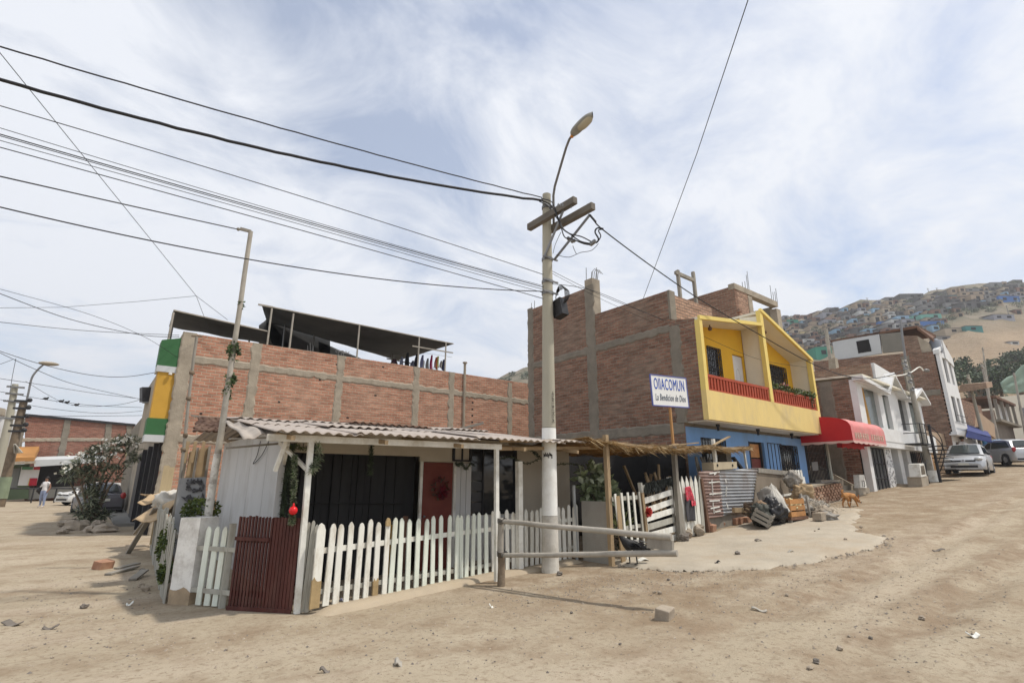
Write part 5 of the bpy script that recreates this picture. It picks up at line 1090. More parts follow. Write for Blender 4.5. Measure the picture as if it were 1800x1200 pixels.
# ================================================================== YELLOW AND BLUE HOUSE
X0 = 13.5; YF = 8.1; X1 = 21.07
yh = thing('painted_house', 'brown brick house with a yellow balcony storey over a sky-blue ground floor', 'house', (X0, YF, .45))
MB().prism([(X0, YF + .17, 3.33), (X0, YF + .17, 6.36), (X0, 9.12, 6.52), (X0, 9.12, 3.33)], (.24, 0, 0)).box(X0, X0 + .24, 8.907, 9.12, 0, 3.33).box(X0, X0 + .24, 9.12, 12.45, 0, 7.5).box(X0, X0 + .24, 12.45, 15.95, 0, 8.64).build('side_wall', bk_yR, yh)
for i, (y, wd, z0, z1) in enumerate(((12.47, .42, .2, 8.7), (8.98, .34, 3.3, 6.3), (15.85, .32, .2, 8.7))):
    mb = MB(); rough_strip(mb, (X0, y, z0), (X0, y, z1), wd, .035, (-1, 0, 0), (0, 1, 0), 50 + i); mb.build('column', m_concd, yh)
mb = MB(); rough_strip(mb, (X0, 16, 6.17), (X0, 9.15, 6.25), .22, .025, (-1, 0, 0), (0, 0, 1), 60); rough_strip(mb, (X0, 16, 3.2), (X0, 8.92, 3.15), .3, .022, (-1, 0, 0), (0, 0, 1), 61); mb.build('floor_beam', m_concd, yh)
MB().box(X0 - .02, X0 + .40, 12.28, 12.66, 7.4, 8.95).build('corner_column', m_conc, yh)
rb2 = MB()
for (x, y, z) in ((X0 + .02, 12.33, 8.9), (X0 + .3, 12.33, 8.9), (X0 + .02, 12.6, 8.9), (X0 + .3, 12.6, 8.9), (X0 + .16, 12.45, 8.9), (X0 + .1, 15.9, 8.6), (X0 + .1, 15.7, 8.6)):
    rb2.tube([(x, y, z), (x + .02, y, z + random.uniform(.25, .6))], .014, 5)
for k in range(4): rb2.tube([(X0 + .1 * k, 12.3, 8.9), (X0 + .1 * k, 12.25, 9.2), (X0 + .08 * k + .03, 12.15, 9.28), (X0 + .1 * k + .03, 12.05, 9.1)], .012, 5)
rb2.build('rebar', m_steel, yh)
MB().box(X0 + .24, 16.1, 9.16, 9.40, 6.35, 7.46).build('parapet_wall', bk_xB, yh)
MB().box(16.1, 16.75, 9.2, 9.38, 6.4, 7.05).box(X0 - .02, X0 + .28, 9.04, 9.118, 6.53, 7.5).build('broken_wall_end', m_concd, yh)
MB().box(X0 + .24, X1 + .2, 15.7, 15.95, .3, 8.6).box(X1, X1 + .2, 8.92, 15.7, .3, 6.3).build('rear_wall', m_concd, yh)
MB().box(X0 + .24, 17.35, 9.4, 15.7, 6.1, 6.3).box(X0 + .24, X1, 9.05, 15.7, 3.2, 3.33).build('floor_slab', m_conc, yh)
# blue floor
m_bl = M('sky_blue_paint', (.20, .37, .66), .8, .08, 1.5, .1, 30, dirt=(.19, .29, .46), damt=.8, dscale=1.6, stretch=(1, 1, .35))
YBw = 8.9
ops = ((14.25, 15.6, 1.6, 2.92), (17.05, 18.1, .65, 2.93), (19.2, 20.55, 1.4, 2.92))
def wall_open(xa, xb, y, th, za, zb, ops, mat, name, par):
    mb = MB(); x = xa
    for (a, b, c, d) in ops:
        mb.box(x, a, y, y + th, za, zb)
        if c > za: mb.box(a, b, y, y + th, za, c)
        if d < zb: mb.box(a, b, y, y + th, d, zb)
        x = b
    mb.box(x, xb, y, y + th, za, zb); return mb.build(name, mat, par)
wall_open(X0 + .02, X1 + .15, YBw, .2, 0, 3.2, ops, m_bl, 'ground_floor_wall', yh)
def grille(x0, x1, z0, z1, y, nv, nh, par, mat=m_iron, r=.014, fancy=False, name='grille'):
    mb = MB()
    for k in range(nv + 1): x = x0 + (x1 - x0) * k / nv; mb.tube([(x, y, z0), (x, y, z1)], r, 5)
    for k in range(nh + 1): z = z0 + (z1 - z0) * k / nh; mb.tube([(x0, y, z), (x1, y, z)], r, 5)
    if fancy:
        for k in range(nv):
            x = x0 + (x1 - x0) * (k + .5) / nv
            for j in range(3): z = z0 + (z1 - z0) * (j + .5 + .15 * (k % 2)) / 3; mb.tube([(x + .06 * cos(t), y - .005, z + .09 * sin(t)) for t in [i * pi / 4 for i in range(9)]], .009, 4)
    return mb.build(name, mat, par)
for i, (a, b, c, d) in enumerate(ops):
    if i == 1:
        MB().box(a + .05, a + .78, YBw + .05, YBw + .1, c, 2.38).build('door', M('oxblood_door', (.17, .035, .025), .6, .15, 4, .05), yh)
        MB().box(a + .05, a + .78, YBw + .055, YBw + .095, 2.42, 2.86).build('door_transom', M('amber_panel', (.45, .2, .07), .6, .2, 6, 0), yh)
        MB().box(a, a + .05, YBw - .02, YBw + .12, c, d).box(a + .78, a + .84, YBw - .02, YBw + .12, c, d).box(a, b, YBw + .16, YBw + .19, c, d).build('door_frame', m_iron, yh)
    else:
        wd_ = MB().box(a, b, YBw + .12, YBw + .14, c, d).build('window', m_glass, yh)
        grille(a + .02, b - .02, c + .02, d - .02, YBw - .03, 8, 2, wd_, fancy=(i == 2))
grille(18.15, 19.15, .75, 2.92, YBw - .1, 4, 2, yh, name='iron_gate')
# white soffit with lamps, yellow band
m_sof = M('white_soffit', (.72, .70, .64), .85, .06, 1.5, .03); m_band = M('pale_yellow_paint', (.72, .555, .225), .8, .06, 1.2, .1, dirt=(.53, .42, .235), damt=.75, dscale=1.3, stretch=(1, 1, .35)); m_deep = M('deep_yellow_paint', (.72, .42, .03), .75, .06, 1.5, .05); m_trim = M('yellow_trim', (.74, .58, .18), .75, .05, 2, .05)
MB().box(X0 + .03, X1, YF + .10, YBw - .002, 3.30, 3.36).build('soffit', m_sof, yh)
MB().box(X0 - .012, X1 + .02, YF, YF + .165, 3.33, 4.18).build('balcony_parapet', m_band, yh)
MB().box(X0 + .25, X1, YF + .12, 8.88, 3.36, 3.46).build('balcony_floor', m_conc, yh)
for x in (14.6, 17.0, 19.4): MB().tube([(x, 8.5, 3.30), (x, 8.5, 3.22)], .06, 8).tube([(x, 8.5, 3.225), (x, 8.5, 3.1)], .035, 8).build('soffit_lamp', m_iron, yh)
YR = 8.88
ops2 = ((15.66, 16.55, 4.2, 6.02), (17.02, 17.36, 3.46, 5.98))
wall_open(X0 + .24, 17.38, YR, .15, 3.47, 6.34, ((15.04, 15.86, 4.43, 5.9), (16.62, 17.34, 3.46, 5.86)), m_deep, 'balcony_back_wall', yh)
MB().prism([(X0 + .24, YR, 6.34), (17.38, YR, 6.34), (17.38, YR, 6.83), (X0 + .24, YR, 6.345)], (0, .15, 0)).build('balcony_wall_top', m_deep, yh)
MB().prism([(17.52, YR, 6.15), (X1 - .1, YR, 6.15), (17.52, YR, 7.3)], (0, .15, 0)).build('balcony_wall_top', m_deep, yh)
wall_open(17.52, X1 - .1, YR, .15, 3.47, 6.15, ((19.1, 20.5, 4.3, 5.87),), m_deep, 'balcony_back_wall', yh)
for (a, b, c, d) in ((15.04, 15.86, 4.43, 5.9), (19.1, 20.5, 4.3, 5.87)):
    wd_ = MB().box(a, b, YR + .1, YR + .12, c, d).build('window', m_glass, yh); grille(a + .02, b - .02, c + .02, d - .02, YR - .03, 7, 4, wd_, fancy=True)
wdr = MB().box(16.64, 17.33, YR + .06, YR + .1, 3.46, 5.84).build('balcony_door', m_facade, yh)
MB().tube([(16.98 + .14 * cos(t), YR + .055, 4.9 + .5 * sin(t)) for t in [i * pi / 10 for i in range(21)]], .012, 5).build('door_panel', m_whiteb, wdr)
MB().prism([(17.42, YF + .1, 3.4), (17.42, YR, 3.4), (17.42, YR, 7.3), (17.42, YF + .1, 7.2)], (.09, 0, 0)).build('divider_wall', m_cream, yh)
MB().box(X1 - .1, X1, YF + .1, YR, 3.4, 6.3).build('end_wall', m_cream, yh)
MB().prism([(X0, YF - .02, 6.30), (17.42, YF - .02, 6.82), (17.42, YF - .02, 6.93), (X0, YF - .02, 6.42)], (0, .08, 0)).prism([(17.36, YF - .03, 7.36), (17.42, YF - .03, 7.46), (21.12, YF - .03, 6.20), (21.12, YF - .03, 6.08)], (0, .09, 0)).build('eave_trim', m_trim, yh)
MB().prism([(X0 + .02, YF + .05, 6.31), (17.42, YF + .05, 6.84), (17.42, YF + .05, 6.9), (X0 + .02, YF + .05, 6.39)], (0, 1.3, 0)).prism([(17.5, YF + .05, 7.33), (X1, YF + .05, 6.12), (X1, YF + .05, 6.19), (17.5, YF + .05, 7.41)], (0, 4.5, 0)).build('balcony_ceiling', m_cream, yh)
for pb_ in ((X0 - .012, X0 + .14, YF, YF + .165, 4.18, 6.30), (17.34, 17.54, YF, YF + .14, 4.18, 7.38), (X1 - .14, X1 + .02, YF, YF + .16, 4.18, 6.12)): MB().box(*pb_).build('balcony_post', m_trim, yh)
for (a, b) in ((X0 + .14, 17.34), (17.54, X1 - .14)):
    rl = MB().box(a, b, YF + .02, YF + .10, 4.58, 4.66).box(a, b, YF + .02, YF + .10, 4.18, 4.23).build('balcony_railing', M('brick_red_paint', (.36, .065, .03), .7, .12, 4, .1), yh)
    bl_ = MB(); n_ = int((b - a) / .165)
    for k in range(n_): x = a + (k + .5) * (b - a) / n_; bl_.box(x - .045, x + .045, YF + .03, YF + .09, 4.23, 4.58)
    bl_.build('baluster_row', bpy.data.materials['brick_red_paint'], rl)
MB().box(X0 + .14, X1 - .14, YF + .14, YF + .20, 4.18, 4.6).build('balcony_inner_wall', m_deep, yh)
for x, z in ((14.9, 6.42), (18.6, 6.95)): MB().tube([(x, 8.6, z + .1), (x, 8.6, z)], .02, 6).sph((x, 8.6, z - .05), .07, 8, 6).build('ceiling_lamp', m_rust, yh)
for pts_, lab in (((17.6, 20.8), 'row of low green plants along the right balcony rail'),):
    mb = MB()
    for k in range(16): crown(mb, (17.75 + k * .2, YF + .08, 4.74), (.14, .12, .13), 60, .09, .05, (0, 0, 1), shell=.2)
    for k in range(3): crown(mb, (20.55, YF - .02, 4.6 - .12 * k), (.05, .05, .1), 25, .07, .04, (0,), shell=.2)
    solo(mb, 'balcony_plants', [m_leaf, m_moss], lab, 'plants')
crp = crown(MB(), (18.0, 8.5, 4.9), (.2, .2, .3), 160, .1, .05, (0,), shell=.3); solo(crp, 'balcony_plant', m_leafd, 'taller bush behind the right balcony rail', 'plant')
fb = MB(); crown(fb, (19.0, 8.4, 4.85), (.16, .16, .2), 110, .1, .06, (0, 1), shell=.3); solo(fb, 'flower_pot', [M('pink_petals', (.6, .2, .25), .7, .3, 9, 0), m_flower], 'pink and white flowers on the right balcony', 'flowers')
# upper room and open concrete frame on its roof
YU = 10.6
cU = ony(1290, 502, YU); MB().prism([(cU.x, YU, 6.3), (cU.x, YU, cU.z), (cU.x, YU + 4.2, cU.z + .02), (cU.x, YU + 4.2, 6.3)], (.22, 0, 0)).build('upper_side_wall', bk_yR, yh)
e = ony(1316, 520, YU); MB().box(cU.x + .22, e.x - .1, YU, YU + .22, 6.3, cU.z - .12).build('upper_front_wall', bk_xB, yh)
tb = MB()
for k in range(6): z = 7.0 + k * .33; tb.box(cU.x + .0, cU.x + .22, YU - .12, YU - .003, z, z + .14)
tb.build('toothed_bricks', bk_yR, yh)
f2 = ony(1366, 545, YU)
MB().box(e.x - .1, e.x + .25, YU - .02, YU + .3, 6.3, cU.z - .2).build('frame_column', m_conc, yh)
MB().box(f2.x - .1, f2.x + .3, YU - .02, YU + .3, 6.0, cU.z - .25).build('frame_column', m_conc, yh)
MB().box(cU.x - .015, f2.x + .1, YU - .025, YU + .26, cU.z - .14, cU.z + .12).build('frame_beam', m_conc, yh)
MB().box(f2.x - .05, f2.x + .2, YU + .3, YU + 4, 6.2, cU.z - .1).build('upper_end_wall', m_concd, yh)
rb3 = MB()
for x, y, h in ((e.x, YU, .7), (e.x + .12, YU, .9), (e.x + .2, YU + .2, .5), (e.x - .05, YU + .2, .4), (f2.x, YU, .5), (f2.x + .15, YU, .7), (f2.x + .25, YU + .2, .6), (f2.x + .05, YU + .2, .9)): rb3.tube([(x, y, cU.z), (x + .02, y, cU.z + .12 + h)], .014, 5)
rb3.build('rebar', m_steel, yh)
MB().prism([(16.2, 9.5, 6.95), (19.0, 9.5, 7.45), (19.0, 11.5, 7.4), (16.2, 11.5, 6.9)], (0, 0, .05)).beam((16.6, 9.3, 7.0), (18.2, 9.4, 7.3), .08, .05).beam((17.4, 9.1, 6.95), (17.6, 9.6, 7.35), .07, .05).build('roof_lumber', m_rust, yh)
gp_ = thing('post_frame', 'tall pair of grey posts joined by a crosspiece on the house roof', 'post frame', ony(1194, 560, 10.6))
P = lambda a, b: ony(a, b, 10.6)
b0_ = P(1191, 475); b1_ = P(1218, 478)
for p in (b0_, b1_): MB().beam((p.x + .05, p.y, 6.3), p, .11, .11).build('post', m_greyw, gp_)
MB().beam(P(1187, 479), P(1220, 493), .1, .13).build('crosspiece', m_greyw, gp_)

# ================================================================== GATE, STAIR, AWNING
ig = thing('iron_gate', 'black barred iron gate under the red awning beside the blue wall', 'gate', (22.2, 8.9, 1.0))
grille(21.32, 23.1, .95, 3.3, 8.9, 14, 4, ig, r=.018, name='bars')
MB().prism([ony(a, b, 8.88) for a, b in ((1427, 812), (1437, 811), (1439, 826), (1429, 827))], (0, .02, 0)).build('lock_plate', m_steel, ig)
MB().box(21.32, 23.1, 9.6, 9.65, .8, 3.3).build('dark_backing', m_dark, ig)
MB().box(23.12, 23.24, 8.82, 8.94, .9, 3.35).build('gate_post', M('pale_green_post', (.5, .53, .47), .8, .06, 3, .05), ig)
stt = thing('outer_stair', 'bare concrete outside stair rising to the back between gate and white house', 'stair', (23.0, 8.0, 1.1))
ss = MB()
for k in range(6): ss.box(21.75, 23.85, 8.05 + .32 * k, 8.05 + .32 * (k + 1), .8, 1.32 + .19 * k)
ss.box(21.75, 23.85, 9.97, 11.5, .8, 2.46); ss.build('steps', m_conc, stt)
MB().prism([(23.86, 7.95, .9), (23.86, 7.95, 1.25), (23.86, 9.9, 2.5), (23.86, 11.5, 2.5), (23.86, 11.5, .9)], (.09, 0, 0)).build('stringer', m_conc, stt)
MB().box(21.4, 24.4, 11.5, 11.7, .9, 6.2).build('back_wall', M('dim_brown_wall', (.25, .2, .15), .95, .15, 2, .2), stt)
np_ = thing('number_wall', 'low whitewashed wall block painted with a house number', 'wall', (24.2, 7.95, 1.2))
q = [ony(a, b, 7.9) for a, b in ((1512, 857), (1524, 857), (1519, 834), (1510, 834))]; MB().prism(q, (0, .2, 0)).build('block', m_white, np_)
MB().box(q[0].x - .05, q[1].x + .4, 7.95, 8.1, 1.0, q[0].z).build('grey_foot', m_conc, np_)
c = sum(q, Vector()) / 4; text_mb('13', .34, frame((c.x + .02, 7.893, c.z - .1), (1, 0, 0)), .003).build('lettering', m_iron, np_, 'dark painted number')
aw = thing('red_awning', 'bright red rounded canvas awning with a pale scalloped hem and pale lettering', 'awning', (22.3, 7.6, 3))
m_aw = M('red_canvas', (.47, .018, .025), .6, .06, 2, .05); m_awf = M('sunbleached_red', (.60, .21, .205), .75, .12, 3, .1, dirt=(.55, .33, .29), damt=.6, dscale=2)
ax0, ax1, ay0, ay1 = 20.9, 24.2, 7.1, 8.85
def awp(v): t = v * pi / 2; return (ay1 + (ay0 - ay1) * sin(t) ** .8 if v < 1 else ay0), 3.35 + .62 * cos(t) ** .55
awn = MB().grid(lambda u, v: Vector((ax0 + (ax1 - ax0) * u,) + awp(v)) + Vector((0, .02, .035)) * (noise.noise(Vector((u * 9, v * 3, 1))) - .8 * abs(sin(u * pi * 4)) * sin(pi * v)), 60, 24); awn.build('canopy', m_awf, aw)
MB().grid(lambda u, v: (ax0 + (ax1 - ax0) * u, ay0 - .002, 3.36 - .36 * v), 12, 2).build('front_band', m_awf, aw)
fpts = [(ax0,) + awp(k / 14) for k in range(15)]
MB().prism(fpts + [(ax0, ay0, 3.0), (ax0, ay1, 3.0)], (.02, 0, 0)).build('side_panel', m_aw, aw); MB().prism([(ax1, p[1], p[2]) for p in fpts] + [(ax1, ay0, 3.0), (ax1, ay1, 3.0)], (.02, 0, 0)).build('side_panel', m_aw, aw)
hm_ = MB()
hm_.grid(lambda u, v: (ax0 + (ax1 - ax0) * u, ay0 - .008, 3.04 - v * (.06 + .035 * abs(sin(u * 22)))), 66, 2); hm_.grid(lambda u, v: (ax0 - .008, ay0 + (ay1 - ay0) * u, 3.04 - v * (.06 + .035 * abs(sin(u * 12)))), 44, 2)
hm_.build('scalloped_hem', M('pale_pink_hem', (.62, .42, .38), .7, .05, 3, 0), aw)
# the lettering is worn past reading: pale capital strokes only
lt = MB(); 
for k in range(13):
    if k == 6: continue
    x = ax0 + .25 + k * .225
    for j in range(3):
        if random.random() < .8: lt.box(x + j * .055, x + j * .055 + .025, ay0 - .016, ay0 - .006, 3.12, 3.34)
    if random.random() < .6: lt.box(x, x + .13, ay0 - .017, ay0 - .006, 3.31, 3.34)
    if random.random() < .6: lt.box(x, x + .13, ay0 - .0175, ay0 - .006, 3.21, 3.24)
lt.build('worn_lettering', M('pale_letters', (.60, .47, .38), .7, .1, 5, 0), aw)
MB().grid(lambda u, v: (ax0 + .9 + 2.2 * u, ay0 + .7 - .0 * v, 3.05 - .22 * v + .05 * abs(sin(u * 12)) * v), 30, 3).build('inner_valance', m_aw, aw)

# ================================================================== WHITE TWO-STOREY HOUSE
wh = thing('white_house', 'white two-storey house with small gables, tall windows and an iron balcony', 'house', (25, 8, 1.3))
XW = 24.9; XE = 33.6; YW = 8.0
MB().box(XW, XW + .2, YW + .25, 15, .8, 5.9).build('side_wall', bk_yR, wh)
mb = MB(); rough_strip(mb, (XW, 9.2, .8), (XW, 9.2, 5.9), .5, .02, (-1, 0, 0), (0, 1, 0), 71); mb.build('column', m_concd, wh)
wall_open(XW, XE, YW, .25, 3.3, 5.85, ((25.5, 27.35, 3.75, 5.6), (27.9, 28.7, 3.9, 5.5), (30.0, 31.1, 4.0, 5.6), (31.6, 32.8, 3.9, 5.5)), m_facade, 'upper_wall', wh)
for (a, b, c, d) in ((25.5, 27.35, 3.75, 5.6), (27.9, 28.7, 3.9, 5.5), (30.0, 31.1, 4.0, 5.6), (31.6, 32.8, 3.9, 5.5)):
    MB().box(a, b, YW + .16, YW + .18, c, d).build('window', M('grey_green_glass', (.14, .16, .15), .2, .3, 1.5, 0) if a < 29 or a > 31.5 else m_glass, wh)
MB().prism([(25.95, YW + .14, 3.75), (26.35, YW + .14, 3.75), (26.1, YW + .14, 5.6), (25.8, YW + .14, 5.6)], (0, .015, 0)).build('curtain', M('ochre_curtain', (.4, .22, .06), .9, .2, 3, .1), wh)
tr_ = MB()
def gable(x0, xp, x1, z0, zp, th=.12, y=YW - .35):
    tr_.prism([(x0, y, z0), (xp, y, zp), (xp, y, zp + th * 1.4), (x0, y, z0 + th)], (0, .42, 0)); tr_.prism([(xp, y, zp), (x1, y, z0), (x1, y, z0 + th), (xp, y, zp + th * 1.4)], (0, .42, 0))
gable(27.9, 29.0, 30.2, 5.5, 6.45); gable(31.4, 33.0, 34.0, 5.5, 6.15)
tr_.prism([(XW - .15, YW - .35, 5.78), (27.9, YW - .35, 5.45), (27.9, YW - .35, 5.6), (XW - .15, YW - .35, 5.95)], (0, .42, 0)); tr_.prism([(30.2, YW - .35, 5.5), (31.4, YW - .35, 5.5), (31.4, YW - .35, 5.62), (30.2, YW - .35, 5.62)], (0, .42, 0))
tr_.build('gable_trim', m_facade, wh)
MB().prism([(27.9, YW + .01, 5.5), (29.0, YW + .01, 6.45), (30.2, YW + .01, 5.5)], (0, .2, 0)).prism([(31.4, YW + .01, 5.5), (33, YW + .01, 6.1), (34, YW + .01, 5.5)], (0, .2, 0)).build('gable_wall', m_facade, wh)
MB().prism([(XW, YW - .3, 5.95), (XE, YW - .3, 5.75), (XE, YW + 6, 6.1), (XW, YW + 6, 6.2)], (0, 0, .08)).build('roof', m_cream, wh)
MB().prism([(29.6, YW + .6, 5.9), (32.4, YW + .6, 5.9), (32.2, YW + .6, 7.1), (29.7, YW + .6, 7.35)], (0, .25, 0)).build('roof_parapet', m_facade, wh)
MB().prism([(29.4, YW + .7, 5.9), (29.6, YW + .7, 5.9), (29.6, YW + .7, 7.3), (29.4, YW + .7, 7.3)], (0, 4, 0)).build('parapet_side', bk_yR, wh)
MB().box(XW + .02, XE, YW - .3, YW + .3, 3.05, 3.3).box(26.0, XE, YW - .32, YW - .02, 3.3, 3.85).build('floor_band', m_facade, wh)
for x, wd in ((XW, .35), (26.9, .8), (28.6, .5), (29.8, .45), (33.1, .5)): MB().box(x, x + wd, YW, YW + .3, .9, 3.05).build('ground_pillar', m_facade, wh)
tp_ = MB(); 
for k in range(60):
    x = 26.92 + random.uniform(0, .7); z = 1.3 + random.random() * 1.7; tp_.box(x, x + .07, YW - .012, YW + .001, z, z + .07)
tp_.build('tile_spots', M('grey_tile', (.33, .33, .34), .6, .2, 9, 0), wh)
grille(25.3, 26.88, 1.15, 3.0, YW + .06, 4, 3, wh, r=.025, name='garage_gate'); MB().box(25.25, 26.9, YW + .12, YW + .15, 1.1, 3.05).build('garage_sheet', M('grey_gate_sheet', (.10, .105, .105), .6, .3, 2, .1), wh)
MB().box(27.7, 28.6, YW + .4, YW + .45, 1.2, 3.05).build('shop_door', m_dark, wh); od = MB()
for k in range(6): od.box(27.95, 28.15, YW + .36, YW + .39, 1.6 + k * .2, 1.7 + k * .2)
od.build('door_ornament', m_white, wh)
MB().box(29.1, 29.8, YW + .3, YW + .33, 1.2, 3.05).box(30.25, 33.1, YW + .5, YW + .55, 1.2, 3.05).build('dark_opening', m_dark, wh); grille(30.3, 33.0, 1.3, 3.05, YW + .1, 10, 3, wh, r=.02, name='window_bars')
MB().box(27.6, 34.0, YW - .5, YW + .3, .9, 1.55).build('plinth', m_conc, wh); MB().box(29.3, 31.2, YW - 1.0, YW - .5, .9, 1.45).box(29.3, 31.2, YW - 1.3, YW - 1.0, .9, 1.32).build('steps', m_conc, wh)
# iron balcony with curved stair
bs = thing('iron_stair', 'black iron balcony and curved iron stair on the front of the white house', 'stair', (30, 7.3, 1.5))
bm_ = MB()
bm_.box(28.6, 30.0, 7.0, 7.66, 3.25, 3.3)
for z in (3.75, 4.15): bm_.tube([(28.6, 7.66, z), (28.6, 7.0, z), (30.0, 7.0, z)], .022, 5)
for x in (28.6, 29.3, 30.0): bm_.tube([(x, 7.0, 3.25), (x, 7.0, 4.15)], .022, 5)
bm_.tube([(30.0, 7.0, 1.3), (30.0, 7.0, 4.2)], .06, 8)
for dz in (0, .4): bm_.tube([(30.0 + 1.6 * sin(t) , 7.0 + .5 * (1 - cos(t)) - .6 * sin(t / 2), 4.15 - dz - .95 * t / 1.57 * .9 - .1 * t * t) for t in [i * .15 for i in range(16)]], .022, 5)
for k in range(11):
    t = k * .2; bm_.box(30.05 + 1.45 * sin(t * .75), 30.6 + 1.4 * sin(t * .75), 6.6, 7.3, 3.2 - .17 * k, 3.23 - .17 * k)
bm_.tube([(29.2, 7.2, 1.5), (29.0, 7.2, 2.0), (29.2, 7.2, 2.45), (29.5, 7.2, 2.6)], .022, 5)
bm_.build('ironwork', m_iron, bs)
kb_ = thing('kiosk_case', 'small white framed glass case on a pale concrete plinth by the leaning pole', 'case', (30.2, 6.6, 1.55))
ky = ong(1628, 854).y; q = [ony(a, b, ky) for a, b in ((1622, 857), (1634, 855), (1631, 836), (1619, 838))]; MB().prism(q, (0, .5, 0)).build('plinth', m_conc, kb_)
q = [ony(a, b, ky - .02) for a, b in ((1619, 838), (1629, 836), (1624, 814), (1616, 815))]; MB().prism(q, (0, .4, 0)).build('frame', m_white, kb_); c = sum(q, Vector()) / 4; MB().prism([c + (p - c) * .68 + Vector((0, -.01, 0)) for p in q], (0, .03, 0)).build('pane', m_glass, kb_)
# brown wall between and three-storey house
XT = 38.2; YT = 7.72
th_ = thing('three_storey_house', 'three-storey brown brick house with a white street front and a white rooftop hut', 'house', (XT, YT, 2.2))
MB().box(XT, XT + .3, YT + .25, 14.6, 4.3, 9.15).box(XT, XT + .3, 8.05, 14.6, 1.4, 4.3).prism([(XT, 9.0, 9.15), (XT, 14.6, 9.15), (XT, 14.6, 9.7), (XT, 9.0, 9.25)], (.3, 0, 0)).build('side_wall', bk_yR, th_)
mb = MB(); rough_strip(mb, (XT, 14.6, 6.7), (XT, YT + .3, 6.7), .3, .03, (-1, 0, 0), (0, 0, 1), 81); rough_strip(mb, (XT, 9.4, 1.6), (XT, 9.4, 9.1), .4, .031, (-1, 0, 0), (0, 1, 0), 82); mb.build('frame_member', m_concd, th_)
tb2 = MB()
for k in range(11): z = 4.5 + k * .22; tb2.box(XT - .004, XT + .1, YT + .17, YT + .2495, z, z + .1)
tb2.build('toothed_bricks', bk_yR, th_)
XTe = 41.0
W3 = ((38.75, 39.55, 5.0, 6.5), (39.95, 40.55, 5.0, 6.5), (38.7, 39.4, 7.3, 8.8), (39.9, 40.4, 7.3, 8.7))
wall_open(XT, XTe, YT, .17, 4.4, 6.9, W3[:2], m_facade, 'front_wall', th_); wall_open(XT, XTe - .1, YT, .17, 6.9, 9.1, W3[2:], m_facade, 'front_wall', th_)
for i, (a, b, c, d) in enumerate(W3):
    wd_ = MB().box(a, b, YT + .1, YT + .12, c, d).build('window', m_glass, th_)
    if i < 2: MB().tube([(a - .2, YT - .15, c + .35), (b + .2, YT - .15, c + .35)], .02, 5).tube([(a - .2, YT - .15, c), (b + .2, YT - .15, c)], .02, 5).build('window_rail', m_iron, wd_)
MB().prism([(XT - .05, YT - .05, 8.95), (39.1, YT - .05, 9.45), (39.1, YT - .05, 9.65), (XT - .05, YT - .05, 9.2)], (0, .3, 0)).prism([(39.3, YT - .06, 8.8), (40.9, YT - .06, 8.5), (40.9, YT - .06, 9.0), (39.35, YT - .06, 10.0)], (0, .2, 0)).build('gable', m_facade, th_)
MB().box(XT, XTe + .1, YT - .02, 8.05, 4.22, 4.398).build('overhang', m_facade, th_)
wall_open(XT + .3, 44.0, 8.05, .2, 1.7, 4.2, ((39.2, 40.4, 2.6, 3.9), (41.0, 42.0, 2.3, 3.9)), m_facade, 'ground_front', th_); MB().box(39.2, 42.0, 8.2, 8.22, 2.3, 3.9).build('ground_window', bk_yR, th_)
MB().box(XT + .3, 43.5, 14.3, 14.6, 1.4, 9.6).box(XTe - .3, XTe - .1, YT + .18, 14.3, 4.4, 9.0).box(XT + .3, XTe - .3, YT + .18, 14.3, 9.0, 9.15).build('rear_wall', m_concd, th_)
XH = XT + .1
hp_ = lambda a, b: onx(a, b, XH)
MB().prism([hp_(1463, 601), hp_(1469, 633), hp_(1550, 621), hp_(1545, 584)], (.15, 0, 0)).build('rooftop_hut', m_gw, th_)
MB().prism([hp_(1505, 600) + Vector((-.02, 0, 0)), hp_(1509, 621) + Vector((-.02, 0, 0)), hp_(1532, 617) + Vector((-.02, 0, 0)), hp_(1527, 596) + Vector((-.02, 0, 0))], (.05, 0, 0)).build('hut_window', m_dark, th_)
MB().prism([hp_(1547, 587), hp_(1552, 620), hp_(1590, 616), hp_(1586, 583)], (.16, 0, 0)).build('rooftop_wall', M('grey_ply', (.2, .19, .165), .9, .12, 1.5, .1), th_)
MB().prism([hp_(1588, 590), hp_(1592, 625), hp_(1622, 625), hp_(1612, 590)], (.2, 0, 0)).build('rooftop_brick', bk_yR, th_)
MB().prism([hp_(1460, 601), hp_(1612, 576), hp_(1612, 572), hp_(1460, 598)], (4, 0, .1)).prism([onx(1612, 574, XH), onx(1640, 595, XH), onx(1640, 600, XH), onx(1612, 579, XH)], (3, 0, 0)).build('rooftop_roof', m_rust, th_)
MB().prism([hp_(1612, 590), hp_(1622, 625), hp_(1640, 622), hp_(1632, 602)], (.3, 0, 0)).build('sloping_parapet', m_conc, th_)
tk = thing('water_tank', 'blue-grey water tank on the roof of the three-storey house', 'tank', onx(1645, 612, 38.8)); c = onx(1644, 606, 38.8); MB().tube([c + Vector((0, 0, -.45)), c + Vector((0, 0, .2)), c + Vector((0, 0, .35))], [.28, .28, .16], 12).build('body', M('slate_tank', (.2, .22, .25), .6, .1, 3, 0), tk); MB().tube([c + Vector((0, 0, .35)), c + Vector((0, 0, .42))], .1, 10).build('lid', m_black, tk)
tp2 = thing('painted_wall', 'narrow tan and brown wall strip between the white house and the silver car', 'wall', (35, 8.2, 1.9))
MB().box(34.2, 38.19, 8.3, 8.5, 1.6, 4.3).build('render', M('tan_render', (.35, .26, .18), .9, .15, 1.5, .1), tp2)
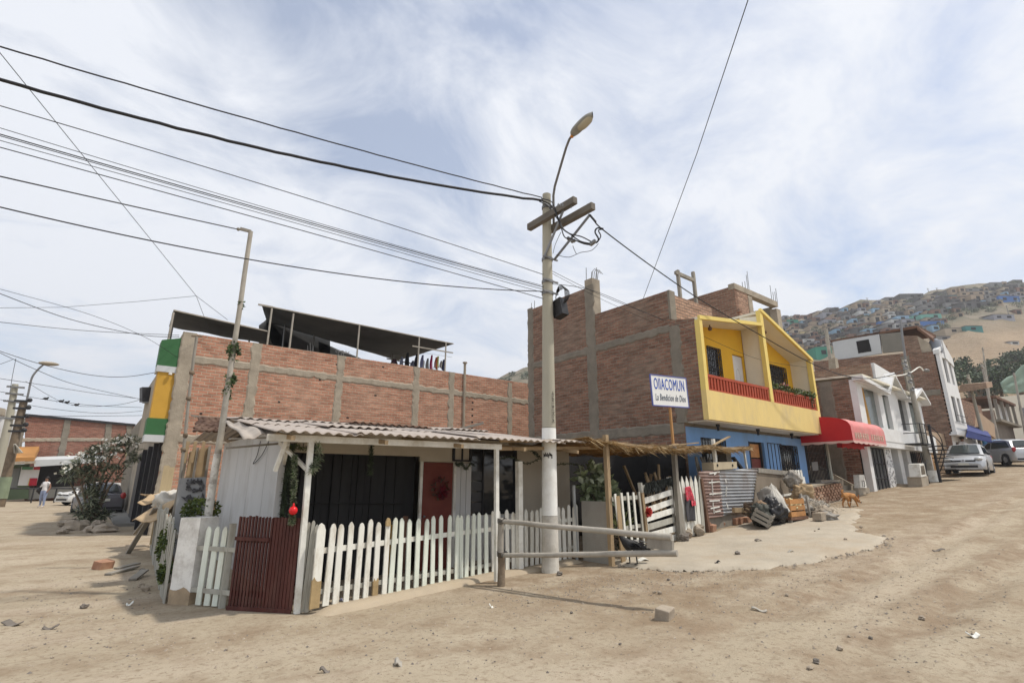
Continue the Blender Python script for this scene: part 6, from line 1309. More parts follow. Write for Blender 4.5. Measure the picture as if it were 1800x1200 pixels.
MB().prism([(34.4, 8.2, 1.7), (35.6, 8.2, 1.75), (35.2, 8.2, 3.6), (34.5, 8.2, 3.7)], (0, .06, 0)).build('ochre_board', M('worn_ochre', (.46, .27, .13), .9, .25, 2, .1, dirt=(.4, .33, .25), damt=.6, dscale=2), tp2)
# leaning utility pole with bracket lamp
up = thing('utility_pole', 'stained concrete pole leaning in front of the white house with a long lamp bracket', 'utility pole', ong(1640, 846))
b_ = ong(1640, 846); t_ = onx(1590, 632, b_.x)
MB().tube([b_ - Vector((0, 0, .2)), b_.lerp(t_, .5), t_], [.14, .12, .09], 14).build('shaft', M('stained_pole', (.38, .36, .31), .9, .2, 3, .3, 20, dirt=(.15, .13, .11), damt=.7, dscale=3), up)
MB().tube([b_ - Vector((0, 0, .1)), b_ + Vector((0, 0, .5))], [.26, .22], 14).build('footing', m_white, up)
mb = MB(); mb.tube([ony(a, b, b_.y) for a, b in smooth([(1555, 661), (1580, 660), (1600, 655), (1616, 645), (1623, 651)])], .03, 6); mb.build('lamp_arm', m_white, up)
c = ony(1629, 651, b_.y); MB().sph(c, (.3, .12, .08), 10, 6).build('lamp_head', m_steel, up)
mb = MB(); mb.tube([t_ + Vector((.05, 0, -.6)), ony(1586, 590, b_.y), ony(1583, 562, b_.y)], .05, 6); mb.build('pipe_mast', m_steel, up)
mb = MB()
for a, b in ((1590, 640), (1592, 648), (1597, 660), (1600, 672), (1604, 686)): c = ony(a, b, b_.y); mb.beam(c + Vector((-.3, 0, 0)), c + Vector((.25, 0, .02)), .06, .09).sph(c + Vector((-.2, -.1, .08)), .07, 6, 5)
mb.build('fittings', m_steel, up)
# ================================================================== JUNK HEAP
def G(x, y): return gz(x, y) + (.05 if 8 < x < 18.6 and 4 < y < 7.7 else 0)
def crate(c, w_, d_, h, rot, mat, name, label, group=None, tilt=0, nsl=3):
    t = thing(name, label, 'crate', c, group); T = Matrix.Translation(c) @ Matrix.Rotation(rot, 4, 'Z') @ Matrix.Rotation(tilt, 4, 'X')
    mb = MB(); sh_ = h / nsl
    for k in range(nsl):
        z0 = k * sh_ + .01; z1 = (k + 1) * sh_ - .025
        mb.box(-w_ / 2, w_ / 2, -d_ / 2, -d_ / 2 + .012, z0, z1); mb.box(-w_ / 2, w_ / 2, d_ / 2 - .012, d_ / 2, z0, z1); mb.box(-w_ / 2, -w_ / 2 + .012, -d_ / 2 + .012, d_ / 2 - .012, z0, z1); mb.box(w_ / 2 - .012, w_ / 2, -d_ / 2 + .012, d_ / 2 - .012, z0, z1)
    xf(mb, T).build('slats', mat, t); mb = MB()
    for sx in (-1, 1):
        for sy in (-1, 1): mb.box(sx * (w_ / 2 - .035) - .02, sx * (w_ / 2 - .035) + .02, sy * (d_ / 2 - .035) - .02, sy * (d_ / 2 - .035) + .02, 0, h)
    xf(mb, T).build('corner_block', mat, t); xf(MB().box(-w_ / 2 + .015, w_ / 2 - .015, -d_ / 2 + .015, d_ / 2 - .015, .01, .022), T).build('floor', mat, t)
    return t
m_crate = M('orange_crate_wood', (.42, .21, .08), .85, .2, 5, .15, dirt=(.25, .14, .07), damt=.5, dscale=4)
gj = G(14.8, 7.1)
crate(ony(1386, 907, 7.0), .95, .55, .48, .05, m_crate, 'wooden_crate', 'orange-brown slatted crate with a yellowish cloth in it, on the junk heap')
ct = ony(1386, 907, 7.0); TX, TZ = ct.x, ct.z; gj = G(TX, 7.0)
tb_ = thing('worn_table', 'low dark worn table carrying the orange crate', 'table', (TX, 7.0, gj)); MB().box(TX - .5, TX + .5, 6.7, 7.35, TZ - .07, TZ).build('top', m_rust, tb_)
for x, y in ((TX - .44, 6.76), (TX + .44, 6.76), (TX - .44, 7.3), (TX + .44, 7.3)): MB().box(x - .04, x + .04, y - .04, y + .04, gj - .05, TZ - .071).build('leg', m_greyw, tb_)
crate(ony(1337, 918, 6.95), .62, .42, .32, .35, m_greyw, 'wooden_crate', 'grey tipped crate at the left foot of the junk heap', tilt=.5)
crate(ony(1330, 908, 7.25), .6, .42, .32, -.3, M('dark_wet_wood', (.12, .085, .06), .9, .3, 4, .2), 'wooden_crate', 'dark broken crate under the black plastic', tilt=.35)
def drape(c, r, seed, mat, name, label, cat, jit=.45, group=None):
    return solo(MB().sph(c, r, 28, 18, 0, jit, seed), name, mat, label, cat, group)
def crump(c, r, seed, flat=.35, n=44, cut=None):
    """crumpled cloth or plastic: a lump with creases and an uneven skirt"""
    c = Vector(c); mb = MB()
    def fn(u, v):
        t = 2 * pi * u; p = pi * v; d = Vector((sin(p) * cos(t), sin(p) * sin(t), cos(p))); o = Vector((seed * 1.7, seed * 3.1, seed * .9))
        k = 1 + .40 * noise.noise(d * 1.3 + o) + .28 * noise.noise(d * 2.9 + o) - .26 * abs(noise.noise(d * 4.2 + o)) - .16 * abs(noise.noise(d * 9 + o))
        q = Vector((d.x * r[0] * k, d.y * r[1] * k, d.z * r[2] * k))
        if q.z < -r[2] * flat: q.z = -r[2] * flat + .04 * noise.noise(d * 6 + o)
        return c + q
    return mb.grid(fn, n, n // 2)
jb_ = ony(1357, 902, 7.0); jd_ = ony(1343, 905, 6.95); pk_ = ony(1356, 851, 7.1)
solo(crump(jb_, (.40, .34, .36), 2, 1.0, 60), 'black_plastic', m_blackp, 'black crumpled plastic sheet on the junk heap', 'plastic sheet')
solo(crump(jd_ + Vector((0, .1, 0)), (.26, .26, .30), 12, 1.0, 50), 'dark_tarpaulin', M('dark_olive_tarp', (.045, .048, .04), .6, .3, 4, .2, 12), 'dark olive tarpaulin sagging at the left of the junk heap', 'plastic sheet')
mb = MB()
def hood(u, v):
    t = 2 * pi * u; a = v ** .85; e = Vector((cos(t), sin(t), 0)); k = 1 + .22 * noise.noise(e * 1.1 + Vector((0, 0, 3))) - .26 * abs(noise.noise(e * 2.6 + Vector((0, 0, v * 1.2)))) * v + .05 * sin(t * 9) * v * v
    drop = .40 * a + .26 * a * a * (1 + 1.1 * noise.noise(e * 1.3 + Vector((0, 0, 5)))) + .05 * noise.noise(Vector((e.x * 3, e.y * 3, v * 4)))
    return pk_ + RT * (.37 * a * k * e.x + .05 * a) + FH * (.34 * a * k * e.y) + Vector((0, 0, -drop + .10 * a * (1 - a) * noise.noise(e * 2 + Vector((0, 0, 9)))))
mb.grid(hood, 110, 30); o = solo(mb, 'pale_cloth', m_sack, 'large pale cloth hooded over the top of the junk heap', 'cloth'); o.modifiers.new('thick', 'SOLIDIFY').thickness = .012
solo(crump(pk_ + Vector((.05, .1, -.38)), (.28, .28, .3), 17, 1.0, 40), 'cloth_bundle', m_cloth, 'grey bundle hidden under the pale cloth of the junk heap', 'bundle')
o = solo(crump(ony(1385, 886, 7.0), (.36, .30, .15), 6, .7, 50), 'yellowish_cloth', M('cream_cloth', (.55, .48, .28), .9, .15, 4, .2), 'yellowish cloth spilling from the orange crate', 'cloth')
solo(crump(ony(1336, 893, 7.2), (.24, .22, .18), 21, 1.0), 'brown_bag', M('brown_bag', (.25, .17, .11), .9, .2, 4, .3), 'brown bag squeezed between the plastic and the dark crate', 'bag')
for i, (x, y, z, rx, rz, sd_, mt) in enumerate(((17.1, 7.4, .98, .32, .26, 3, m_cloth), (17.25, 7.5, 1.32, .32, .26, 8, m_card), (17.3, 7.75, 1.68, .26, .28, 11, m_cloth), (17.55, 7.3, .85, .40, .22, 15, m_stone))):
    solo(crump((x, y, z), (rx, .3, rz), sd_, 1.0), 'dusty_rag', mt, ['grey rag bundle lowest right of the plywood sheet', 'tan rag bundle second in the pile right of the plywood', 'grey rag bundle at the top of the pile right of the plywood', 'earthy rag bundle spreading at the foot of the pile'][i], 'rags', 'rag bundles right of the plywood')
st_ = MB()
for k in range(420):
    x = 16.6 + random.gauss(0, .34); y = 6.85 + random.gauss(0, .25); st_.leaf((x, y, G(x, y) + random.random() * .38), (random.gauss(0, 1), random.gauss(0, .6), random.gauss(-.2, .5)), random.uniform(.2, .5), .014)
solo(st_, 'straw_heap', [M('dry_straw', (.36, .32, .26), .9, .3, 8, .1)], 'grey dry straw and twigs at the right foot of the junk heap', 'straw', kind='stuff')
for i, (px_, py_, w_, h_) in enumerate(((1418, 905, .42, .26), (1430, 902, .40, .24), (1444, 900, .42, .24), (1456, 906, .36, .2), (1464, 911, .24, .14))):
    p = ong(px_, py_ + 5); solo(crump((p.x, p.y + .1, G(p.x, p.y) + h_ * .4), (w_, .3, h_), 30 + i, .5), 'dusty_rag', m_stone if i % 2 else m_cloth, ['dusty rag at the left of the low grey heap', 'earthy rag second in the low grey heap', 'dusty rag in the middle of the low grey heap', 'earthy rag fourth in the low grey heap', 'small dusty rag at the right end of the low grey heap'][i], 'rags', 'low heap left of the brown dog')
def stone(c, r, seed, mat, name, label, cat, group):
    m_ = MB().sph(c, r, 9, 7, 0, .55, seed, sm=False); return solo(m_, name, mat, label, cat, group)
def brk(c, rot, tilt, sz, mat, label, group, name='loose_brick'):
    mb = MB().box(-sz[0] / 2, sz[0] / 2, -sz[1] / 2, sz[1] / 2, 0, sz[2]); mb.v = [tuple(Vector(v) + Vector((random.uniform(-.008, .008),) * 3)) for v in mb.v]
    xf(mb, Matrix.Translation(c) @ Matrix.Rotation(rot, 4, 'Z') @ Matrix.Rotation(tilt, 4, 'X')); o = solo(mb, name, mat, label, 'brick', group); bv = o.modifiers.new('soft', 'BEVEL'); bv.width = .012; bv.segments = 2; return o
for i, (a, b, s, m_, lab) in enumerate(((1211, 945, .22, m_stone, 'pale rounded stone at the foot of the tall white pickets, left'), (1232, 941, .26, m_stone, 'pale rounded stone at the foot of the tall white pickets, right'), (1206, 955, .18, m_stoned, 'dark stone by the post left of the white pickets'), (1248, 934, .2, m_brickp, 'reddish lump leftmost in the brick row'), (1300, 912, .2, m_stoned, 'grey lump perched on the bricks by the crate'))):
    p = ong(a, b); stone((p.x, p.y + .05, G(p.x, p.y) + s * .5), (s * .75, s * .65, s * .5), i * 2.3, m_, 'boulder', lab, 'stone', 'stones along the fences')
for i, (a, b, rz, tl_, lab) in enumerate(((1256, 934, .3, .2, 'tilted brick at the left of the row by the corrugated fence'), (1267, 926, 1.0, .5, 'brick leaning on the row, pinkish'), (1262, 918, -.3, .3, 'brick on top of the row, upper left'), (1273, 919, .2, .9, 'upended brick in the row by the fence'), (1285, 922, .1, 0, 'flat grey brick in the middle of the row'), (1300, 922, .05, 0, 'hollow-ended brick near the crate, left one'), (1309, 921, 0, 0, 'hollow-ended brick near the crate, middle one'), (1318, 920, .1, 0, 'brick near the crate, right one'), (1452, 918, .05, 0, 'squared block at the right of the low grey heap'))):
    p = ong(a, b); brk(Vector((p.x, p.y + .1, G(p.x, p.y))), rz, tl_, (.34, .18, .17) if i < 8 else (.62, .22, .2), m_brickp if i not in (4, 8) else m_stone, lab, 'bricks along the fences')
solo(MB().beam((13.3, 7.55, G(13.3, 7.5) + .42), (14.9, 7.2, G(14.9, 7.2) + .28), .09, .12), 'loose_plank', m_wood, 'brown plank resting on the bricks before the corrugated fence', 'plank', 'planks at the corrugated fence')
solo(MB().beam((15.85, 6.75, gj), (15.88, 6.8, gj + .62), .06, .05), 'stake', m_greyw, 'short grey stake at the right end of the junk heap', 'stake')

# ================================================================== ANIMALS
dg_p = ong(1495, 891); D0 = Vector((dg_p.x, dg_p.y, G(dg_p.x, dg_p.y)))
hdir = Vector((cos(HEAD), -sin(HEAD), 0)); ndir = Vector((sin(HEAD), cos(HEAD), 0))
def loc_(o, x, y, z): return o + HX * x + HY * y + Vector((0, 0, z))
HX, HY = hdir, ndir
def figure(o, P, E, scale=1.0, root=0, sub=2, nm='f'):
    return skin_figure(nm, [tuple(loc_(o, p[0] * scale, p[1] * scale, p[2] * scale)) + tuple(r * scale for r in p[3:]) for p in P], E, root, sub)
# x forward (to the right of the photo), y away, z up
P = [(-.24, 0, .46, .105), (-.05, 0, .46, .11), (.16, 0, .45, .135), (.28, 0, .43, .105), (.40, 0, .34, .075), (.50, 0, .26, .08), (.60, 0, .20, .045), (.67, 0, .17, .032),
     (-.26, .07, .38, .08), (-.22, .07, .27, .05), (-.33, .07, .17, .03), (-.34, .07, .02, .026), (-.29, .07, .012, .024),
     (-.27, -.07, .38, .08), (-.16, -.07, .27, .05), (-.22, -.07, .16, .03), (-.16, -.07, .02, .026), (-.11, -.07, .012, .024),
     (.20, .07, .36, .06), (.18, .07, .2, .034), (.08, .07, .02, .026), (.13, .07, .012, .024),
     (.22, -.07, .36, .06), (.29, -.07, .2, .034), (.37, -.07, .02, .026), (.42, -.07, .012, .024),
     (-.33, 0, .50, .045), (-.40, 0, .58, .035), (-.34, 0, .66, .03), (-.26, 0, .64, .025)]
Eg = [(0, 1), (1, 2), (2, 3), (3, 4), (4, 5), (5, 6), (6, 7), (0, 8), (8, 9), (9, 10), (10, 11), (11, 12), (0, 13), (13, 14), (14, 15), (15, 16), (16, 17), (2, 18), (18, 19), (19, 20), (20, 21), (2, 22), (22, 23), (23, 24), (24, 25), (0, 26), (26, 27), (27, 28), (28, 29)]
dog = thing('dog', 'ginger dog with a curled tail walking with its nose to the ground', 'dog', D0)
m_fur = M('ginger_fur', (.38, .175, .06), .95, .25, 9, .3, 60, dirt=(.5, .32, .15), damt=.4, dscale=6)
SC = .80; an = radians(25); HX = hdir * cos(an) + ndir * sin(an); HY = ndir * cos(an) - hdir * sin(an)
mb = figure(D0, P, Eg, SC, 1); mb.build('body', m_fur, dog)
for s in (-1, 1):
    mb = MB(); b = loc_(D0, .47 * SC, .05 * s, .33 * SC); mb.prism([b, b + HX * .07 + Vector((0, 0, -.01)), b + HX * .01 + HY * .03 * s + Vector((0, 0, .12))], HY * .02); mb.build('ear', M('dark_ear_fur', (.28, .12, .05), .95, .2, 9, .1), dog)
    MB().sph(loc_(D0, .56 * SC, .055 * s, .265 * SC), .012, 6, 5).build('eye', m_black, dog)
MB().sph(loc_(D0, .705 * SC, 0, .17 * SC), .022, 8, 6).build('nose', m_black, dog)
HX, HY = hdir, ndir
# black fowl behind the barrier
bp = ong(1109, 996); B0 = Vector((bp.x, bp.y, G(bp.x, bp.y)))
P = [(.02, 0, .36, .10), (.12, 0, .34, .12), (-.08, 0, .40, .10), (-.15, 0, .48, .055), (-.19, 0, .56, .035), (-.19, 0, .62, .04), (-.24, 0, .61, .022), (.24, 0, .31, .075), (.34, 0, .27, .035),
     (-.02, .06, .26, .05), (-.01, .06, .14, .016), (0, .06, .02, .014), (.10, -.06, .26, .05), (.11, -.06, .14, .016), (.12, -.06, .02, .014)]
Eg = [(0, 1), (0, 2), (2, 3), (3, 4), (4, 5), (5, 6), (1, 7), (7, 8), (0, 9), (9, 10), (10, 11), (1, 12), (12, 13), (13, 14)]
bd = thing('black_fowl', 'large black fowl standing on thin legs behind the barrier poles', 'bird', B0)
figure(B0, P, Eg, .92, 0).build('body', M('black_feathers', (.02, .02, .022), .6, .3, 12, .3, 40), bd)
wg = MB()
for k in range(60): wg.leaf(loc_(B0, random.uniform(-.05, .2), random.choice((-.1, .1)), random.uniform(.28, .42)), hdir * 1 + Vector((0, 0, -.25)), .16, .035)
for k in range(16): wg.leaf(loc_(B0, .24, random.uniform(-.05, .05), .30), hdir + Vector((random.gauss(0, .1), random.gauss(0, .15), -.25 + random.gauss(0, .15))), .22, .04)
wg.build('wing', m_blackp, bd)
for x, y in ((0, .06), (.12, -.06)):
    ft = MB()
    for a in (-.5, 0, .5): ft.tube([loc_(B0, x, y, .015), loc_(B0, x - .07 * cos(a), y + .07 * sin(a), .008)], [.009, .006], 5)
    ft.build('foot', m_iron, bd)
MB().sph(loc_(B0, -.2, -.035, .63), .008, 6, 5).build('eye', m_rust, bd)

# ================================================================== CARS
m_carg = M('silver_car_paint', (.46, .47, .48), .32, .03, 2, 0, metal=.55, dirt=(.38, .36, .32), damt=.3, dscale=2); m_carw = M('white_car_paint', (.62, .62, .6), .35, .04, 2, 0); m_card = M('grey_car_paint', (.13, .13, .15), .35, .04, 2, 0, metal=.4)
m_tyre = M('tyre_rubber', (.025, .025, .026), .9, .2, 5, .1); m_rim = M('wheel_rim', (.35, .35, .36), .4, .1, 4, 0, metal=.7)
m_lamp = glassy('headlamp_glass', (.55, .57, .58), .1); m_tail = glassy('tail_lamp_red', (.30, .01, .012), .2); m_plate = M('number_plate', (.55, .55, .5), .6, .1, 20, 0); m_cglass = glassy('car_window', (.035, .045, .045), .05)
def make_car(name, label, pos, yaw, paint_, Ln=3.9, W=1.66, H=1.5, style='hatch'):
    t = thing(name, label, 'car', pos); T = Matrix.Translation(pos) @ Matrix.Rotation(yaw, 4, 'Z'); hw = W / 2
    if style == 'hatch': top = [(-.5, .62), (-.495, .92), (-.47, .98), (-.36, .97), (0, .95), (.17, .94), (.30, .90), (.42, .80), (.475, .66), (.5, .50)]; roof = [(-.47, .97), (-.40, 1.36), (-.28, H - .03), (-.08, H), (.04, H - .04), (.27, .92)]
    else: top = [(-.5, .60), (-.49, .86), (-.46, .95), (-.30, .96), (-.2, .94), (.15, .92), (.26, .88), (.42, .78), (.475, .66), (.5, .48)]; roof = [(-.33, .95), (-.22, 1.33), (-.12, H - .03), (0, H), (.06, H - .04), (.25, .90)]
    def topz(s):
        for (a, za), (b, zb) in zip(top[:-1], top[1:]):
            if s <= b: return za + (zb - za) * (s - a) / (b - a)
        return top[-1][1]
    axles = (-.31, .32); wr_ = .30
    stn = sorted(set([-.5, -.495, -.48, -.45, -.4, -.35, -.2, -.1, 0, .1, .2, .3, .36, .42, .46, .48, .495, .5] + [a + d / Ln for a in axles for d in (-.36, -.33, -.25, -.13, 0, .13, .25, .33, .36)]))
    def sect(s):
        e = abs(s); tw = 1 - .05 * max(0, (e - .3) / .2) ** 2 - .22 * max(0, (e - .44) / .06) ** 2.2 * .6
        zt_ = topz(s); zb = .19 + .03 * max(0, (e - .42) / .08)
        for a in axles:
            d = abs(s - a) * Ln
            if d < .36: zb_a = .31 + sqrt(max(0, .36 ** 2 - d * d)); zb = max(zb, zb_a)
        zb = min(zb, zt_ - .12); w_ = hw * tw
        zs = [(zb, .97), (zb + .05, 1.0), ((zb + zt_) / 2, 1.0), (zt_ - .10, .975), (zt_ - .02, .92), (zt_, .80)]
        if s > .2 or style == 'sedan' and s < -.3 or s < -.47: zs[3:] = [(zt_ - .14, .97), (zt_ - .04, .90), (zt_, .74)]
        half = [(w_ * f, z) for z, f in zs]; crown_ = zt_ + .035 * (1 if s > .2 else .3)
        return [(-a, b) for a, b in half] + [(0, crown_)] + [(a, b) for a, b in half[::-1]]
    mb = MB(); S_ = [sect(s) for s in stn]; n = len(S_[0])
    vs = [T @ Vector((s * Ln, y, z)) for s, sec in zip(stn, S_) for y, z in sec]
    mb.add(vs, [(i * n + j, i * n + j + 1, (i + 1) * n + j + 1, (i + 1) * n + j) for i in range(len(stn) - 1) for j in range(n - 1)], 0, True)
    mb.add([vs[j] for j in range(n)], [tuple(range(n))[::-1]]); mb.add(vs[-n:], [tuple(range(n))])
    mb.add([T @ Vector((x * Ln, y, .22)) for x, y in ((-.49, -hw * .9), (.49, -hw * .9), (.49, hw * .9), (-.49, hw * .9))], [(0, 3, 2, 1)])
    # cabin: roof shell on pillars
    def rw(z): return hw * (.90 - .19 * max(0, (z - .95)) / .55)
    m_ = len(roof); cv = []
    for s, z in roof:
        y = rw(z); cv += [T @ Vector((s * Ln, -y, z)), T @ Vector((s * Ln, -y * .8, z + .035)), T @ Vector((s * Ln, 0, z + .05)), T @ Vector((s * Ln, y * .8, z + .035)), T @ Vector((s * Ln, y, z))]
    mb.add(cv, [(i * 5 + j, i * 5 + j + 1, (i + 1) * 5 + j + 1, (i + 1) * 5 + j) for i in range(m_ - 1) for j in range(4)], 0, True)
    for sgn, k in ((-1, 0), (1, 4)):
        sv = [cv[i * 5 + k] for i in range(m_)]; mb.add(sv, [tuple(range(m_)) if sgn > 0 else tuple(range(m_))[::-1]])
    mb.build('body', paint_, t)
    def quad(pts, nm, mt, off=(0, 0, 0)): 
        q = [Vector(p) + Vector(off) for p in pts]; return MB().add([T @ p for p in q], [tuple(range(len(q)))]).build(nm, mt, t)
    (s4, z4), (s5, z5) = roof[-2], roof[-1]
    def lerp2(f, a, b): return a + (b - a) * f
    def pane(a, b, f0, f1, inset, out_, nm):
        q = []
        for f, sg in ((f0, -1), (f0, 1), (f1, 1), (f1, -1)):
            s = lerp2(f, a[0], b[0]); z = lerp2(f, a[1], b[1]); q.append(Vector((s * Ln + out_, sg * (rw(z) - inset), z + .062 - (.01)))) 
        mid = [(q[0] + q[1]) / 2 + Vector((out_ * .9, 0, .02)), (q[3] + q[2]) / 2 + Vector((out_ * .9, 0, .02))]
        return MB().add([T @ v for v in (q[0], mid[0], q[1], q[2], mid[1], q[3])], [(0, 1, 4, 5), (1, 2, 3, 4)], 0, True).build(nm, mt_g, t)
    mt_g = m_cglass
    pane(roof[-1], roof[-2], .10, .93, .13, .035, 'windscreen')
    pane(roof[0], roof[1], .12, .96, .13, -.035, 'rear_window')
    for sg in (-1, 1):
        def sp__(s, z): return T @ Vector((s * Ln, sg * (rw(z) + .006), z))
        zt2 = H - .12; zb2 = 1.0
        sA = roof[1][0] + (.02 if style == 'hatch' else .0); sB = roof[-1][0] - .06
        MB().add([sp__(roof[0][0] + .05, zb2), sp__(-.02, zb2), sp__(-.02, zt2), sp__(sA + .05, zt2 - .02)], [(0, 1, 2, 3)]).build('side_window', m_cglass, t)
        MB().add([sp__(.0, zb2), sp__(sB, zb2), sp__(.06, zt2), sp__(.0, zt2)], [(0, 1, 2, 3)]).build('side_window', m_cglass, t)
        for a in axles:
            c = Vector((a * Ln, sg * (hw - .10), wr_)); wt = MB(); prof = [(.16, -.09), (.26, -.10), (.295, -.085), (wr_, -.05), (wr_, .05), (.295, .085), (.26, .10), (.16, .09)]
            wt.grid(lambda u, v: T @ (c + Vector((prof[min(7, int(round(v * 7)))][0] * cos(2 * pi * u), prof[min(7, int(round(v * 7)))][1], prof[min(7, int(round(v * 7)))][0] * sin(2 * pi * u)))), 24, 7)
            w_ = thing('wheel', None, None, (0, 0, 0)) if False else None
            ty = wt.build('wheel', m_tyre, t); rm = MB()
            rm.tube([T @ (c + Vector((0, sg * .0, 0))), T @ (c + Vector((0, sg * .085, 0)))], .185, 18)
            for k in range(5): a_ = 2 * pi * k / 5; rm.beam(T @ (c + Vector((0, sg * .09, 0))), T @ (c + Vector((.18 * cos(a_), sg * .092, .18 * sin(a_)))), .05, .02)
            rm.build('rim', m_rim, ty)
        mr_ = MB().sph((0, 0, 0), (.07, .1, .06), 8, 6); xf(mr_, T @ Matrix.Translation((.19 * Ln, sg * (hw + .06), 1.0))); mr_.build('mirror', m_blackp if sg > 0 else paint_, t)
        hl_ = MB().sph((0, 0, 0), (.16, .17, .09), 10, 8); xf(hl_, T @ Matrix.Translation((.455 * Ln, sg * hw * .70, .72))); hl_.build('headlamp', m_lamp, t)
        tl_ = MB().sph((0, 0, 0), (.07, .12, .16), 8, 8); xf(tl_, T @ Matrix.Translation((-.482 * Ln, sg * hw * .82, .86))); tl_.build('tail_lamp', m_tail, t)
        xf(MB().tube([(.486 * Ln, sg * hw * .72, .42), (.499 * Ln, sg * hw * .72, .42)], .05, 10), T).build('fog_lamp', m_lamp, t)
        xf(MB().box(-.02, .02, -.01, .01, -.012, .012), T @ Matrix.Translation((-.05 * Ln, sg * hw * 1.003, .85))).build('door_handle', m_steel, t)
    xf(MB().box(.47 * Ln, .503 * Ln, -hw * .62, hw * .62, .30, .41), T).build('lower_grille', m_blackp, t)
    xf(MB().box(.46 * Ln, .494 * Ln, -hw * .55, -hw * .10, .60, .66).box(.46 * Ln, .494 * Ln, hw * .10, hw * .55, .60, .66), T).build('upper_grille', m_blackp, t)
    xf(MB().box(.48 * Ln, .496 * Ln, -.05, .05, .60, .68), T).build('badge', m_rim, t)
    xf(MB().box(.48 * Ln, .508 * Ln, -.2, .2, .42, .53), T).build('number_plate', m_plate, t); xf(MB().box(-.508 * Ln, -.48 * Ln, -.2, .2, .62, .74), T).build('number_plate', m_plate, t)
    xf(MB().box(-.503 * Ln, -.47 * Ln, -hw * .8, hw * .8, .26, .36).box(-.47 * Ln, .47 * Ln, -hw * .88, -hw * .87, .24, .3).box(-.47 * Ln, .47 * Ln, hw * .87, hw * .88, .24, .3), T).build('bumper_strip', m_blackp, t)
    return t
toA = lambda p, q: atan2(q[1] - p[1], q[0] - p[0])
cA_ = ong(1686, 838); pos = Vector((35.75, 7.0, 0)); yaw = toA((0, 0), (-cos(radians(8)), -sin(radians(8))))
pos.z = gz(pos.x, pos.y); make_car('parked_car', 'silver hatchback facing the camera beside the three-storey house', pos, pi + radians(5), m_carg, 3.85, 1.68, 1.50)
p = ong(1752, 816); pos = Vector((44.6, 6.9, gz(44.6, 6.9)))
make_car('parked_car', 'silver hatchback farther up the street parked with its tail to the right', pos, radians(42), m_carg, 3.9, 1.68, 1.5)
p = ong(196, 902); yy = 32.5; q = ony(202, 880, yy); pos = Vector((.55, 34.2, gz(.6, 34)))
make_car('parked_car', 'dark grey saloon parked tail-on beside the left walk behind the flowering bush', pos, radians(96), m_card, 4.4, 1.70, 1.40, 'sedan')
pos = Vector((-2.6, 44.5, gz(-1, 44))); pos = Vector((ony(142, 870, 44).x + .9, 45.5, gz(0, 45)))
make_car('parked_car', 'pale car nose-out, half hidden behind the flowering bush', pos, radians(-150), m_carw, 4.2, 1.7, 1.38, 'sedan')

# ================================================================== PEOPLE
m_skin = M('skin', (.24, .13, .085), .6, .08, 8, 0); m_jean = M('pale_blue_jeans', (.26, .31, .45), .9, .15, 8, .1); m_shirt = M('white_shirt', (.66, .65, .65), .9, .06, 6, .1); m_hair = M('black_hair', (.015, .012, .012), .6, .2, 20, .1); m_shoe = M('pale_shoes', (.5, .45, .42), .8, .1, 9, 0)
wp = ony(72, 890, 42.0); wp.z = gz(wp.x, wp.y); hdir_, ndir_ = hdir, ndir
P = [(0, 0, .93, .15), (0, 0, 1.10, .135), (0, 0, 1.28, .16), (.0, 0, 1.42, .10), (0, 0, 1.50, .055), (0, -.01, 1.58, .085), (0, -.01, 1.68, .085),
     (.10, 0, .88, .115), (.13, -.04, .50, .075), (.14, -.02, .10, .045), (.145, -.12, .035, .042), (.145, -.18, .03, .03),
     (-.10, 0, .88, .115), (-.17, .06, .52, .075), (-.28, .24, .16, .045), (-.30, .17, .05, .042), (-.31, .12, .035, .03),
     (.19, 0, 1.38, .065), (.28, .02, 1.14, .048), (.27, -.10, .92, .036), (.27, -.15, .84, .03),
     (-.19, 0, 1.38, .065), (-.29, 0, 1.15, .048), (-.13, -.16, 1.20, .036), (-.03, -.17, 1.25, .03)]
Eg = [(0, 1), (1, 2), (2, 3), (3, 4), (4, 5), (5, 6), (0, 7), (7, 8), (8, 9), (9, 10), (10, 11), (0, 12), (12, 13), (13, 14), (14, 15), (15, 16), (3, 17), (17, 18), (18, 19), (19, 20), (3, 21), (21, 22), (22, 23), (23, 24)]
wk_ = thing('person', 'person in a white top and pale jeans walking toward the camera with a dark bag', 'person', wp)
mb = figure(wp, P, Eg, 1.0, 0)
def wear(c):
    q = c - wp; x = q.dot(hdir); z = q.z
    if z > 1.47 or z < 0: return 0
    if z < .12: return 3
    if z > .95 and abs(x) < .24 and not (z < 1.2 and abs(x) > .2): return 1
    if z < 1.0 and abs(x) < .24 or z < .8: return 2
    return 0
paint(mb, wear).build('body', [m_skin, m_shirt, m_jean, m_shoe], wk_)
hb = MB().sph(loc_(wp, 0, .02, 1.67), (.10, .10, .11), 12, 9, 0, .15, 3).sph(loc_(wp, .03, .09, 1.55), (.07, .06, .15), 10, 8); hb.build('hair', m_hair, wk_)
fc = MB(); fc.sph(loc_(wp, 0, -.10, 1.60), (.016, .02, .022), 6, 5); fc.build('nose', m_skin, wk_)
for s in (-1, 1): MB().sph(loc_(wp, .03 * s, -.088, 1.635), .011, 6, 5).build('eye', m_black, wk_)
MB().beam(loc_(wp, -.02, -.09, 1.565), loc_(wp, .02, -.09, 1.565), .01, .012).build('mouth', m_rust, wk_)
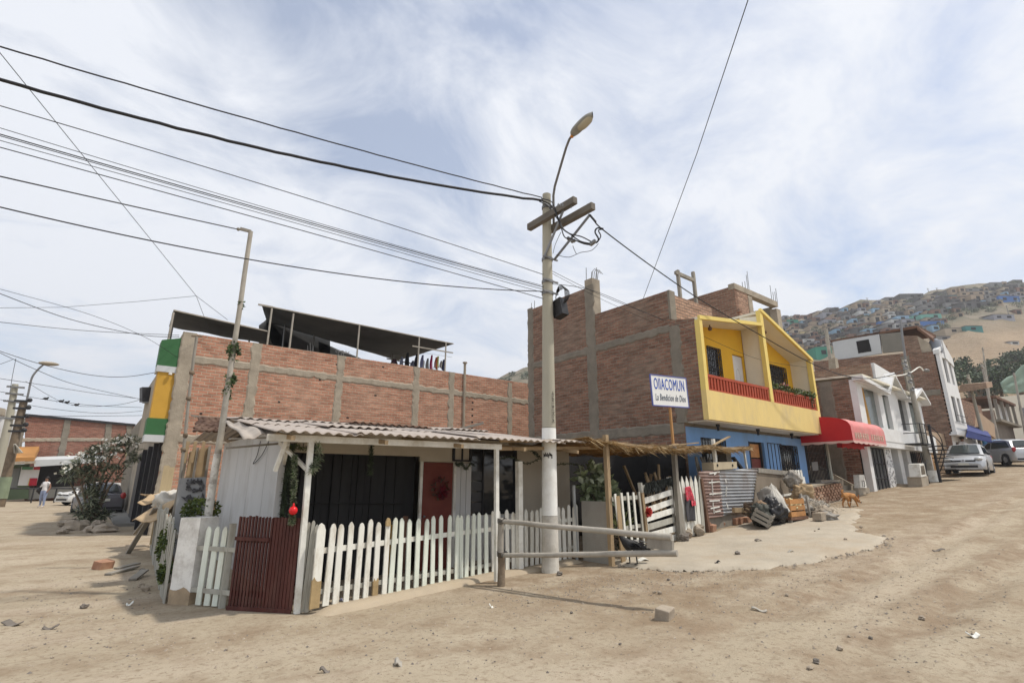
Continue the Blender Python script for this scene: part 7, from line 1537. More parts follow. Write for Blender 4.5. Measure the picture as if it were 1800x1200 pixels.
bg_ = thing('shoulder_bag', 'dark bag carried at the side of the walking person', 'bag', loc_(wp, -.3, 0, .8)); MB().sph(loc_(wp, -.29, 0, .98), (.15, .13, .2), 12, 9, 0, .25, 5).build('bag', m_blackp, bg_); MB().tube([loc_(wp, -.27, -.02, 1.1), loc_(wp, -.2, -.13, 1.3), loc_(wp, -.12, -.02, 1.47), loc_(wp, -.2, .12, 1.3), loc_(wp, -.28, .05, 1.1)], .015, 5).build('strap', m_black, bg_)
p2_ = ony(1697, 783, 8.1); sp_p = Vector((38.6, 7.9, gz(38.6, 7.9))); sp_p = ony(1697, 800, 7.9); sp_p.z = gz(sp_p.x, sp_p.y)
P2 = [(a * .95, b, c * .98) + tuple(r) for a, b, c, *r in P]
pe = thing('person', 'person in a white shirt standing behind the silver hatchback, seen from the shoulders up', 'person', sp_p)
mb = figure(sp_p, P2, Eg, 1.12, 0); paint(mb, lambda c: (lambda z, x: 0 if z > 1.62 else 1 if z > 1.0 else 2)(c.z - sp_p.z, 0)).build('body', [m_skin, m_shirt, m_jean], pe)
MB().sph(loc_(sp_p, 0, .0, 1.83), (.12, .12, .11), 12, 9, 0, .1, 2).build('hair', m_hair, pe)

# ================================================================== LEFT STREET
ob = thing('flowering_oleander', 'spreading oleander bush with clusters of white flowers at the left roadside', 'bush', (.3, 25.4, .1))
def PB_(a, b, y=25.4): return ony(a, b, y)
bt = MB(); b0_ = Vector((.35, 25.4, 0.0))
ends = [(118, 835), (140, 812), (160, 800), (185, 785), (208, 775), (232, 778), (240, 800), (150, 850), (215, 830), (190, 830)]
for a, b in ends:
    e = PB_(a, b); bt.tube([b0_ + Vector((random.uniform(-.1, .1), 0, 0)), b0_.lerp(e, .45) + Vector((-.12, random.uniform(-.2, .2), .25)), e], [.06, .035, .01], 6)
bt.build('trunk', m_bark, ob)
om = MB()
for a, b, rx, rz, n_ in ((120, 836, .26, .2, 130), (133, 822, .28, .2, 140), (148, 812, .28, .2, 150), (163, 800, .28, .22, 160), (180, 792, .28, .22, 160), (198, 783, .28, .22, 160), (215, 776, .26, .2, 150), (232, 780, .22, .22, 130), (240, 798, .18, .2, 80), (222, 800, .26, .2, 110), (150, 836, .28, .2, 120), (170, 822, .3, .25, 150), (190, 815, .3, .22, 130), (208, 815, .26, .2, 90), (200, 838, .2, .16, 60), (160, 852, .24, .28, 170), (172, 850, .2, .25, 120), (155, 875, .2, .28, 170), (168, 880, .22, .25, 150), (148, 900, .24, .2, 150), (165, 905, .28, .22, 200), (182, 908, .22, .18, 140), (140, 915, .18, .12, 70), (156, 918, .3, .12, 120)):
    crown(om, PB_(a, b) + Vector((0, random.uniform(-.3, .3), 0)), (rx, .4, rz), n_, .24, .04, (0, 0, 1), out=.8, shell=.15, clump=6)
om.build('foliage', [m_leafg, m_leafd], ob)
of_ = MB()
for a, b, n_ in ((137, 802, 20), (146, 797, 18), (168, 790, 14), (178, 787, 14), (188, 775, 16), (197, 778, 12), (214, 772, 20), (226, 774, 22), (238, 778, 18), (128, 820, 10), (118, 818, 12), (113, 832, 8), (192, 803, 20), (205, 790, 8), (158, 810, 7), (231, 768, 14), (170, 812, 6), (222, 790, 8), (150, 800, 12)):
    c = PB_(a, b, 24.75)
    for k in range(int(n_ * .6)): of_.leaf(c + Vector((random.gauss(0, .13), random.gauss(0, .15), random.gauss(0, .06))), (random.gauss(0, 1), -.6 + random.gauss(0, .6), random.gauss(.3, .8)), .12, .10)
of_.build('flowers', m_flower, ob)
for i, (a, b, sx, sz, lab) in enumerate(((135, 932, .55, .24, 'large flat boulder at the foot of the oleander'), (120, 926, .4, .2, 'boulder left of the flat one under the oleander'), (158, 936, .28, .17, 'middle stone in the ring under the oleander'), (182, 936, .5, .2, 'long boulder right in the ring under the oleander'), (172, 928, .3, .2, 'stone behind the ring under the oleander'), (108, 938, .22, .1, 'small stone at the left of the oleander ring'))):
    p = ong(a, b); stone((p.x, p.y + .3, gz(p.x, p.y) + sz * .5), (sx * .72, .3, sz * .8), 40 + i, m_stone, 'boulder', lab, 'stone', 'stones round the oleander')
# far brick block with shop front
FY = 55.0
def fy(a, b, y=FY): return ony(a, b, y)
fb_ = thing('brick_building', 'long far two-storey brick building above a shop front at the left', 'building', fy(140, 860))
q = [fy(45, 878), fy(240, 866), fy(236, 745), fy(44, 728)]; q[0].z = q[1].z = 0
MB().prism(q, (0, 8, 0)).build('wall', brick('far_red_brick', (.30, .13, .09), (.25, .105, .075), (.27, .19, .15), 'x', samt=.5, stain=(.26, .18, .14)), fb_)
for (a0, b0, a1, b1) in ((120, 737, 105, 810), (38, 735, 30, 800), (192, 742, 186, 800), (228, 746, 226, 800)):
    mb = MB(); rough_strip(mb, fy(a1, b1), fy(a0, b0), .40, .06, (0, -1, 0), (1, 0, 0), a0); mb.build('column', m_concd, fb_)
mb = MB(); rough_strip(mb, fy(35, 773), fy(240, 772), .24, .05, (0, -1, 0), (0, 0, 1), 91); mb.build('floor_beam', m_conc, fb_)
mb = MB(); mb.beam(fy(44, 729), fy(238, 747), .3, .18); mb.build('roof_edge', m_iron, fb_)
y2 = 53.6
MB().prism([ony(a, b, y2 - 1.2) for a, b in ((-20, 812), (60, 810), (60, 803), (-20, 806))], (0, 2.4, .9)).build('shop_roof', M('orange_brown_sheet', (.36, .18, .06), .9, .2, .8, .1), fb_)
MB().prism([ony(a, b, y2 - 1.2) for a, b in ((-20, 818), (62, 814), (62, 810), (-20, 813))], (0, .1, 0)).build('pale_eave', m_conc, fb_)
MB().prism([ony(a, b, y2 - 1) for a, b in ((60, 820), (180, 812), (180, 804), (60, 808))], (0, 2, .3)).build('white_eave', m_gw, fb_)
def slab2(nm, pts, y, mt, th=.1): MB().prism([ony(a, b, y) for a, b in pts], (0, th, 0)).build(nm, mt, fb_)
slab2('green_shop_wall', ((-20, 880), (50, 876), (52, 815), (-20, 818)), y2, M('dull_green_paint', (.10, .14, .085), .85, .15, .6, .1), .3)
slab2('grey_shutter', ((12, 858), (30, 856), (36, 822), (16, 824)), y2 - .05, M('ribbed_shutter', (.17, .18, .17), .7, .15, 4, .1, stretch=(8, 1, .1)))
slab2('dark_opening', ((60, 858), (130, 855), (130, 812), (64, 814)), y2 + .3, m_dark)
slab2('low_shop_wall', ((48, 878), (180, 868), (180, 852), (50, 858)), y2 + .2, M('grey_render', (.27, .27, .25), .9, .12, .8, .1), .3)
bd_ = thing('price_board', 'white notice board with green and red bands hung on the far shop front', 'sign', ony(52, 855, y2 - .3))
sb = lambda nm, pts, mt, d: MB().prism([ony(a, b, y2 - .2 - d) for a, b in pts], (0, .05, 0)).build(nm, mt, bd_)
sb('board', ((31, 853), (64, 853), (71, 820), (38, 820)), m_whiteb, 0); sb('green_band', ((38, 825), (57.5, 825), (58, 820), (39, 820)), M('green_band', (.08, .2, .11), .7, .2, 5, 0), .07); sb('red_band', ((59, 825), (70, 825), (71, 820), (59.5, 820)), M('red_band', (.42, .04, .05), .7, .15, 5, 0), .07); sb('red_box', ((50, 853), (64, 853), (66, 840), (53, 840)), M('crimson_panel', (.40, .02, .04), .7, .15, 5, 0), .09); sb('yellow_edge', ((48.5, 853), (50, 853), (53, 840), (52, 840)), M('yellow_edge', (.5, .36, .08), .7, .1, 5, 0), .08)
gr_ = thing('pipe_rail', 'thin grey pipe railing before the far shop front', 'railing', ony(70, 866, 50)); MB().tube([ony(10, 858, 50), ony(140, 858, 50)], .05, 6).build('rail', m_iron, gr_)
for a in (14, 60, 100, 135): p = ony(a, 858, 50); MB().tube([p, (p.x, p.y, gz(p.x, 50))], .045, 6).build('upright', m_iron, gr_)
def simple_pole(name, label, b, ts, r0, r1, mat, y, extra=None):
    b_ = ony(b[0], b[1], y); t = thing(name, label, 'pole', b_); t_ = ony(ts[0], ts[1], y); MB().tube([(b_.x, y, gz(b_.x, y) - .1), b_.lerp(t_, .5), t_], [r0, (r0 + r1) / 2, r1], 10).build('shaft', mat, t); return t, b_, t_
t, b_, t_ = simple_pole('street_lamp', 'leaning dark pole with a curved bracket lamp at the far left', (2, 876), (42, 705), .26, .19, m_bark, 44)
MB().tube([ony(a, b, 44) for a, b in smooth([(45, 712), (50, 690), (56, 664), (66, 650), (76, 641)])], .06, 6).build('lamp_arm', m_steel, t)
c = ony(86, 639, 44); MB().sph(c, (.52, .25, .13), 12, 8).build('lamp_head', m_conc, t)
MB().tube([ony(2, 876, 44), ony(11, 838, 44)], .285, 10).build('green_foot', M('pale_green_paint', (.22, .27, .18), .85, .2, 2, .1), t)
mb = MB()
for a, b in ((40, 705), (38, 718), (35, 733), (33, 748), (30, 758)): c = ony(a, b, 43.8); mb.beam(c + Vector((-.4, 0, 0)), c + Vector((.4, 0, .04)), .1, .12).sph(c + Vector((.3, 0, .1)), .14, 6, 5)
mb.build('fittings', m_iron, t)
t, b_, t_ = simple_pole('utility_pole', 'pale leaning pole with insulators behind the leaning lamp pole at the far left', (5, 800), (27, 675), .26, .17, m_concp, 48)
mb = MB()
for a, b in ((26, 680), (24, 692), (20, 705), (14, 735)): c = ony(a, b, 47.8); mb.beam(c + Vector((-.4, 0, 0)), c + Vector((.5, 0, 0)), .1, .12)
mb.build('fittings', m_steel, t)
wb = thing('white_building', 'small white-walled building at the left edge behind the poles', 'building', ony(15, 800, 60)); MB().prism([ony(a, b, 60) for a, b in ((-40, 815), (24, 812), (30, 722), (-40, 716))], (0, 6, 0)).build('wall', m_facade, wb)
MB().prism([ony(a, b, 59.5) for a, b in ((-40, 722), (8, 730), (9, 718), (-40, 708))], (0, 3, 0)).build('roof', m_conc, wb); MB().prism([ony(a, b, 58) for a, b in ((-40, 800), (14, 800), (10, 772), (-40, 760))], (0, .1, 0)).build('grey_panel', m_steel, wb)
o = solo(MB().grid(lambda u, v: ony(24 + 14 * u * (.3 + v), 780 + 16 * v, 43.5) + Vector((0, .3 * sin(u * 5), 0)), 8, 8), 'hanging_cloth', m_sack, 'torn white cloth hanging on the leaning lamp pole at the far left', 'cloth'); o.modifiers.new('thick', 'SOLIDIFY').thickness = .02
# things beyond the parked saloon
tr_ = thing('slatted_truck_bed', 'white slatted truck bed standing on the walk beyond the grey saloon', 'truck', ony(240, 870, 41))
mb = MB()
for k in range(6): mb.prism([ony(a, b, 41) for a, b in ((222, 833 + k * 5.2), (256, 832 + k * 5.2), (256, 835 + k * 5.2), (222, 836.2 + k * 5.2))], (0, .08, 0))
for a in (224, 238, 254): mb.beam(ony(a, 829, 40.95), ony(a - 1, 866, 40.95), .14, .05)
mb.build('slats', m_white, tr_); MB().prism([ony(a, b, 41.1) for a, b in ((222, 862), (256, 862), (256, 832), (222, 832))], (0, 3, 0)).build('bed', m_iron, tr_)
MB().prism([ony(a, b, 41) for a, b in ((228, 869), (252, 868), (252, 864), (228, 864))], (0, .2, 0)).build('bumper', m_conc, tr_)
for a in (228, 250): c = ony(a, 866, 41.6); MB().tube([c, c + Vector((.25, 0, 0))], .4, 12).build('wheel', m_tyre, tr_)
solo(MB().prism([ony(a, b, 44) for a, b in ((234, 826), (247, 826), (250, 818), (240, 820))], (0, .4, 0)), 'red_tarp', m_red, 'small red tarpaulin above the white truck bed', 'tarp')
ks = thing('yellow_awning', 'pale yellow awning over a brown stall beyond the saloon', 'awning', ony(238, 826, 50)); MB().prism([ony(a, b, 50) for a, b in ((222, 811), (258, 808), (252, 799), (222, 798))], (0, 1.5, .2)).build('canopy', M('pale_yellow_canvas', (.55, .52, .24), .8, .08, 2, .05), ks); MB().prism([ony(a, b, 51) for a, b in ((222, 850), (264, 850), (264, 806), (222, 808))], (0, .2, 0)).build('stall_wall', m_tan, ks)
ba = thing('dark_awning', 'dark corrugated awning jutting out beyond the green and yellow balcony', 'awning', ony(259, 694, 31)); MB().prism([ony(a, b, 31) for a, b in ((250, 707), (270, 707), (271, 680), (250, 680))], (0, 2.5, .3)).build('sheet', m_iron, ba); MB().beam(ony(250, 707, 30.95), ony(270, 707, 30.95), .08, .08).build('edge_bar', m_steel, ba)
fw = thing('grey_building', 'shadowed grey building beyond the green balcony along the left street', 'building', (1.75, 30, .2)); MB().box(1.75, 9, 29.5, 44, 0, 5.0).build('wall', m_concd, fw)
solo(MB().prism([ony(a, b, 62) for a, b in ((190, 830), (262, 830), (262, 775), (190, 790))], (0, 5, 0)), 'far_house', m_conc, 'pale far house seen between the oleander and the balcony', 'house')

# ================================================================== RIGHT STREET, FAR END
def poleR(label, bx, by, tx, ty, x, r0, r1, mat=m_dustw, foot=None):
    b_ = onx(bx, by, x); b_.z = min(b_.z, gz(b_.x, b_.y)); t = thing('utility_pole', label, 'utility pole', b_); t_ = onx(tx, ty, b_.x)
    MB().tube([b_ - Vector((0, 0, .2)), b_.lerp(t_, .5), t_], [r0 * .5, (r0 + r1) * .25, r1 * .5], 10).build('shaft', mat, t)
    if foot: MB().tube([b_, b_.lerp(t_, foot[0])], [r0 * .5 + .015, r0 * .5 + .008], 10).build('painted_foot', foot[1], t)
    MB().beam(t_ + Vector((-.5, 0, -.3)), t_ + Vector((.5, 0, -.3)), .1, .12).build('crossarm', m_greyw, t); return t
poleR('pale pole with a sky-blue foot behind the parked cars', 1738, 806, 1701, 658, 47, .25, .17, m_concp, (.30, M('aqua_paint', (.13, .36, .5), .8, .1, 2, .05)))
poleR('thin dark pole beyond the blue awning', 1757, 790, 1726, 640, 58, .26, .18)
poleR('thin pole at the right edge against the dark trees', 1802, 770, 1782, 655, 66, .22, .16)
poleR('pole low on the sandy slope above the trees', 1738, 730, 1727, 610, 88, .22, .16)
rp = thing('roof_mast', 'pale pole standing on the roof edge left of the white hut', 'pole', onx(1460, 632, 30.5)); MB().tube([onx(1461, 645, 30.5), onx(1452, 578, 30.5)], .09, 8).build('shaft', m_dustw, rp); MB().prism([onx(a, b, 30.4) for a, b in ((1457, 651), (1470, 648), (1467, 628), (1456, 632))], (.4, 0, 0)).build('chimney', m_conc, rp)
# next houses up the street
def hs(name, label, x0, x1, y0, y1, z0, z1, mat): 
    t = thing(name, label, 'house', ((x0 + x1) / 2, y0, z0)); MB().box(x0, x1, y0, y1, z0, z1).build('wall', mat, t); return t
b1 = hs('brick_house', 'low brown brick house with a tiled porch behind the blue-footed pole', 46, 56, 9.4, 16, 2.4, 7.6, bk_yR)
q = lambda a, b, x: onx(a, b, x)
MB().prism([ony(a, b, 8.3) for a, b in ((1722, 725), (1748, 745), (1750, 770), (1720, 750))], (0, .2, 0)).build('parapet', M('tan_parapet', (.36, .26, .18), .9, .1, 1, .1), b1)
MB().prism([onx(a, b, 45.9) for a, b in ((1685, 690), (1735, 682), (1733, 672), (1688, 676))], (2, 0, .3)).build('tiled_roof', M('tan_tiles', (.34, .24, .17), .9, .25, 6, .4, 6), b1)
MB().box(47, 54, 9.30, 9.4, 3.0, 5.1).build('shop_front', m_dark, b1)
for x in (47.2, 50, 52.5): MB().box(x, x + .35, 9.1, 9.3, 2.5, 5.2).build('shop_pillar', m_facade, b1)
ba_ = thing('blue_awning', 'dark blue canvas awning over the shop beyond the three-storey house', 'awning', ony(1722, 770, 7.6)); MB().prism([ony(a, b, 7.3) for a, b in ((1700, 768), (1744, 778), (1742, 768), (1702, 756))], (0, .06, 0)).build('valance', M('navy_canvas', (.02, .035, .16), .7, .1, 2, 0), ba_)
v0, v1, v2, v3 = ony(1700, 758, 7.3), ony(1743, 769, 7.3), ony(1735, 757, 8.6), ony(1700, 747, 8.6); MB().prism([v0, v1, v2, v3], (0, 0, .05)).build('canopy', bpy.data.materials['navy_canvas'], ba_)
def umbrella(label, c, r, h, mat):
    t = thing('market_umbrella', label, 'umbrella', (c.x, c.y, gz(c.x, c.y))); mb = MB(); n = 8
    mb.grid(lambda u, v: c + Vector((r * v * cos(2 * pi * u) * (1 - .04 * abs(sin(4 * 2 * pi * u))), r * v * sin(2 * pi * u) * (1 - .04 * abs(sin(8 * pi * u))), .35 * r * (1 - v ** 1.7))), 32, 8, sm=False); mb.build('canopy', mat, t)
    MB().tube([(c.x, c.y, gz(c.x, c.y)), (c.x, c.y, c.z + .35 * r)], .03, 6).build('pole', m_steel, t)
umbrella('sky-blue market umbrella behind the silver cars', ony(1757, 781, 7.3), .95, 2, M('sky_blue_canvas', (.16, .33, .62), .8, .08, 2, 0))
umbrella('dark red market umbrella at the right edge of the photo', ony(1797, 779, 7.5), .95, 2, M('dark_red_canvas', (.36, .05, .06), .8, .08, 2, 0))
b2 = hs('porch_house', 'far house with an upper porch on thin columns right of the leaning dark pole', 60, 68, 9.5, 16, 3.8, 6.6, M('grey_brown_render', (.2, .175, .15), .9, .15, 1, .1))
MB().box(59.5, 68.3, 8.9, 16, 6.6, 6.8).build('slab', m_concd, b2)
MB().box(59.5, 68, 8.9, 16, 8.6, 8.8).build('slab', m_rust, b2)
for x in (60, 62.5, 65, 67.5): MB().box(x, x + .2, 9.0, 9.2, 6.8, 8.6).build('column', m_greyw, b2)
MB().box(64, 67.9, 9.6, 9.7, 6.8, 8.55).build('white_wall', m_facade, b2)
b3 = hs('long_white_house', 'long low whitish house with square windows below the dark trees', 84, 86, -2, 22, 5, 11.5, m_cream)
for k, y in enumerate((1, 5, 9, 13, 17)): MB().box(83.93, 84.0, y, y + 1.8, 8.2, 10).build('window', m_rust if k % 2 else m_moss if False else m_steel, b3)
b4 = hs('red_house', 'dark red low house at the right edge under the green bush', 70, 76, 4, 9, 4.5, 7.2, M('dull_red_paint', (.3, .06, .045), .85, .1, 1, .05))
b5 = hs('grey_house', 'grey street house between the porch house and the cars', 52, 59, 9.2, 15, 3, 5.6, m_concd)
def tree(name, label, base, h, cr, n, ln, mats, group=None, cl=None):
    t = thing(name, label, 'tree', base, group); b = Vector(base); tb = MB()
    tb.tube([b - Vector((0, 0, .5)), b + Vector((.1, 0, h * .35)), b + Vector((0, .2, h * .75))], [.05 * h, .035 * h, .012 * h], 7)
    for k in range(5): a = k * 1.3; tb.tube([b + Vector((.05, 0, h * .35)), b + Vector((cr * .6 * cos(a), cr * .6 * sin(a), h * .7))], [.022 * h, .008 * h], 5)
    tb.build('trunk', m_bark, t); mb = MB()
    for k in range(cl or 7):
        a = random.random() * 6.28; rr = cr * .62 * random.random() ** .5; c = b + Vector((rr * cos(a), rr * sin(a), h * random.uniform(.5, .88))); crown(mb, c, (cr * .5, cr * .5, h * .2), n // (cl or 7), ln, ln * .7, (0, 0, 1), shell=.3, clump=7)
    mb.build('crown', mats, t); return t
for (a, b, D_, h, cr, lab) in ((1722, 690, 84, 9, 6.5, 'large dark green tree on the slope foot above the white house'), (1700, 668, 92, 8, 5, 'dark tree left in the clump above the white house'), (1760, 690, 88, 8, 5.5, 'dark tree right in the clump behind the green netting'), (1795, 690, 82, 9, 5.5, 'dark tree at the right edge of the clump'), (1742, 665, 98, 7, 5, 'round dark tree at the top of the clump'), (1795, 640, 112, 6, 5, 'dark tree high on the slope at the right edge')):
    d = ray(a, b); f = d.dot(FH); p = CAM + d * (D_ / f); tree('dark_tree', lab, (p.x, p.y, p.z - h * .35), h * .9, cr * .8, 1700, .5, [m_leafd, m_leaf], 'dark trees at the slope foot', 6)
tree('roadside_tree', 'bright green bush beside the red house at the right edge', (68.5, 5.5, 4.3), 4.6, 2.2, 1500, .32, [m_leaf, m_moss]); 
p0 = [CAM + ray(a, b) * (76 / ray(a, b).dot(FH)) for a, b in ((1758, 672), (1803, 640), (1805, 690), (1765, 693))]
nt_ = solo(MB().grid(lambda u, v: p0[0].lerp(p0[1], u).lerp(p0[3].lerp(p0[2], u), v) + Vector((.5 * noise.noise(Vector((u * 4, v * 4, 1))), 0, .4 * noise.noise(Vector((u * 3, v * 3, 6))))), 12, 10), 'green_netting', M('pale_green_net', (.22, .30, .24), .9, .12, .8, .1), 'pale green shade netting draped before the dark trees', 'netting'); nt_.modifiers.new('thick', 'SOLIDIFY').thickness = .05
for i, (x, y, h) in enumerate(((39.5, 8.3, 1.6), (53, 7.5, 1.5))): pass

# ================================================================== HILLSIDE TOWN
hcols = {'white': (.52, .52, .5), 'beige': (.42, .35, .26), 'brick': (.24, .145, .105), 'grey': (.24, .235, .225), 'dark grey': (.12, .115, .11), 'green': (.06, .26, .18), 'turquoise': (.17, .40, .33), 'blue': (.07, .17, .42), 'light blue': (.27, .42, .55), 'teal': (.06, .22, .21), 'pink': (.40, .26, .20), 'tan': (.38, .29, .2), 'lavender': (.30, .30, .33), 'yellowish': (.48, .40, .23)}
hm_c = {k: M('town_' + k.replace(' ', '_'), v, .9, .12, .3, .05, 5) for k, v in hcols.items()}
m_roofd = M('town_roof', (.16, .145, .13), .9, .2, .3, .1, 5)
hl_n = {}
def hhouse(px, py, w_, h_, col, extra='', flat=False, roof=m_roofd):
    t, D_, p = onhill(px, py); W_ = w_ * D_ / 945 * 1.0; Hh = h_ * D_ / 945 * 1.0; dpt = random.uniform(4, 7)
    mb = MB(); x0 = p + RH * (-W_ / 2); sl_ = .0
    def C(a, b, c): return p + RH * a + FH * b + Vector((0, 0, c))
    rs_ = random.choice((0, 0, .5, -.3)); tilt = .03 * W_ * random.choice((1, 1, -1, 0, 3))  # rows climb to the right with the slope
    pts = [C(-W_ / 2, 0, -2.5), C(W_ / 2, 0, -2.5), C(W_ / 2, 0, Hh + tilt * .6), C(-W_ / 2, 0, Hh)]
    mb.prism(pts, FH * dpt, 0)
    rp_ = [C(-W_ / 2 - .1, -.1, Hh + .02), C(W_ / 2 + .1, -.1, Hh + tilt * .6 + .02), C(W_ / 2 + .1, dpt + .1, Hh + tilt * .6 + .02 + rs_), C(-W_ / 2 - .1, dpt + .1, Hh + .02 + rs_)]; mb.prism(rp_, (0, 0, .14), 1)
    nwin = max(1, int(W_ / 3.2))
    for k in range(nwin):
        if random.random() < .25 and nwin > 1: continue
        a = -W_ / 2 + (k + .5) * W_ / nwin + random.uniform(-.3, .3); ww = min(.7, W_ / nwin * .3); zb = tilt * .6 * (a / W_ + .5) + Hh * .35; zt_ = zb + min(1.2, Hh * .4)
        if random.random() < .3: zb = tilt * .6 * (a / W_ + .5) - .2
        mb.prism([C(a - ww, -.06, zb), C(a + ww, -.06, zb), C(a + ww, -.06, zt_), C(a - ww, -.06, zt_)], FH * .12, 2)
    size = 'tiny' if w_ < 9 else 'small' if w_ < 16 else 'long' if w_ > 26 else 'mid-sized'
    col = col; band = 'on the crest' if py < 545 - (px - 1400) * .06 else 'low on the slope' if py > 580 - (px - 1400) * .05 else 'halfway up the slope'
    zone = 'left of the white hut' if px < 1462 else 'above the white hut' if px < 1560 else 'above the three-storey house' if px < 1660 else 'at the right of the hill'
    lb_ = f'{size} {col} house{extra} {band}, {zone}'
    if len(lb_.split()) > 16: lb_ = f'{size} {col} house{extra}, {zone}'
    return solo(mb, 'hillside_house', [hm_c[col], roof, m_dark], lb_ if True else f'{size} {col} house{extra} {band}, {zone}', 'house', 'houses on the hillside')
fixed = [(1450, 630, 30, 22, 'green', ' with a big wall'), (1422, 606, 24, 11, 'white', ' with two windows'), (1413, 596, 26, 9, 'dark grey'), (1420, 588, 28, 6, 'yellowish'), (1394, 570, 22, 9, 'green'), (1413, 569, 9, 6, 'light blue'), (1461, 552, 12, 12, 'grey', ' like a cube'), (1480, 549, 8, 7, 'beige'), (1466, 566, 28, 8, 'pink'), (1428, 553, 7, 7, 'dark grey', ' like a tower'), (1525, 537, 9, 8, 'grey'), (1546, 535, 7, 7, 'lavender'), (1572, 530, 32, 8, 'grey'), (1556, 541, 44, 6, 'beige', ' like a terrace'), (1555, 571, 20, 7, 'blue'), (1577, 570, 20, 10, 'white'), (1530, 575, 26, 8, 'brick'), (1604, 526, 46, 10, 'dark grey'), (1641, 527, 20, 9, 'beige'), (1643, 538, 14, 9, 'grey'), (1664, 527, 15, 9, 'dark grey'), (1678, 525, 12, 7, 'teal'), (1710, 521, 48, 8, 'tan', ' like a retaining wall'), (1676, 542, 28, 11, 'grey'), (1722, 541, 60, 12, 'dark grey', ' in a long row'), (1706, 536, 18, 6, 'lavender'), (1776, 531, 40, 13, 'blue', ' (largest blue)'), (1638, 562, 40, 10, 'turquoise'), (1609, 562, 10, 8, 'turquoise'), (1645, 549, 24, 6, 'turquoise', ' behind a bigger one'), (1640, 573, 46, 9, 'blue'), (1641, 577, 17, 6, 'white'), (1714, 583, 32, 11, 'teal'), (1678, 588, 34, 11, 'beige'), (1766, 562, 40, 10, 'lavender', ' alone in sand'), (1792, 552, 12, 8, 'brick'), (1785, 606, 16, 6, 'white', ' like a low slab'), (1612, 582, 26, 9, 'dark grey'), (1660, 568, 14, 8, 'brick'), (1690, 556, 12, 7, 'tan'), (1660, 598, 26, 7, 'grey'), (1716, 512, 36, 5, 'grey'), (1752, 512, 30, 7, 'dark grey'), (1786, 505, 26, 8, 'grey')]
random.seed(5)
for f in fixed: hhouse(*f)
cs = ['brick', 'grey', 'beige', 'dark grey', 'tan', 'white', 'grey', 'brick', 'lavender', 'beige', 'tan', 'dark grey', 'light blue']
used = [(f[0], f[1], f[2]) for f in fixed]
tries = 0; made = 0
while made < 190 and tries < 9000:
    tries += 1; px = random.uniform(1376, 1800) if random.random() < .72 else random.uniform(1660, 1800); cy_ = 563 - (px - 1376) * .155; py = cy_ + (random.uniform(0, 62) if px < 1655 else random.uniform(0, 34)); w_ = random.choice((8, 10, 12, 14, 18, 24))
    if any(abs(px - a) < (w_ + c) * .42 and abs(py - b) < 5.0 for a, b, c in used): continue
    used.append((px, py, w_)); hhouse(px, py, w_, random.uniform(7.5, 13), random.choice(cs)); made += 1
for k in range(60):
    px = random.uniform(1378, 1800); cy_ = 562 - (px - 1376) * .155; py = cy_ + (random.uniform(0, 62) if px < 1660 else random.choice((random.uniform(0, 8), random.uniform(20, 50)))); t, D_, p = onhill(px, py); s = random.uniform(.8, 1.9)
    mb = MB(); crown(mb, p + Vector((0, 0, s * .5)), (s * 1.3, s * 1.3, s * .8), 240, .42, .3, (0, 1, 1), shell=.3, clump=8); mb.tube([p - Vector((0, 0, .5)), p + Vector((0, 0, s * .6))], .12, 5, 2)
    solo(mb, 'hillside_shrub', [m_leafd, m_leafg, m_bark], 'dusty green shrub growing between the houses on the hillside', 'shrub', 'shrubs on the hillside')
for k in range(16):
    px = random.uniform(848, 932); py = 640 + random.uniform(2, 36) + abs(px - 890) * .08; t, D_, p = onhill(px, py); s = random.uniform(.9, 1.7)
    mb = MB(); crown(mb, p + Vector((0, 0, s * .4)), (s * 1.4, s * 1.4, s * .8), 200, .5, .4, (0, 0, 1), shell=.3, clump=8); mb.tube([p - Vector((0, 0, .5)), p + Vector((0, 0, s * .5))], .1, 5, 2)
    solo(mb, 'hillside_shrub', [m_leafd, m_leafg, m_bark], 'dark shrub on the pale slope between the two brick houses', 'shrub', 'shrubs seen between the brick houses')
for i, (a, b, h) in enumerate(((1428, 553, 9), (1622, 514, 9), (1632, 513, 7), (1648, 513, 8), (1525, 530, 7), (1775, 560, 26), (1700, 552, 22), (1600, 515, 12))):
    t, D_, p = onhill(a, b); solo(MB().tube([p, p + Vector((0, 0, h * D_ / 945))], .14, 6).beam(p + RH * -.7 + Vector((0, 0, h * D_ / 1000)), p + RH * .7 + Vector((0, 0, h * D_ / 1000)), .1, .1), 'hillside_pole', m_greyw, ['thin aerial on the dark tower house on the crest', 'thin aerial on the crest, left of three', 'thin aerial on the crest, middle of three', 'thin aerial on the crest, right of three', 'aerial on the grey crest house above the white hut', 'tall pole in the bare sand at the right of the hill', 'pole in the sand left of the tall one', 'aerial above the long dark grey crest house'][i], 'pole', 'poles on the hillside')

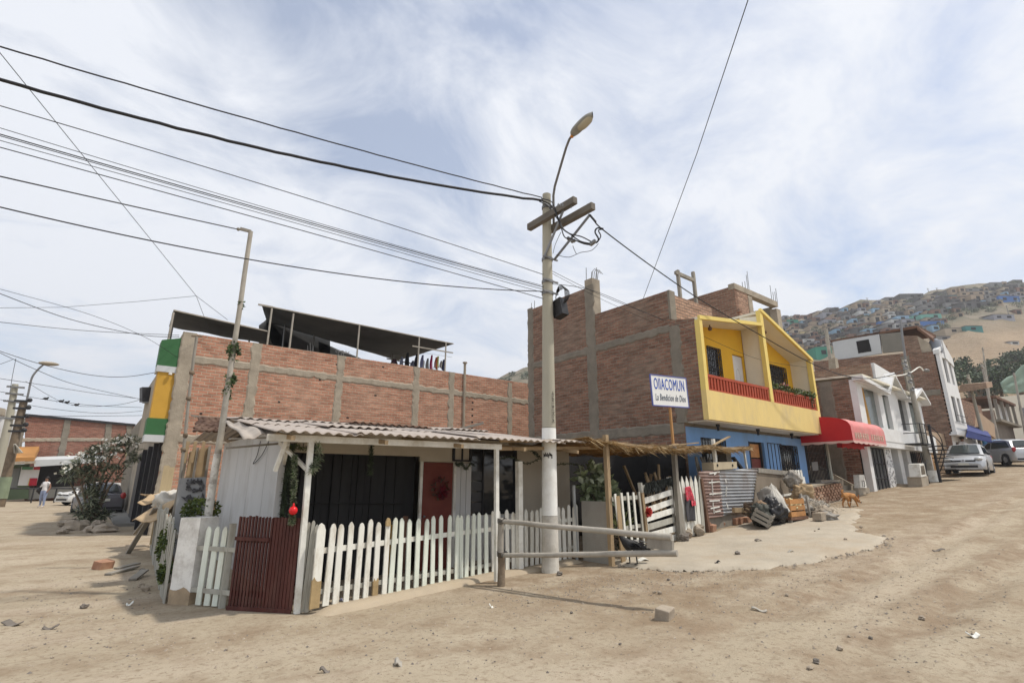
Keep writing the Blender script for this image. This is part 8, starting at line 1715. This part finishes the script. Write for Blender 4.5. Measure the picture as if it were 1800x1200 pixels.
# ================================================================== LOOSE STONES AND SCRAPS ON THE GROUND
def gpt(a, b): p = ong(a, b); p.z = G(p.x, p.y) + micro(p.x, p.y); return p
for i, (a, b, s, lab) in enumerate(((984, 1011, .10, 'dark stone close to the foot of the utility pole'), (1089, 996, .07, 'stone beside the low grey wall foot'), (1131, 1024, .055, 'pale stone between barrier and slab edge, left'), (1175, 1019, .05, 'pale stone between barrier and slab edge, right'), (1160, 1046, .06, 'dark stone under the barrier end'), (1151, 1043, .045, 'dark pebble left of the dark stone under the barrier end'), (1297, 979, .10, 'rounded pale stone on the middle of the slab'), (1184, 1027, .05, 'stone below the barrier tip'), (1620, 1084, .07, 'dark stone in the rut at the right'), (1436, 1168, .06, 'grey stone in the front rut'), (1424, 1177, .045, 'dark stone just below the grey one in the front rut'), (1515, 932, .07, 'dark stone on the far part of the slab'), (1440, 934, .05, 'dark pebble on the slab, right of the middle'), (1433, 938, .04, 'dark pebble on the slab, next to another'), (1487, 953, .07, 'pale stone near the right end of the slab'), (1005, 1080, .035, 'pebble below the barrier shadow'), (930, 1060, .04, 'pebble left of the barrier shadow'), (1004, 1122, .03, 'reddish pebble in the foreground'), (1090, 1133, .03, 'pale pebble in the foreground'), (1220, 1121, .03, 'dark pebble before the squared block'), (1493, 1121, .035, 'dark pebble by the rut edge, left'), (1530, 1121, .04, 'dark pebble by the rut edge, right'), (1477, 1142, .06, 'brown clod in the middle rut'), (1384, 1050, .05, 'dark stone on the road at the centre right'), (1541, 1050, .035, 'pebble far along the right road'), (340, 1122, .03, 'pebble before the red gate'), (92, 1156, .025, 'dark pebble at the lower left'), (250, 1005, .09, 'dark stone at the foot of the left fence'), (248, 1032, .09, 'grey stone lower at the foot of the left fence'), (256, 1038, .12, 'flat stone lowest at the foot of the left fence'), (148, 1068, .08, 'pale flat stone on the left dirt'), (398, 1142, .03, 'pale pebble below the pillar'))):
    p = gpt(a, b); stone((p.x, p.y, p.z + s * .3), (s * .6, s * .48, s * .36), 60 + i, m_stone if i % 3 else m_stoned, 'loose_stone', lab, 'stone', 'loose stones on the dirt')
p = gpt(1168, 1088); brk(p - Vector((0, 0, .03)), .3, .12, (.24, .17, .15), m_stone, 'pale squared block lying alone on the dirt below the barrier', 'bricks on the dirt')
p = gpt(179, 1000); brk(p - Vector((0, 0, .02)), .7, .2, (.28, .2, .16), m_brickp, 'reddish broken brick alone on the left dirt', 'bricks on the dirt')
for i, (a, b, w_, l_, mt, lab) in enumerate(((700, 1168, .10, .15, m_dustw, 'pale splintered board bit in the foreground dirt'), (1335, 1075, .25, .05, m_dustw, 'pale stick on the road at the centre right'), (1712, 1122, .16, .06, m_white, 'white scrap on the right road'), (228, 1063, .10, .06, m_white, 'white scrap by the left fence foot'), (1262, 995, .14, .05, m_blackp, 'dark scrap near the front slab edge'), (1391, 975, .2, .05, m_dustw, 'thin stick on the slab'), (1335, 955, .3, .08, m_stoned, 'dark twiggy scrap on the slab'), (863, 1068, .07, .05, m_white, 'white scrap before the barrier post'), (20, 1100, .3, .12, m_stoned, 'dark scrap at the left edge'), (88, 1106, .2, .05, m_stoned, 'thin dark twig on the left dirt'), (1650, 965, .3, .06, m_stoned, 'dark stick far along the right road'), (1130, 990, .3, .2, m_white, 'white rag on the ground behind the barrier'), (600, 1058, .08, .05, M('pale_blue_scrap', (.4, .42, .6), .7, .1, 5, 0), 'bluish scrap under the picket fence'), (570, 1180, .12, .04, m_stoned, 'dark twig in the centre foreground'))):
    p = gpt(a, b); mb = MB(); r_ = random.uniform(-.5, .5); T = Matrix.Translation(p + Vector((0, 0, .02))) @ Matrix.Rotation(r_ - .6, 4, 'Z') @ Matrix.Diagonal((.7, .7, .7, 1)); mb.grid(lambda u, v: T @ Vector(((u - .5) * w_, (v - .5) * l_, .03 * sin(u * 5 + i) + .02 * v)), 6, 4); o = solo(mb, 'ground_scrap', mt, lab, 'scrap', 'scraps on the dirt'); o.modifiers.new('thick', 'SOLIDIFY').thickness = .012
random.seed(21); gv = MB()
for k in range(5200):
    if k < 3600:
        a = random.uniform(40, 1780); b = random.triangular(985, 1198, 1040)
        if a > 880 and a < 1500 and random.random() < .5: b = random.gauss(1040, 28)
    else: a = random.gauss(1150, 170); b = 1022 - (a - 1150) * .09 + random.gauss(0, 13)
    if b < 985 or b > 1199: continue
    d = ray(a, b)
    if d.z >= -.02: continue
    q = CAM + d * (EYE / -d.z)
    if q.y > 6.9 and q.x > 1.0 or q.x > 17: continue
    s = random.choice((.008, .01, .012, .014, .018)) * random.uniform(.7, 1.2); z = G(q.x, q.y) * (1 if q.x > 6 else 1) + micro(q.x, q.y)
    if 8 < q.x < 18.6 and 4 < q.y: z = gz(q.x, q.y) + micro(q.x, q.y)
    vs = [Vector((q.x, q.y, z)) + Vector((s * random.uniform(.7, 1.3) * i, s * random.uniform(.7, 1.3) * j, s * random.uniform(.5, .9) * m)) for i, j, m in ((1, 0, 0), (-1, 0, 0), (0, 1, 0), (0, -1, 0), (0, 0, 1))]
    gv.add(vs, [(0, 2, 4), (2, 1, 4), (1, 3, 4), (3, 0, 4)], random.choice((0, 0, 1)))
for k in range(900):
    q = random.choice(poly); q = Vector((q.x + random.gauss(0, .09), q.y + random.gauss(0, .09) - .04, 0))
    if q.y > 6.4 or q.x > 14.2: continue
    s = random.choice((.012, .016, .02, .03, .04)) * random.uniform(.6, 1.1); z = gz(q.x, q.y) + micro(q.x, q.y) + .012
    vs = [Vector((q.x, q.y, z)) + Vector((s * random.uniform(.7, 1.3) * i, s * random.uniform(.7, 1.3) * j, s * random.uniform(.5, .9) * m)) for i, j, m in ((1, 0, 0), (-1, 0, 0), (0, 1, 0), (0, -1, 0), (0, 0, 1))]
    gv.add(vs, [(0, 2, 4), (2, 1, 4), (1, 3, 4), (3, 0, 4)], 0 if random.random() < .8 else 1)
solo(gv, 'gravel', [m_stone, m_stoned], 'loose gravel scattered over the dirt of the corner', 'gravel', kind='stuff')

# ================================================================== HAZE
hz = bpy.data.materials.new('haze'); hz.use_nodes = True; t = hz.node_tree; t.nodes.clear()
v_ = t.nodes.new('ShaderNodeVolumePrincipled'); o_ = t.nodes.new('ShaderNodeOutputMaterial'); t.links.new(v_.outputs[0], o_.inputs['Volume'])
v_.inputs['Color'].default_value = (.93, .95, 1, 1); v_.inputs['Density'].default_value = 0.0006; v_.inputs['Anisotropy'].default_value = .3
hb_ = MB().box(-760, 960, -180, 960, -6, 150).build('haze', hz); tag(hb_, 'thin pale haze over the town', kind='stuff')
